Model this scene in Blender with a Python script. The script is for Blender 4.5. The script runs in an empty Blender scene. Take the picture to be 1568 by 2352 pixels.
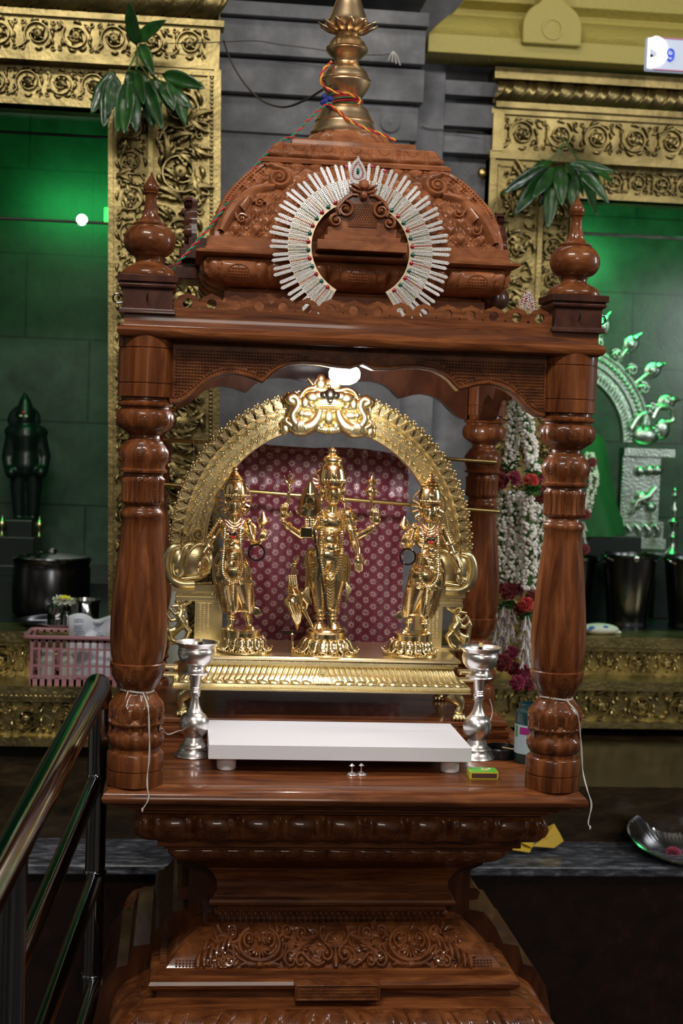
import bpy, math, random
import numpy as np
from mathutils import Vector, Matrix, noise
S = bpy.context.scene
C = S.collection
pi = math.pi
R = math.radians
sin, cos = math.sin, math.cos

# ------------------------------------------------------------------ camera, world, lights, exposure
F_PX = 3400.0
YAW, PITCH, ROLL = R(6.05), R(3.09), R(2.05)
CAM = Vector((-0.29, -2.5, 1.5))
FWD = Vector((sin(YAW)*cos(PITCH), cos(YAW)*cos(PITCH), -sin(PITCH)))
r0 = Vector((cos(YAW), -sin(YAW), 0)); u0 = r0.cross(FWD)
RT = r0*cos(ROLL) + u0*sin(ROLL); UP = -r0*sin(ROLL) + u0*cos(ROLL)
cd = bpy.data.cameras.new('camera'); cam = bpy.data.objects.new('camera', cd); C.objects.link(cam)
m = Matrix.Identity(4)
for i in range(3):
    m[i][0] = RT[i]; m[i][1] = UP[i]; m[i][2] = -FWD[i]; m[i][3] = CAM[i]
cam.matrix_world = m
cd.sensor_fit = 'VERTICAL'; cd.sensor_height = 36.0; cd.lens = F_PX/2352*36.0
cd.clip_start = 0.05; cd.clip_end = 60
cd.dof.use_dof = True; cd.dof.focus_distance = 2.62; cd.dof.aperture_fstop = 6.5
S.camera = cam
S.view_settings.view_transform = 'Standard'
S.view_settings.look = 'None'
S.view_settings.gamma = 1.0
S.view_settings.exposure = 0.0

w = bpy.data.worlds.new('world'); S.world = w; w.use_nodes = True
# the hall around: dim, with bright noise patches added for the metals to reflect
_n = w.node_tree.nodes; _l = w.node_tree.links
_tc = _n.new('ShaderNodeTexCoord'); _nz = _n.new('ShaderNodeTexNoise'); _nz.inputs['Scale'].default_value = 2.6; _nz.inputs['Detail'].default_value = 3.0
_cr = _n.new('ShaderNodeValToRGB'); _e = _cr.color_ramp.elements
_e[0].position = 0.44; _e[0].color = (0.010, 0.009, 0.008, 1); _e[1].position = 0.66; _e[1].color = (0.62, 0.55, 0.44, 1)
_l.new(_tc.outputs['Generated'], _nz.inputs['Vector']); _l.new(_nz.outputs['Fac'], _cr.inputs['Fac']); _l.new(_cr.outputs['Color'], _n['Background'].inputs[0])
_n['Background'].inputs[1].default_value = 0.42

def area(name, loc, aim, sx, sy, power, col=(1, 1, 1), spread=None):
    l = bpy.data.lights.new(name, 'AREA'); l.shape = 'RECTANGLE'; l.size = sx; l.size_y = sy
    l.energy = power; l.color = col
    if spread: l.spread = R(spread)
    o = bpy.data.objects.new(name, l); C.objects.link(o); o.location = loc
    o.rotation_euler = (Vector(aim)-Vector(loc)).to_track_quat('-Z', 'Y').to_euler()
    return o
def point(name, loc, power, col=(1, 1, 1), rad=0.03):
    l = bpy.data.lights.new(name, 'POINT'); l.energy = power; l.color = col; l.shadow_soft_size = rad
    o = bpy.data.objects.new(name, l); C.objects.link(o); o.location = loc
    return o
area('ceiling_tube_light_front', (-0.8, -1.7, 3.6), (0, 0.3, 1.2), 1.2, 0.22, 52, (1, 0.96, 0.90))
area('ceiling_tube_light_right', (1.6, -1.2, 3.3), (0.2, 0.8, 1.4), 0.9, 0.12, 22, (1, 0.96, 0.9))
area('ceiling_panel_light', (0.0, 0.9, 3.6), (0.0, 1.8, 0.8), 1.6, 0.3, 7, (1, 0.93, 0.82))
area('hall_fill_light', (0.0, -4.6, 2.9), (0.1, 1.5, 1.5), 1.0, 0.6, 26, (1, 0.94, 0.86))  # added frontal fill so the gold statues have something bright to reflect
area('side_fill_light', (2.9, 0.3, 2.2), (0.4, 0.9, 1.2), 0.25, 0.9, 22, (0.95, 0.97, 1.0))  # added side fill for the garland and right pillar, no window there
point('shrine_bulb_light', (0.0, 0.27, 1.575), 8.0, (0.98, 0.98, 1.0), 0.028)
area('niche_light_left', (-0.75, 1.85, 2.42), (-0.72, 2.95, 1.6), 0.4, 0.1, 3.6, (0.05, 1.0, 0.20))
area('niche_light_right', (1.30, 2.42, 2.32), (1.5, 3.3, 1.5), 0.6, 0.1, 8.5, (0.08, 1.0, 0.24))

# ------------------------------------------------------------------ helpers
def ray(px, py):
    return FWD + RT*((px-784)/F_PX) + UP*((1176-py)/F_PX)
def aty(px, py, Y):
    d = ray(px, py); t = (Y-CAM.y)/d.y; return CAM + d*t
def atz(px, py, Z):
    d = ray(px, py); t = (Z-CAM.z)/d.z; return CAM + d*t

MATS = {}
def mat(name, base, rough=0.5, metal=0.0, coat=0.0, coat_rough=0.15, emit=None, estr=0, ior=None, trans=0, spec=None, sheen=0):
    mt = bpy.data.materials.new(name); mt.use_nodes = True
    b = mt.node_tree.nodes['Principled BSDF']
    b.inputs['Base Color'].default_value = (*base, 1); b.inputs['Roughness'].default_value = rough
    b.inputs['Metallic'].default_value = metal
    b.inputs['Coat Weight'].default_value = coat; b.inputs['Coat Roughness'].default_value = coat_rough
    if emit: b.inputs['Emission Color'].default_value = (*emit, 1); b.inputs['Emission Strength'].default_value = estr
    if trans: b.inputs['Transmission Weight'].default_value = trans
    if spec is not None: b.inputs['Specular IOR Level'].default_value = spec
    if sheen: b.inputs['Sheen Weight'].default_value = sheen
    MATS[name] = mt
    return mt
def N(mt, t, **kw):
    n = mt.node_tree.nodes.new(t)
    for k, v in kw.items():
        if k.startswith('_'): setattr(n, k[1:], v)
        else: n.inputs[k.replace('__', ' ')].default_value = v
    return n
def lk(mt, a, b): mt.node_tree.links.new(a, b)
def coords(mt, scale=(1, 1, 1), out='Object'):
    tc = N(mt, 'ShaderNodeTexCoord'); mp = N(mt, 'ShaderNodeMapping'); mp.inputs['Scale'].default_value = scale
    lk(mt, tc.outputs[out], mp.inputs['Vector']); return mp.outputs['Vector']
def ramp(mt, fac, stops):
    r_ = N(mt, 'ShaderNodeValToRGB'); e = r_.color_ramp.elements
    while len(e) > 1: e.remove(e[-1])
    e[0].position = stops[0][0]; e[0].color = (*stops[0][1], 1)
    for p, c in stops[1:]:
        n = e.new(p); n.color = (*c, 1)
    lk(mt, fac, r_.inputs['Fac']); return r_.outputs['Color']
def bsdf(mt): return mt.node_tree.nodes['Principled BSDF']
def bump(mt, h, strength=0.3, dist=0.002):
    b = N(mt, 'ShaderNodeBump'); b.inputs['Strength'].default_value = strength; b.inputs['Distance'].default_value = dist
    lk(mt, h, b.inputs['Height']); lk(mt, b.outputs['Normal'], bsdf(mt).inputs['Normal'])
def wood(name, c0, c1, c2, scale=(1, 1, 1), rough=0.38, coat=0.32):
    mt = mat(name, c1, rough, 0, coat, 0.07, spec=0.15)
    v = coords(mt, scale)
    n1 = N(mt, 'ShaderNodeTexNoise', Scale=9.0, Detail=6.0, Roughness=0.6, Distortion=0.8); lk(mt, v, n1.inputs['Vector'])
    col = ramp(mt, n1.outputs['Fac'], [(0.28, c0), (0.5, c1), (0.72, c2)])
    lk(mt, col, bsdf(mt).inputs['Base Color'])
    n2 = N(mt, 'ShaderNodeTexNoise', Scale=60.0, Detail=4.0); lk(mt, v, n2.inputs['Vector'])
    bump(mt, n2.outputs['Fac'], 0.18, 0.001)
    return mt
WD = ((0.046, 0.011, 0.004), (0.136, 0.039, 0.011), (0.27, 0.090, 0.028))
wood('wood_x', *WD, scale=(0.8, 6, 9))
wood('wood_z', *WD, scale=(7, 7, 0.7))
wood('wood_carved', (0.048, 0.012, 0.004), (0.138, 0.041, 0.012), (0.24, 0.080, 0.024), scale=(3, 4, 4), rough=0.34, coat=0.42)
wood('wood_roof', (0.13, 0.040, 0.015), (0.25, 0.086, 0.034), (0.37, 0.135, 0.055), scale=(2, 3, 4), rough=0.4, coat=0.3)
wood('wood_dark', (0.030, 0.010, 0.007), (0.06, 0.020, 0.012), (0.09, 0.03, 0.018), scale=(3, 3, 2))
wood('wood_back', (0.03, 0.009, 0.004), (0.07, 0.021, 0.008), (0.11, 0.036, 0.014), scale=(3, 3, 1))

def metal(name, c, rough, bs=0, bscale=300, var=0.0, dist=0.0008, kind='V'):
    mt = mat(name, c, rough, 1.0)
    if bs:
        v = coords(mt)
        if kind == 'V':
            t = N(mt, 'ShaderNodeTexVoronoi', Scale=bscale); o = t.outputs['Distance']
        else:
            t = N(mt, 'ShaderNodeTexNoise', Scale=bscale, Detail=3.0); o = t.outputs['Fac']
        lk(mt, v, t.inputs['Vector'])
        bump(mt, o, bs, dist)
    if var:
        v = coords(mt)
        t = N(mt, 'ShaderNodeTexNoise', Scale=14.0, Detail=5.0); lk(mt, v, t.inputs['Vector'])
        col = ramp(mt, t.outputs['Fac'], [(0.3, tuple(x*(1-var) for x in c)), (0.7, c)])
        lk(mt, col, bsdf(mt).inputs['Base Color'])
    return mt
metal('gold', (1.0, 0.79, 0.42), 0.18, 0.12, 420, 0.0, 0.0005)
metal('gold_fine', (1.0, 0.82, 0.46), 0.14)
metal('brass', (0.95, 0.80, 0.44), 0.29, 0.14, 380, 0.25, 0.0006)
metal('brass_plain', (0.80, 0.58, 0.34), 0.34, 0, 0, 0.2)
metal('brass_rod', (0.55, 0.42, 0.16), 0.3)
metal('gilt', (0.42, 0.33, 0.14), 0.42, 0.35, 90, 0.6, 0.004, 'N')
metal('gilt_sill', (0.60, 0.49, 0.22), 0.32, 0.5, 90, 0.6, 0.004, 'N')
metal('silver', (0.90, 0.87, 0.85), 0.30, 0.10, 120, 0.12, 0.0006, 'N')
metal('steel', (0.42, 0.43, 0.45), 0.12)
metal('steel_dark', (0.10, 0.105, 0.115), 0.24)
metal('steel_rail', (0.30, 0.31, 0.33), 0.12, 0.06, 30, 0.2, 0.002, 'N')
metal('silver_green', (0.55, 0.66, 0.58), 0.32, 0.5, 120, 0.3, 0.003, 'N')
metal('pewter_dark', (0.16, 0.15, 0.12), 0.3)
mat('strass', (0.88, 0.86, 0.85), 0.10, 0.45, 0.5, 0.05)
mat('strass_plate', (0.62, 0.50, 0.34), 0.3, 0.8)
mat('ruby', (0.30, 0.004, 0.012), 0.08, 0.1, 1.0, 0.03)
mat('emerald', (0.0, 0.07, 0.055), 0.08, 0.1, 1.0, 0.03)
mat('pink_gem', (0.7, 0.06, 0.2), 0.1, 0.1, 1.0, 0.03)
mat('black_gloss', (0.006, 0.006, 0.007), 0.12, 0, 0.8, 0.05)
mat('red_gloss', (0.6, 0.03, 0.02), 0.2, 0, 0.8, 0.05)
mat('white_thread', (0.62, 0.58, 0.52), 0.8)
mat('red_thread', (0.45, 0.02, 0.03), 0.6)
mat('green_thread', (0.01, 0.20, 0.09), 0.6)
mat('yellow_thread', (0.75, 0.36, 0.03), 0.6)
mat('blue_thread', (0.01, 0.02, 0.20), 0.7)
mat('rope_brown', (0.045, 0.035, 0.026), 0.9)
mat('wick', (0.65, 0.60, 0.22), 0.6)
mat('oil', (0.25, 0.16, 0.04), 0.1, 0, 0.5)
mat('board_white', (0.82, 0.82, 0.87), 0.38, 0, 0.2)
mat('foot_white', (0.70, 0.66, 0.68), 0.4)
mat('match_green', (0.08, 0.42, 0.03), 0.45)
mat('match_yellow', (0.62, 0.55, 0.04), 0.45)
mat('match_striker', (0.10, 0.035, 0.03), 0.9)
mat('match_wood', (0.70, 0.50, 0.25), 0.7)
mat('teal_plastic', (0.012, 0.05, 0.055), 0.25, 0, 0.3)
mat('label_paper', (0.45, 0.60, 0.66), 0.5)
mat('label_magenta', (0.35, 0.02, 0.22), 0.5)
mat('label_green', (0.12, 0.32, 0.10), 0.5)
mat('black_plastic', (0.006, 0.006, 0.007), 0.3)
mat('pink_plastic', (0.36, 0.17, 0.19), 0.4, 0, 0.2)
mat('paper', (0.62, 0.66, 0.72), 0.7)
mat('ink', (0.10, 0.13, 0.28), 0.8)
mat('petal_white', (0.80, 0.82, 0.70), 0.6)
mat('bud_white', (0.93, 0.92, 0.84), 0.55)
mat('tuberose', (0.74, 0.68, 0.66), 0.5)
mat('flower_yellow', (0.85, 0.75, 0.02), 0.6)
mat('greenery', (0.035, 0.12, 0.012), 0.5)
mat('rose_dark', (0.20, 0.002, 0.010), 0.55, sheen=0.3)
mat('rose_orange', (0.52, 0.022, 0.010), 0.5, sheen=0.3)
mat('rose_magenta', (0.30, 0.004, 0.055), 0.5, sheen=0.3)
mat('yellow_paper', (0.62, 0.40, 0.03), 0.6)
mat('pouch', (0.60, 0.62, 0.55), 0.7)
mat('pouch_blue', (0.06, 0.18, 0.5), 0.7)
mat('bulb', (1, 1, 1), 0.4, emit=(0.93, 0.96, 1.0), estr=14)
mat('sign_white', (0.9, 0.9, 0.9), 0.4, emit=(1, 1, 1), estr=1.6)
mat('sign_grey', (0.40, 0.45, 0.55), 0.4, emit=(0.55, 0.62, 0.80), estr=0.35)
mat('sign_blue', (0.02, 0.07, 0.6), 0.4, emit=(0.02, 0.08, 0.7), estr=0.4)
mat('sign_pink', (0.5, 0.12, 0.25), 0.4)
mat('niche_reflection_glow', (1, 1, 1), 0.4, emit=(0.75, 1.0, 0.8), estr=9)  # bright reflection in the left niche, put in as emission
mat('niche_green', (0.1, 1, 0.2), 0.4, emit=(0.02, 1.0, 0.08), estr=2.5)
mat('black_stone', (0.006, 0.012, 0.011), 0.35)
mat('green_cloth', (0.003, 0.085, 0.015), 0.7)
mat('eye_white', (0.7, 0.7, 0.55), 0.5)
mat('yellow_paint', (0.42, 0.35, 0.085), 0.5)
_m = MATS['yellow_paint']; _v = coords(_m)
_t = N(_m, 'ShaderNodeTexNoise', Scale=60.0, Detail=4.0); lk(_m, _v, _t.inputs['Vector']); bump(_m, _t.outputs['Fac'], 0.7, 0.006)
# leaf
_m = mat('mango_leaf', (0.015, 0.085, 0.012), 0.33, 0, 0.25)
_v = coords(_m); _t = N(_m, 'ShaderNodeTexNoise', Scale=18.0, Detail=3.0); lk(_m, _v, _t.inputs['Vector'])
lk(_m, ramp(_m, _t.outputs['Fac'], [(0.3, (0.005, 0.028, 0.006)), (0.6, (0.014, 0.072, 0.010)), (0.8, (0.03, 0.12, 0.015))]), bsdf(_m).inputs['Base Color'])
# stones
def stone(name, stops, scale=6, rough=0.6, vscale=(1, 1, 1), dist=0.0, bs=0.3):
    mt = mat(name, stops[0][1], rough)
    v = coords(mt, vscale); t = N(mt, 'ShaderNodeTexNoise', Scale=float(scale), Detail=9.0, Roughness=0.65, Distortion=dist)
    lk(mt, v, t.inputs['Vector']); lk(mt, ramp(mt, t.outputs['Fac'], stops), bsdf(mt).inputs['Base Color'])
    t2 = N(mt, 'ShaderNodeTexNoise', Scale=90.0, Detail=5.0); lk(mt, v, t2.inputs['Vector'])
    bump(mt, t2.outputs['Fac'], bs, 0.003)
    return mt
stone('grey_stone', [(0.25, (0.070, 0.071, 0.078)), (0.5, (0.145, 0.147, 0.158)), (0.75, (0.27, 0.27, 0.285))], 7, 0.7)
stone('shelf_granite', [(0.35, (0.016, 0.018, 0.024)), (0.52, (0.075, 0.082, 0.10)), (0.68, (0.30, 0.31, 0.35))], 7, 0.25, (2.5, 9, 9), 0.6, 0.05)
stone('brown_granite', [(0.3, (0.004, 0.0025, 0.002)), (0.6, (0.018, 0.006, 0.004)), (0.8, (0.040, 0.012, 0.006))], 22, 0.3, (1, 1, 1), 0.2, 0.04)
stone('ledge_granite', [(0.3, (0.007, 0.005, 0.003)), (0.55, (0.035, 0.022, 0.010)), (0.8, (0.08, 0.05, 0.02))], 5, 0.22, (2, 2, 8), 0.4, 0.04)
stone('floor_stone', [(0.3, (0.02, 0.018, 0.016)), (0.7, (0.06, 0.05, 0.045))], 6, 0.3)
_m = stone('niche_tile', [(0.3, (0.035, 0.050, 0.040)), (0.55, (0.065, 0.095, 0.075)), (0.8, (0.11, 0.15, 0.12))], 9, 0.25, (1, 1, 1), 0.2, 0.08)
_br = N(_m, 'ShaderNodeTexBrick', Scale=1.0); _br.offset = 0.5
_br.inputs['Color1'].default_value = (1, 1, 1, 1); _br.inputs['Color2'].default_value = (0.86, 0.86, 0.86, 1); _br.inputs['Mortar'].default_value = (0.45, 0.45, 0.45, 1)
_br.inputs['Mortar Size'].default_value = 0.004; _br.inputs['Brick Width'].default_value = 0.46; _br.inputs['Row Height'].default_value = 0.30
_tc = N(_m, 'ShaderNodeTexCoord'); _sx = N(_m, 'ShaderNodeSeparateXYZ'); _cx = N(_m, 'ShaderNodeCombineXYZ')
_ad = N(_m, 'ShaderNodeMath', _operation='ADD')
lk(_m, _tc.outputs['Object'], _sx.inputs[0]); lk(_m, _sx.outputs['X'], _ad.inputs[0]); lk(_m, _sx.outputs['Y'], _ad.inputs[1])
lk(_m, _ad.outputs[0], _cx.inputs['X']); lk(_m, _sx.outputs['Z'], _cx.inputs['Y']); lk(_m, _cx.outputs[0], _br.inputs['Vector'])
_mx = N(_m, 'ShaderNodeMix', _data_type='RGBA', _blend_type='MULTIPLY'); _mx.inputs[0].default_value = 1
_old = bsdf(_m).inputs['Base Color'].links[0].from_socket
lk(_m, _old, _mx.inputs[6]); lk(_m, _br.outputs['Color'], _mx.inputs[7]); lk(_m, _mx.outputs[2], bsdf(_m).inputs['Base Color'])
# brocade cloth: maroon with woven silver flowers
_m = mat('brocade', (0.15, 0.01, 0.03), 0.45, 0, 0, sheen=0.4)
def mth(op, a, b=None, c=None):
    n = N(_m, 'ShaderNodeMath', _operation=op)
    for i, x in enumerate((a, b, c)):
        if x is None: continue
        if isinstance(x, (int, float)): n.inputs[i].default_value = x
        else: lk(_m, x, n.inputs[i])
    return n.outputs[0]
_tc = N(_m, 'ShaderNodeTexCoord'); _uv = N(_m, 'ShaderNodeSeparateXYZ'); lk(_m, _tc.outputs['UV'], _uv.inputs[0])
_X = mth('MULTIPLY', _uv.outputs['X'], 1/0.031); _Y = mth('MULTIPLY', _uv.outputs['Y'], 1/0.0274)
_fa = mth('SUBTRACT', mth('FRACT', mth('ADD', mth('ADD', _X, _Y), 40.0)), 0.5); _fb = mth('SUBTRACT', mth('FRACT', mth('ADD', mth('SUBTRACT', _X, _Y), 40.0)), 0.5)
_fu = mth('MULTIPLY', mth('ADD', _fa, _fb), 0.0155/0.0110*0.5); _fv = mth('MULTIPLY', mth('SUBTRACT', _fa, _fb), 0.0137/0.0110*0.5)
_rr = mth('SQRT', mth('ADD', mth('MULTIPLY', _fu, _fu), mth('MULTIPLY', _fv, _fv)))
_an = mth('ARCTAN2', _fv, _fu)
_pet = mth('ADD', mth('MULTIPLY', mth('COSINE', mth('MULTIPLY', _an, 8.0)), 0.075), 0.285)
_m1 = mth('LESS_THAN', _rr, _pet); _m2 = mth('GREATER_THAN', _rr, 0.09)
_mask = mth('MULTIPLY', _m1, _m2)
_nz = N(_m, 'ShaderNodeTexNoise', Scale=600.0, Detail=2.0); lk(_m, _tc.outputs['Object'], _nz.inputs['Vector'])
_mask = mth('MULTIPLY', _mask, mth('MULTIPLY', mth('GREATER_THAN', _nz.outputs['Fac'], 0.46), 0.8))
_thin = mth('MULTIPLY', mth('GREATER_THAN', _nz.outputs['Fac'], 0.66), 0.18); _mask = mth('MAXIMUM', _mask, _thin)
_mx = N(_m, 'ShaderNodeMix', _data_type='RGBA'); lk(_m, _mask, _mx.inputs[0])
_mx.inputs[6].default_value = (0.115, 0.004, 0.018, 1); _mx.inputs[7].default_value = (0.55, 0.40, 0.38, 1)
lk(_m, _mx.outputs[2], bsdf(_m).inputs['Base Color']); lk(_m, mth('MULTIPLY', _mask, 0.4), bsdf(_m).inputs['Metallic'])

# ------------------------------------------------------------------ mesh builder
class MB:
    def __init__(s): s.v = []; s.f = []; s.uv = None
    def add(s, vs, fs):
        b = len(s.v); s.v.extend([tuple(p) for p in vs]); s.f.extend([tuple(i+b for i in f) for f in fs]); return s
    def box(s, x0, x1, y0, y1, z0, z1):
        vs = [(x, y, z) for z in (z0, z1) for y in (y0, y1) for x in (x0, x1)]
        return s.add(vs, [(0, 2, 3, 1), (4, 5, 7, 6), (0, 1, 5, 4), (2, 6, 7, 3), (0, 4, 6, 2), (1, 3, 7, 5)])
    def lathe(s, prof, c=(0, 0, 0), n=40, mod=None, cap=True, axis=None, start=0.0):
        vs = []; fs = []
        M = axis
        for j, (r, z) in enumerate(prof):
            for i in range(n):
                a = start+2*pi*i/n; rr = r*(mod(a, r, z) if mod else 1)
                p = Vector((rr*cos(a), rr*sin(a), z))
                if M: p = M @ p
                vs.append((p.x+c[0], p.y+c[1], p.z+c[2]))
        m_ = len(prof)
        for j in range(m_-1):
            for i in range(n):
                k = (i+1) % n
                fs.append((j*n+i, j*n+k, (j+1)*n+k, (j+1)*n+i))
        if cap:
            fs.append(tuple(range(n-1, -1, -1))); fs.append(tuple((m_-1)*n+i for i in range(n)))
        return s.add(vs, fs)
    def tube(s, pts, r, n=8, closed=False, flat=1.0):
        P = [Vector(p) for p in pts]; m_ = len(P)
        rs = r if hasattr(r, '__len__') else [r]*m_
        T = []
        for i in range(m_):
            if closed: t = P[(i+1) % m_]-P[i-1]
            else: t = P[min(i+1, m_-1)]-P[max(i-1, 0)]
            T.append(t.normalized() if t.length > 1e-9 else Vector((0, 0, 1)))
        ref = Vector((0, 1, 0)) if abs(T[0].y) < 0.9 else Vector((1, 0, 0))
        nrm = (ref-T[0]*ref.dot(T[0])).normalized(); vs = []; fs = []
        for i in range(m_):
            nrm = (nrm-T[i]*nrm.dot(T[i]))
            nrm = nrm.normalized() if nrm.length > 1e-6 else Vector((1, 0, 0))
            b = T[i].cross(nrm)
            for k in range(n):
                a = 2*pi*k/n; vs.append(P[i]+nrm*(cos(a)*rs[i]*flat)+b*(sin(a)*rs[i]))
        for i in range(m_ if closed else m_-1):
            i2 = (i+1) % m_
            for k in range(n):
                k2 = (k+1) % n; fs.append((i*n+k, i*n+k2, i2*n+k2, i2*n+k))
        if not closed:
            fs.append(tuple(range(n-1, -1, -1))); fs.append(tuple((m_-1)*n+k for k in range(n)))
        return s.add(vs, fs)
    def ell(s, c, r, n=12, m_=8, rot=None):
        if not hasattr(r, '__len__'): r = (r, r, r)
        vs = []; fs = []; c = Vector(c)
        def P(x, y, z):
            p = Vector((x*r[0], y*r[1], z*r[2]))
            return (rot @ p if rot else p)+c
        vs.append(P(0, 0, -1))
        for j in range(1, m_):
            t = -pi/2+pi*j/m_
            for i in range(n):
                a = 2*pi*i/n; vs.append(P(cos(t)*cos(a), cos(t)*sin(a), sin(t)))
        vs.append(P(0, 0, 1)); e = len(vs)-1
        for i in range(n):
            k = (i+1) % n
            fs.append((0, 1+k, 1+i)); fs.append((e, 1+(m_-2)*n+i, 1+(m_-2)*n+k))
            for j in range(m_-2): fs.append((1+j*n+i, 1+j*n+k, 1+(j+1)*n+k, 1+(j+1)*n+i))
        return s.add(vs, fs)
    def cap(s, p0, p1, ra, rb, n=12):
        p0 = Vector(p0); p1 = Vector(p1); d = (p1-p0)
        L = d.length
        if L < 1e-6: return s.ell(p0, ra, n)
        q = d.normalized().to_track_quat('Z', 'Y').to_matrix()
        pr = [(ra*cos(t), ra*sin(t)) for t in (R(-85), R(-60), R(-30), 0)]+[(rb*cos(t), L+rb*sin(t)) for t in (0, R(30), R(60), R(85))]
        return s.lathe(pr, p0, n, axis=q)
    def chain(s, pts, rs, n=12):
        for i in range(len(pts)-1): s.cap(pts[i], pts[i+1], rs[i], rs[i+1], n)
        return s
    def prism(s, poly, y0, y1):
        n = len(poly); vs = [(x, y0, z) for x, z in poly]+[(x, y1, z) for x, z in poly]
        fs = [tuple(range(n)), tuple(range(2*n-1, n-1, -1))]+[(i, i+n, (i+1) % n+n, (i+1) % n) for i in range(n)]
        return s.add(vs, fs)
    def grid(s, fn, nu, nv, uvs=None):
        vs = [fn(i/nu, j/nv) for j in range(nv+1) for i in range(nu+1)]
        fs = [(j*(nu+1)+i, j*(nu+1)+i+1, (j+1)*(nu+1)+i+1, (j+1)*(nu+1)+i) for j in range(nv) for i in range(nu)]
        if uvs: s.uv = uvs
        return s.add(vs, fs)
    def sq(s, prof, cx=0, cy=0.36, ns=1, disp=None, cap=True, dy=0.0):
        # square moulding: rings of half width w at height z, each side cut in ns, disp(u, t, w, z) pushes outward
        vs = []; fs = []; m_ = len(prof); n = 4*ns
        for j, (w_, z) in enumerate(prof):
            t = j/max(1, m_-1)
            for sd in range(4):
                for i in range(ns):
                    a = -1+2*i/ns; u = a*w_; d = disp(u, t, w_, z) if disp else 0
                    if disp and i == 0: d = 0
                    dz = 0
                    if isinstance(d, tuple): d, dz = d
                    W = w_+d
                    x, y = [(u, -W), (W, u), (-u, W), (-W, -u)][sd]
                    vs.append((cx+x, cy+y*(1+dy), z+dz))
        for j in range(m_-1):
            for i in range(n):
                k = (i+1) % n; fs.append((j*n+i, j*n+k, (j+1)*n+k, (j+1)*n+i))
        if cap:
            fs.append(tuple(range(n-1, -1, -1))); fs.append(tuple((m_-1)*n+i for i in range(n)))
        return s.add(vs, fs)
    # ---- relief work: everything in (u, v) of a surface, d = height above it
    def relief(s, pts, wd, h, mp, sec=((-1, -0.3), (-0.75, 0.45), (-0.3, 0.92), (0.3, 0.92), (0.75, 0.45), (1, -0.3))):
        n = len(pts); vs = []; fs = []
        for i, (u, v) in enumerate(pts):
            a = pts[max(0, i-1)]; b = pts[min(n-1, i+1)]
            tu, tv = b[0]-a[0], b[1]-a[1]; L = math.hypot(tu, tv) or 1e-9; nu, nv = -tv/L, tu/L
            t = i/(n-1); ww = wd(t) if callable(wd) else wd; hh = h(t) if callable(h) else h
            for c, e in sec: vs.append(mp(u+nu*ww*c, v+nv*ww*c, hh*e))
        k = len(sec)
        for i in range(n-1):
            for c in range(k-1): fs.append((i*k+c, i*k+c+1, (i+1)*k+c+1, (i+1)*k+c))
        return s.add(vs, fs)
    def blob(s, u, v, ru, rv, h, mp, ang=0, n=8):
        vs = [mp(u, v, h)]; fs = []; ca, sa = cos(ang), sin(ang)
        rings = ((0.55, 0.86), (0.88, 0.45), (1.0, -0.3))
        for q, e in rings:
            for i in range(n):
                a = 2*pi*i/n; x, y = ru*q*cos(a), rv*q*sin(a)
                vs.append(mp(u+x*ca-y*sa, v+x*sa+y*ca, h*e))
        for i in range(n):
            k = (i+1) % n; fs.append((0, 1+i, 1+k))
            for j in range(2): fs.append((1+j*n+i, 1+(j+1)*n+i, 1+(j+1)*n+k, 1+j*n+k))
        return s.add(vs, fs)
    def leafr(s, u, v, ang, L, W, h, mp, bend=0.6, n=7):
        pts = []; a = ang
        for i in range(n+1):
            pts.append((u, v)); u += cos(a)*L/n; v += sin(a)*L/n; a += bend/n
        return s.relief(pts, lambda t: W*(sin(pi*min(1, 0.12+t*0.88))**0.8)+W*0.04, lambda t: h*(0.4+0.6*sin(pi*(0.15+0.7*t))), mp)
    def curl(s, u, v, Rr, a0, turns, dr, wd, h, mp, rend=0.12, n=None):
        n = n or int(14*turns)+4; pts = []
        for i in range(n+1):
            t = i/n; r_ = Rr*(1-t*(1-rend)); a = a0+dr*2*pi*turns*t; pts.append((u+r_*cos(a), v+r_*sin(a)))
        s.relief(pts, lambda t: wd*(1-0.45*t), lambda t: h*(1-0.2*t), mp)
        s.blob(u, v, Rr*rend*1.7, Rr*rend*1.7, h*1.25, mp)
        return pts
    def build(s, name, material, parent=None, smooth=True, ang=40, bev=0, mods=None, kind=None, label=None):
        me = bpy.data.meshes.new(name); me.from_pydata(s.v, [], s.f); me.update()
        me.materials.append(MATS[material])
        if s.uv:
            ul = me.uv_layers.new(name='UVMap')
            for l in me.loops: ul.data[l.index].uv = s.uv[l.vertex_index]
        if smooth:
            me.polygons.foreach_set('use_smooth', [True]*len(me.polygons)); me.set_sharp_from_angle(angle=R(ang))
        o = bpy.data.objects.new(name, me); C.objects.link(o)
        if parent is not None:
            o.parent = parent
            if parent.type == 'EMPTY': o.matrix_parent_inverse = Matrix.Translation(-parent.location)
        if bev:
            b = o.modifiers.new('bevel', 'BEVEL'); b.width = bev; b.segments = 2; b.limit_method = 'ANGLE'; b.angle_limit = R(40)
        if mods: mods(o)
        if kind: o['kind'] = kind
        if label: o['label'] = label
        return o

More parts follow.
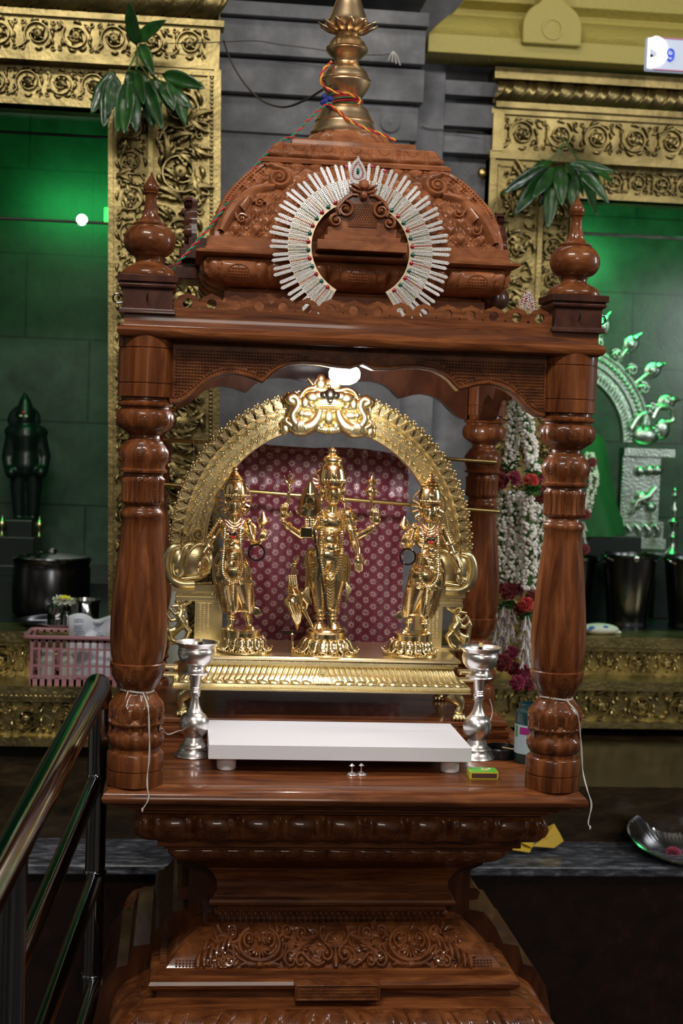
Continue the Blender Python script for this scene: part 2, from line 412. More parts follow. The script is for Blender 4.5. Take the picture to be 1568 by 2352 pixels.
def thing(name, label, cat, loc=(0, 0, 0), group=None):
    o = bpy.data.objects.new(name, None); C.objects.link(o); o.location = loc; o.empty_display_size = 0.02
    o['label'] = label; o['category'] = cat
    if group: o['group'] = group
    return o
def tag(o, label, cat, group=None, kind=None):
    o['label'] = label; o['category'] = cat
    if group: o['group'] = group
    if kind: o['kind'] = kind
    return o
def struct(o): o['kind'] = 'structure'; return o
def skin(vox=0.0012, it=3):
    def f(o):
        r_ = o.modifiers.new('remesh', 'REMESH'); r_.mode = 'VOXEL'; r_.voxel_size = vox; r_.use_smooth_shade = True
        q = o.modifiers.new('smooth', 'SMOOTH'); q.factor = 0.5; q.iterations = it
    return f
def interp(prof, z):
    # half width of a (w, z) profile at height z
    P = sorted(prof, key=lambda p: p[1])
    if z <= P[0][1]: return P[0][0]
    for a, b in zip(P, P[1:]):
        if a[1] <= z <= b[1]:
            if b[1]-a[1] < 1e-9: return b[0]
            t = (z-a[1])/(b[1]-a[1]); return a[0]+(b[0]-a[0])*t
    return P[-1][0]
def smoothprof(P, n):
    # catmull-rom through profile points
    out = []
    for i in range(len(P)-1):
        p0 = P[max(0, i-1)]; p1 = P[i]; p2 = P[i+1]; p3 = P[min(len(P)-1, i+2)]
        for k in range(n):
            t = k/n
            out.append(tuple(0.5*((2*p1[a])+(-p0[a]+p2[a])*t+(2*p0[a]-5*p1[a]+4*p2[a]-p3[a])*t*t+(-p0[a]+3*p1[a]-3*p2[a]+p3[a])*t**3) for a in range(len(p1))))
    out.append(tuple(P[-1])); return out
def frieze(mb, u0_, u1_, v0, v1, mp, h=0.012, seed=1, fill=1.0, flip=1, cell=1.0):
    h *= 1.15
    # running acanthus scroll: alternating spirals joined by a stem, leaves on both sides, buds in the corners
    rnd = random.Random(seed); H = v1-v0; L = u1_-u0_; n = max(1, round(L/(H*cell))); cw = L/n
    for i in range(n):
        cu = u0_+(i+0.5)*cw; cv = (v0+v1)/2; d = 1 if (i % 2 == 0) else -1; d *= flip
        Rr = min(0.41*H, 0.46*cw); a0 = pi+d*R(35)
        st = (cu+Rr*cos(a0), cv+Rr*sin(a0)); ed = (u0_+i*cw, v0+H*(0.9 if d < 0 else 0.1))
        pts = [(ed[0]-cw*0.08, ed[1])]
        mb.relief([(ed[0]+(st[0]-ed[0])*t, ed[1]+(st[1]-ed[1])*t**1.5) for t in (0, .25, .5, .75, 1)], H*0.045, h*0.9, mp)
        mb.curl(cu, cv, Rr, a0, 1.55, -d, H*0.05, h, mp, 0.3)
        for k in range(6):
            a = a0-d*R(45+k*48); q = Rr*0.98
            mb.leafr(cu+q*cos(a), cv+q*sin(a), a-d*R(70), H*rnd.uniform(.22, .32), H*0.07, h*0.85, mp, bend=-d*1.3)
        for k in range(5):
            a = a0+d*R(20)+k*2*pi/5+rnd.uniform(-.2, .2)
            mb.leafr(cu+Rr*0.12*cos(a), cv+Rr*0.12*sin(a), a, Rr*0.55, H*0.06, h*1.1, mp, bend=d*0.9)
        mb.blob(cu, cv, H*0.06, H*0.06, h*1.6, mp)
        for sx in (-1, 1):
            for sv in (-1, 1):
                uu, vv = cu+sx*cw*0.43, cv+sv*H*0.41
                mb.curl(uu-sx*cw*0.03, vv-sv*H*0.04, H*0.085, rnd.uniform(0, 6), 1.0, sx*sv, H*0.028, h*0.7, mp, 0.3)
                mb.leafr(uu-sx*cw*0.05, vv-sv*H*0.10, -sv*pi/2+rnd.uniform(-.6, .6), H*0.24, H*0.055, h*0.8, mp, bend=sx)
def bigleaf(mb, u, v, ang, L, h, mp, side=1, lobes=5):
    mb.leafr(u, v, ang, L, L*0.20, h, mp, bend=side*0.9)
    for k in range(lobes):
        t = 0.12+0.16*k; a = ang+side*0.9*t
        for s_ in (-1, 1):
            mb.leafr(u+cos(a)*L*t, v+sin(a)*L*t, a+s_*R(50), L*(0.50-0.05*k), L*0.12, h*0.85, mp, bend=-s_*0.9)
# ------------------------------------------------------------------ the setting
struct(MB().box(-3.2, 3.4, -5.2, 3.6, -0.05, 0.0).build('floor', 'floor_stone', smooth=False))
# middle stone wall with its stepped pilaster
st = MB()
st.box(-0.44, 0.70, 2.16, 2.3, 0.4, 3.6)
st.box(0.36, 0.47, 2.08, 2.16, 0.4, 2.62)
st.box(-0.44, 0.355, 2.0, 2.16, 0.4, 2.50)
for (x0, x1, y, z0, z1) in ((-0.44, 0.375, 1.985, 2.385, 2.486), (-0.44, 0.36, 2.0, 2.49, 2.5), (-0.44, 0.385, 1.955, 2.495, 2.592), (-0.44, 0.38, 1.925, 2.60, 2.70),
                            (-0.44, 0.385, 1.90, 2.705, 2.745), (-0.44, 0.385, 1.87, 2.80, 3.2),
                            (0.30, 0.345, 1.985, 2.28, 2.375), (0.36, 0.66, 2.10, 2.47, 2.475), (0.36, 0.66, 2.09, 2.555, 2.60),
                            (0.36, 0.66, 2.09, 2.46, 2.53), (0.36, 0.66, 2.10, 2.38, 2.44)):
    st.box(x0, x1, y, 2.17, z0, z1)
st.lathe([(0.0, 0), (0.028, 0.0), (0.03, -0.004), (0.022, -0.006), (0.010, -0.008), (0.001, -0.012)][::-1], (0.29, 1.98, 2.435), 24, axis=Matrix.Rotation(R(-90), 3, 'X'))
wall = struct(st.build('wall_back', 'grey_stone', smooth=False, bev=0.003))
# granite plinth below the doorways: shelf, riser and ledge
shelf = struct(MB().box(-2.2, 2.6, 1.10, 1.42, 0.398, 0.425).build('trim_1', 'shelf_granite', bev=0.006))
struct(MB().box(-2.2, 2.6, 1.125, 1.5, 0.0, 0.398).build('wall_plinth', 'brown_granite', smooth=False))
struct(MB().box(-2.2, -0.05, 1.33, 1.6, 0.42, 0.628).box(-0.05, 2.6, 1.33, 2.3, 0.42, 0.575).build('trim_2', 'ledge_granite', smooth=False))
# niches (inner rooms) behind the doorways
def niche(nm, x0, x1, y0, y1, z0, z1):
    m = MB()
    m.box(x0, x1, y1, y1+0.05, z0-.4, z1+0.8)
    m.box(x0-0.05, x0, y0, y1+0.05, z0-.4, z1+0.8)
    m.box(x1, x1+0.05, y0, y1+0.05, z0-.4, z1+0.8)
    m.box(x0, x1, y0, y1, z1+0.5, z1+0.55)
    struct(m.build(nm, 'niche_tile', smooth=False))
niche('wall_left', -2.0, -0.49, 1.66, 2.95, 0.95, 2.45)
niche('wall_right', 0.40, 2.4, 2.31, 3.35, 0.90, 2.35)
struct(MB().box(-2.0, -0.48, 1.62, 2.95, 0.80, 0.935).box(-2.0, -0.48, 2.3, 2.95, 0.935, 0.985).build('trim_3', 'black_stone', smooth=False))
struct(MB().box(0.4, 2.4, 2.30, 3.35, 0.75, 0.868).build('trim_4', 'black_stone', smooth=False))

# ------------------------------------------------------------------ gilt doorways
def rope(mb, x0, x1, z0, z1, Y, bulge, n):
    # diagonal gadroons wrapped over a round moulding
    H = z1-z0
    def mp(u, v, d):
        a = (v-z0)/H*pi; rr = bulge+d
        return (u, Y-rr*sin(a), (z0+z1)/2-cos(a)*(H/2+d*0.6))
    for i in range(n):
        u = x0+(x1-x0)*(i+0.5)/n; sp = (x1-x0)/n
        pts = [(u+sp*0.9*(t-0.5)+sp*0.25*sin(t*pi), z0+H*t) for t in [k/9 for k in range(10)]]
        mb.relief(pts, sp*0.36, 0.010, mp)
        pts2 = [(p[0]+sp*0.5, p[1]) for p in pts]
        mb.relief(pts2, sp*0.08, 0.006, mp)
    mb.grid(lambda a, b: mp(x0+(x1-x0)*a, z0+H*b, 0), 8, 14)
def beads(mb, p0, p1, r, n):
    p0 = Vector(p0); p1 = Vector(p1)
    for i in range(n): mb.ell(p0.lerp(p1, (i+.5)/n), r, 6, 4)

# left doorway: front plane y = 1.5 ; jamb leans a little as built
def LX(x, z): return x-0.027*(z-1.65)
YL = 1.5
d1 = thing('door_1', '', ''); del d1['label']; del d1['category']; d1['kind'] = 'structure'
lin = MB()
lin.box(-2.0, -0.235, YL, 1.66, 2.452, 2.60)
lin.box(-2.0, -0.225, YL-0.015, YL+0.05, 2.556, 2.572)
lin.box(-2.0, -0.235, YL-0.010, YL+0.05, 2.442, 2.462)
lin.box(-2.0, -0.500, YL+0.05, 1.66, 2.336, 2.45)
lin.box(-2.0, -0.480, YL+0.035, YL+0.1, 2.336, 2.352)
lin.box(-2.0, -0.245, YL, 1.66, 2.60, 2.9)
mpL = lambda u, v, d: (u, YL-d, v)
mpL2 = lambda u, v, d: (u, YL+0.05-d, v)
frieze(lin, -1.35, -0.265, 2.466, 2.553, mpL, 0.016, 3, cell=1.15)
frieze(lin, -1.30, -0.52, 2.356, 2.438, mpL2, 0.014, 5, cell=1.05)
rope(lin, -1.6, -0.24, 2.574, 2.66, YL-0.0, 0.045, 20)
lin.build('lintel', 'gilt', d1)
jb = MB()
def jambbox(xa, xb, ya, yb, za, zb):
    vs = [(LX(x, z), y, z) for z in (za, zb) for y in (ya, yb) for x in (xa, xb)]
    jb.add(vs, [(0, 2, 3, 1), (4, 5, 7, 6), (0, 1, 5, 4), (2, 6, 7, 3), (0, 4, 6, 2), (1, 3, 7, 5)])
jambbox(-0.400, -0.213, YL, 1.9, 0.92, 2.445)
jambbox(-0.505, -0.395, YL+0.03, 1.75, 0.92, 2.45)
jambbox(-0.226, -0.208, YL-0.012, YL+0.1, 0.92, 2.445)
jambbox(-0.243, -0.238, YL-0.008, YL+0.05, 0.92, 2.44)
jambbox(-0.398, -0.386, YL-0.014, YL+0.1, 0.92, 2.445)
jambbox(-0.505, -0.492, YL+0.018, YL+0.1, 0.92, 2.34)
jambbox(-0.39, -0.22, YL-0.010, YL+0.1, 2.428, 2.445)
z = 0.94
while z < 2.43:
    jb.ell((LX(-0.232, z), YL-0.004, z), 0.0045, 6, 4); z += 0.011
mpJ = lambda u, v, d: (LX(v, u), YL-d, u)
mpJ2 = lambda u, v, d: (LX(v, u), YL+0.03-d, u)
frieze(jb, 0.93, 2.42, -0.382, -0.246, mpJ, 0.026, 9, cell=1.25)
frieze(jb, 0.93, 2.34, -0.488, -0.402, mpJ2, 0.016, 12, cell=1.1)
rj = random.Random(4)
for k in range(58):
    jb_u = 0.95+1.46*(k+0.5)/58; a = rj.uniform(0, 6.28)
    bigleaf(jb, jb_u, -0.314+rj.uniform(-.045, .045), a, rj.uniform(.06, .09), 0.034, mpJ, rj.choice((-1, 1)), 3)
for k in range(36):
    jb_u = 0.95+1.36*(k+0.5)/36; a = rj.uniform(0, 6.28)
    bigleaf(jb, jb_u, -0.445+rj.uniform(-.02, .02), a, rj.uniform(.04, .055), 0.022, mpJ2, rj.choice((-1, 1)), 2)
jb.build('jamb', 'gilt', d1)
sl = MB()
# two carved steps of the threshold
YS = 1.34
zt1 = aty(0, 1447, YL).z; zt2 = aty(0, 1470, YL).z; zt3 = aty(0, 1568, YL).z
zb0 = aty(0, 1600, YS).z; zb1 = aty(0, 1712, YS).z
sl.box(-2.0, -0.09, YL-0.03, YL+0.14, zt2, 0.942)
sl.box(-2.0, -0.09, YL, 1.66, zb0-0.02, zt2)
sl.box(-2.0, -0.09, YS+0.02, YL+0.05, zb1+0.02, zb0)
sl.box(-2.0, -0.08, YS-0.012, YL, zb0, zb0+0.030)
sl.box(-2.0, -0.08, YS-0.0, YL, zb0-0.012, zb0+0.002)
sl.box(-2.0, -0.08, YS-0.008, YL, zb1, zb1+0.022)
sl.box(-2.0, -0.09, YL-0.02, YL+0.02, zt2-0.012, zt2+0.002)
frieze(sl, -1.25, -0.10, zb0+0.036, zt2-0.015, lambda u, v, d: (u, YL-d, v), 0.014, 21, cell=1.2)
frieze(sl, -1.05, -0.10, zb1+0.024, zb0-0.014, lambda u, v, d: (u, YS+0.02-d, v), 0.018, 22, cell=1.25)
beads(sl, (-1.2, YS-0.012, zb0+0.004), (-0.1, YS-0.012, zb0+0.004), 0.004, 90)
sl.build('threshold', 'gilt_sill', d1)

# right doorway, further back: front plane y = 2.1
YR = 2.1
d2 = thing('door_2', '', ''); del d2['label']; del d2['category']; d2['kind'] = 'structure'
lr = MB()
lr.box(0.625, 2.4, YR, 2.26, 2.375, 2.52)
lr.box(0.62, 2.4, YR-0.014, YR+0.05, 2.505, 2.522)
lr.box(0.62, 2.4, YR-0.014, YR+0.05, 2.368, 2.392)
lr.box(0.618, 2.4, YR-0.05, YR+0.1, 2.605, 2.64)
lr.box(0.63, 2.4, YR-0.03, YR+0.1, 2.522, 2.54)
lr.box(0.625, 2.4, YR-0.0, YR+0.2, 2.54, 2.62)
lr.box(0.625, 0.66, YR-0.02, YR+0.05, 2.39, 2.51)
lr.box(0.80, 2.4, YR+0.06, 2.26, 2.268, 2.37)
lr.box(0.80, 2.4, YR+0.045, YR+0.1, 2.268, 2.285)
rope(lr, 0.63, 1.9, 2.538, 2.607, YR-0.0, 0.05, 17)
frieze(lr, 0.66, 1.62, 2.396, 2.502, lambda u, v, d: (u, YR-d, v), 0.016, 31, cell=1.12)
frieze(lr, 0.92, 1.62, 2.288, 2.362, lambda u, v, d: (u, YR+0.06-d, v), 0.014, 33, cell=1.0)
lr.build('lintel', 'gilt', d2)
jr = MB()
jr.box(0.622, 0.795, YR, 2.5, 0.86, 2.37)
jr.box(0.79, 0.905, YR+0.04, 2.4, 0.86, 2.30)
jr.box(0.622, 0.638, YR-0.012, YR+0.1, 0.86, 2.372)
jr.box(0.782, 0.797, YR-0.014, YR+0.1, 0.86, 2.372)
jr.box(0.65, 0.655, YR-0.008, YR+0.05, 0.86, 2.35)
jr.box(0.65, 0.785, YR-0.008, YR+0.05, 2.345, 2.35)
jr.box(0.893, 0.908, YR+0.02, YR+0.1, 0.86, 2.28)
mR = lambda u, v, d: (v, YR-d, u)
mR2 = lambda u, v, d: (v, YR+0.04-d, u)
frieze(jr, 0.87, 2.34, 0.66, 0.78, mR, 0.022, 41, cell=1.35)
frieze(jr, 0.87, 2.27, 0.80, 0.892, mR2, 0.016, 43, cell=1.15)
for k in range(34):
    uu = 0.9+1.42*(k+0.5)/34
    bigleaf(jr, uu, 0.72+rj.uniform(-.035, .035), rj.uniform(0, 6.28), rj.uniform(.055, .08), 0.03, mR, rj.choice((-1, 1)), 3)
jr.build('jamb', 'gilt', d2)
sr = MB()
YT = 1.98
q1 = aty(1400, 1460, YR).z; q2 = aty(1400, 1485, YR).z; q3 = aty(1400, 1556, YR).z
q4 = aty(1400, 1585, YT).z; q5 = aty(1400, 1672, YT).z
sr.box(0.40, 2.4, YR-0.03, YR+0.14, q2, q1)
sr.box(0.40, 2.4, YR, 2.3, q4-0.02, q2)
sr.box(0.40, 2.4, YT+0.02, YR+0.05, q5+0.01, q4)
sr.box(0.40, 2.4, YT-0.012, YR, q4, q4+0.03)
sr.box(0.40, 2.4, YT-0.008, YR, q5, q5+0.02)
sr.box(0.40, 2.4, YR-0.02, YR+0.02, q2-0.012, q2+0.002)
frieze(sr, 0.45, 1.6, q4+0.034, q2-0.014, lambda u, v, d: (u, YR-d, v), 0.013, 51, cell=1.3)
frieze(sr, 0.45, 1.6, q5+0.022, q4-0.004, lambda u, v, d: (u, YT+0.02-d, v), 0.018, 53, cell=1.35)
sr.build('threshold', 'gilt_sill', d2)

def EV(mb):
    f = 4.45/4.10
    mb.v = [(CAM.x+(x-CAM.x)*f, min(2.155, y+0.35), 1.5+(z-1.5)*f) for x, y, z in mb.v]
    return mb
# yellow painted eave over the right shrine, with its horseshoe gable
ev = thing('painted_eave', 'yellow painted curved stone eave with a round horseshoe gable above the right doorway', 'eave', (0.40, 1.95, 2.65))
eb = MB()
pr = [(1.60, 2.555), (1.60, 2.607), (1.615, 2.612), (1.63, 2.635), (1.66, 2.662), (1.70, 2.685), (1.76, 2.70), (1.765, 2.72), (1.72, 2.735), (1.72, 2.80), (2.0, 2.80), (2.0, 2.57)]
n = len(pr); x0 = 0.338
def ex(y, z): return x0+max(0, (z-2.607))*0.9
vs = [(ex(y, z), y, z) for y, z in pr]+[(2.4, y, z) for y, z in pr]
eb.add(vs, [tuple(range(n-1, -1, -1)), tuple(range(n, 2*n))]+[(i, (i+1) % n, (i+1) % n+n, i+n) for i in range(n)])
EV(eb).build('eave_moulding', 'yellow_paint', ev, ang=50, bev=0.003)
g = MB(); gx, gz = 0.680, 2.630
gp = [(gx-0.083, 2.590), (gx+0.083, 2.590)]
gp += [(gx+0.083*cos(a)*(1 if a > R(10) else 1), gz+0.010+0.070*sin(a)) for a in [R(k) for k in range(0, 61, 10)]]
gp += [(gx+0.028, gz+0.085), (gx+0.022, gz+0.16), (gx-0.022, gz+0.16), (gx-0.028, gz+0.085)]
gp += [(gx+0.083*cos(a), gz+0.010+0.070*sin(a)) for a in [R(k) for k in range(120, 181, 10)]]
g.prism(gp, 1.575, 1.70)
EV(g).build('horseshoe_gable', 'yellow_paint', ev, smooth=False, bev=0.005)
EV(MB().lathe([(0.030, 0.0), (0.030, 0.006), (0.024, 0.006), (0.024, 0.002), (0.001, 0.006)], (gx, 1.578, gz+0.002), 28, axis=Matrix.Rotation(R(90), 3, 'X'))).build('round_boss', 'yellow_paint', ev)

# lit sign at the right edge
p = aty(1487, 84, 1.45); p2 = aty(1487, 160, 1.45)
sg = thing('light_sign', 'lit white and grey sign panel fixed before the yellow eave at the right edge', 'sign', (p.x, 1.45, p2.z))
sw = 0.22; x0 = p.x; z0 = p2.z; z1 = p.z
m = MB().box(x0, x0+sw, 1.45, 1.475, z0, z1); m.build('panel', 'sign_grey', sg, smooth=False, bev=0.004)
MB().box(x0+0.02, x0+sw, 1.447, 1.452, z1-0.003, z1).box(x0+0.02, x0+sw, 1.447, 1.452, z0, z0+0.003).build('border_line', 'sign_pink', sg, smooth=False)
H = z1-z0; cz = (z0+z1)/2
poly = [(x0+0.002, z0+0.006), (x0+0.012, z0+0.003)]+[(x0+0.022+0.035*cos(a)*1.0, cz+0.005+0.5*H*0.98*sin(a)*0.95) for a in [R(k) for k in range(-62, 95, 12)]]+[(x0+0.010, z1-0.003), (x0+0.002, z1-0.006)]
MB().prism(poly, 1.4455, 1.451).build('lit_patch', 'sign_white', sg, smooth=False)
MB().prism([(x0+0.005, cz+0.010), (x0+0.013, cz+0.010), (x0+0.024, cz+0.002), (x0+0.028, cz-0.004), (x0+0.018, cz-0.012), (x0+0.009, cz-0.012)], 1.4445, 1.447).build('grey_patch', 'sign_grey', sg, smooth=False)
MB().ell((x0+0.0105, 1.443, cz-0.008), (0.0045, 0.003, 0.0045), 14, 8).build('screw', 'black_plastic', sg)
lt = MB(); lx = x0+0.064; lz = cz-0.004
lt.tube([(lx+0.009*cos(a), 1.4465, lz+0.008+0.009*sin(a)) for a in [2*pi*k/16 for k in range(16)]], 0.0025, 6, closed=True)
lt.tube([(lx+0.009, 1.4465, lz+0.008), (lx+0.008, 1.4465, lz-0.008), (lx, 1.4465, lz-0.014), (lx-0.007, 1.4465, lz-0.009)], 0.003, 6)
lt.build('blue_letter', 'sign_blue', sg)

# rods across the doorways
pa = aty(0, 500, 1.72); pb = aty(250, 513, 1.72)
tag(MB().tube([(-1.98, 1.72, pa.z-0.006), (-0.49, 1.72, pb.z)], 0.004, 8).build('curtain_rod', 'steel'), 'thin steel rod across the left green doorway', 'rod')
pa = aty(1370, 538, 2.3); pb = aty(1568, 549, 2.3)
tag(MB().tube([(0.85, 2.3, pa.z), (2.39, 2.3, pb.z)], 0.006, 8).build('curtain_rod', 'silver_green'), 'pale steel rod across the right green doorway', 'rod')
pa = aty(0, 302, 1.68)
tag(MB().tube([(-1.98, 1.68, pa.z), (-0.49, 1.68, pa.z)], 0.004, 8).build('upper_curtain_rod', 'steel_dark'), 'dark rod near the top of the left green doorway', 'rod')
q = aty(188, 505, 1.72)
nl = thing('niche_reflection', 'small white round reflection, modelled as a glowing globe on the rod in the left doorway', 'lamp', tuple(q))  # stands in for a reflection; the globe glows though no lamp hangs here
MB().ell(q, 0.0155, 16, 10).build('globe', 'niche_reflection_glow', nl)
MB().lathe([(0.006, -0.004), (0.006, 0.004)], (q.x, q.y, q.z), 12, axis=Matrix.Rotation(R(90), 3, 'Y')).lathe([(0.010, -0.012), (0.010, 0.012)], (q.x, q.y, q.z-0.002), 16, axis=Matrix.Rotation(R(90), 3, 'Y')).build('socket', 'steel_dark', nl)  # added only to hold the reflection globe on the rod
q = aty(242, 492, 1.78)
nl = thing('green_glow_block', 'small green glowing block on the inner side of the left gilt jamb', 'lamp', tuple(q))  # small emissive green block beside the jamb
MB().box(q.x-0.004, q.x+0.012, q.y, q.y+0.03, q.z-0.02, q.z+0.02).build('lens', 'niche_green', nl, bev=0.003)
MB().box(q.x+0.008, -0.49, q.y+0.004, q.y+0.026, q.z-0.012, q.z+0.012).build('bracket', 'steel_dark', nl, smooth=False)
# ------------------------------------------------------------------ carved wooden shrine
CY = 0.36
sh = thing('wooden_shrine', 'carved reddish brown wooden shrine with four turned pillars and a domed roof', 'shrine', (0, CY, 0))
# --- table slab
MB().sq([(0.36, 0.867), (0.400, 0.867), (0.407, 0.869), (0.4115, 0.8735), (0.413, 0.879), (0.4115, 0.8845), (0.407, 0.8895), (0.400, 0.8935), (0.392, 0.895), (0.366, 0.895), (0.3655, 0.8925), (0.3625, 0.8925), (0.362, 0.895)], 0, CY).build('table_slab', 'wood_x', sh, ang=30)
# under slab fillets
MB().sq([(0.34, 0.842), (0.357, 0.842), (0.357, 0.851), (0.372, 0.851), (0.372, 0.860), (0.387, 0.860), (0.387, 0.868)], 0, CY).build('fillet', 'wood_x', sh, smooth=False)
def petal_disp(period, amp, groove=0.16):
    def f(u, t, w_, z):
        ph = (u/period+0.5) % 1.0-0.5
        c = abs(ph)*2
        g = -amp*1.2*max(0, 1-(1-c)/groove) if c > 1-groove else 0
        b = amp*(1-c*c)
        k = sin(pi*min(1, max(0, t)))
        tw = amp*0.5*(1 if abs(c-0.62) < 0.05 else 0)
        return (b+g-tw)*k
    return f
P = smoothprof([(0.335, 0.842), (0.348, 0.838), (0.354, 0.826), (0.355, 0.812), (0.349, 0.799), (0.338, 0.791), (0.325, 0.787)], 4)
MB().sq(P, 0, CY, 220, petal_disp(0.0735, 0.006)).build('lotus_cornice', 'wood_carved', sh, ang=60)
# crosshatched buds on the cornice petals
mpc = lambda u, v, d: (u, CY-(interp(P, v)+0.0058+d), v)
for i in range(-4, 5):
    cu = i*0.0735; bd = MB()
    bd.relief([(cu+0.0155*cos(a), 0.8065+0.015*sin(a)*(1 if a < pi else 1)) for a in [R(-200+k*18.5) for k in range(13)]][:], 0.0014, 0.0016, mpc)
    for r_ in range(5):
        for c_ in range(5):
            uu = (c_-2)*0.0048; vv = 0.797+r_*0.0048
            if (uu/0.0125)**2+((vv-0.807)/0.0135)**2 < 1: bd.blob(cu+uu, vv, 0.0020, 0.0020, 0.0024, mpc, 0, 6)
    bd.relief([(cu-0.02, 0.832), (cu, 0.8345), (cu+0.02, 0.832)], 0.002, 0.002, mpc)
    bd.build('cornice_bud', 'wood_carved', sh)
MB().sq([(0.30, 0.766), (0.308, 0.766), (0.308, 0.774), (0.320, 0.774), (0.320, 0.787), (0.32, 0.79)], 0, CY).build('fillet', 'wood_x', sh, smooth=False)
P2 = smoothprof([(0.298, 0.766), (0.299, 0.757), (0.290, 0.746), (0.276, 0.737), (0.262, 0.732)], 4)
MB().sq(P2, 0, CY, 180, petal_disp(0.047, 0.0035)).build('small_lotus_band', 'wood_carved', sh, ang=60)
b2 = MB(); mp2 = lambda u, v, d: (u, CY-(interp(P2, v)+0.003+d), v)
for i in range(-5, 6): b2.blob(i*0.047, 0.751, 0.006, 0.005, 0.004, mp2)
b2.build('band_buds', 'wood_carved', sh)
MB().sq(smoothprof([(0.258, 0.732), (0.250, 0.724), (0.232, 0.712), (0.218, 0.694), (0.212, 0.680)], 4)+[(0.212, 0.662)], 0, CY).build('cavetto', 'wood_x', sh, ang=60)
MB().sq([(0.212, 0.662), (0.216, 0.662), (0.2165, 0.656), (0.219, 0.654), (0.224, 0.650), (0.2255, 0.645), (0.224, 0.640), (0.219, 0.6375), (0.214, 0.637), (0.210, 0.634), (0.210, 0.626)][::-1], 0, CY).build('nosing', 'wood_x', sh, ang=30)
bb = MB().sq([(0.235, 0.606), (0.235, 0.611), (0.2085, 0.611), (0.2085, 0.628)], 0, CY)
for k in range(-19, 20):
    r_ = 0.0052
    bb.ell((k*0.0108, CY-0.2095, 0.6195), (0.0045, 0.006, r_*1.25), 10, 7)
    bb.ell((-0.2095, CY+k*0.0108, 0.6195), (0.006, 0.0045, r_*1.25), 8, 6); bb.ell((0.2095, CY+k*0.0108, 0.6195), (0.006, 0.0045, r_*1.25), 8, 6)
bb.build('bead_moulding', 'wood_carved', sh)
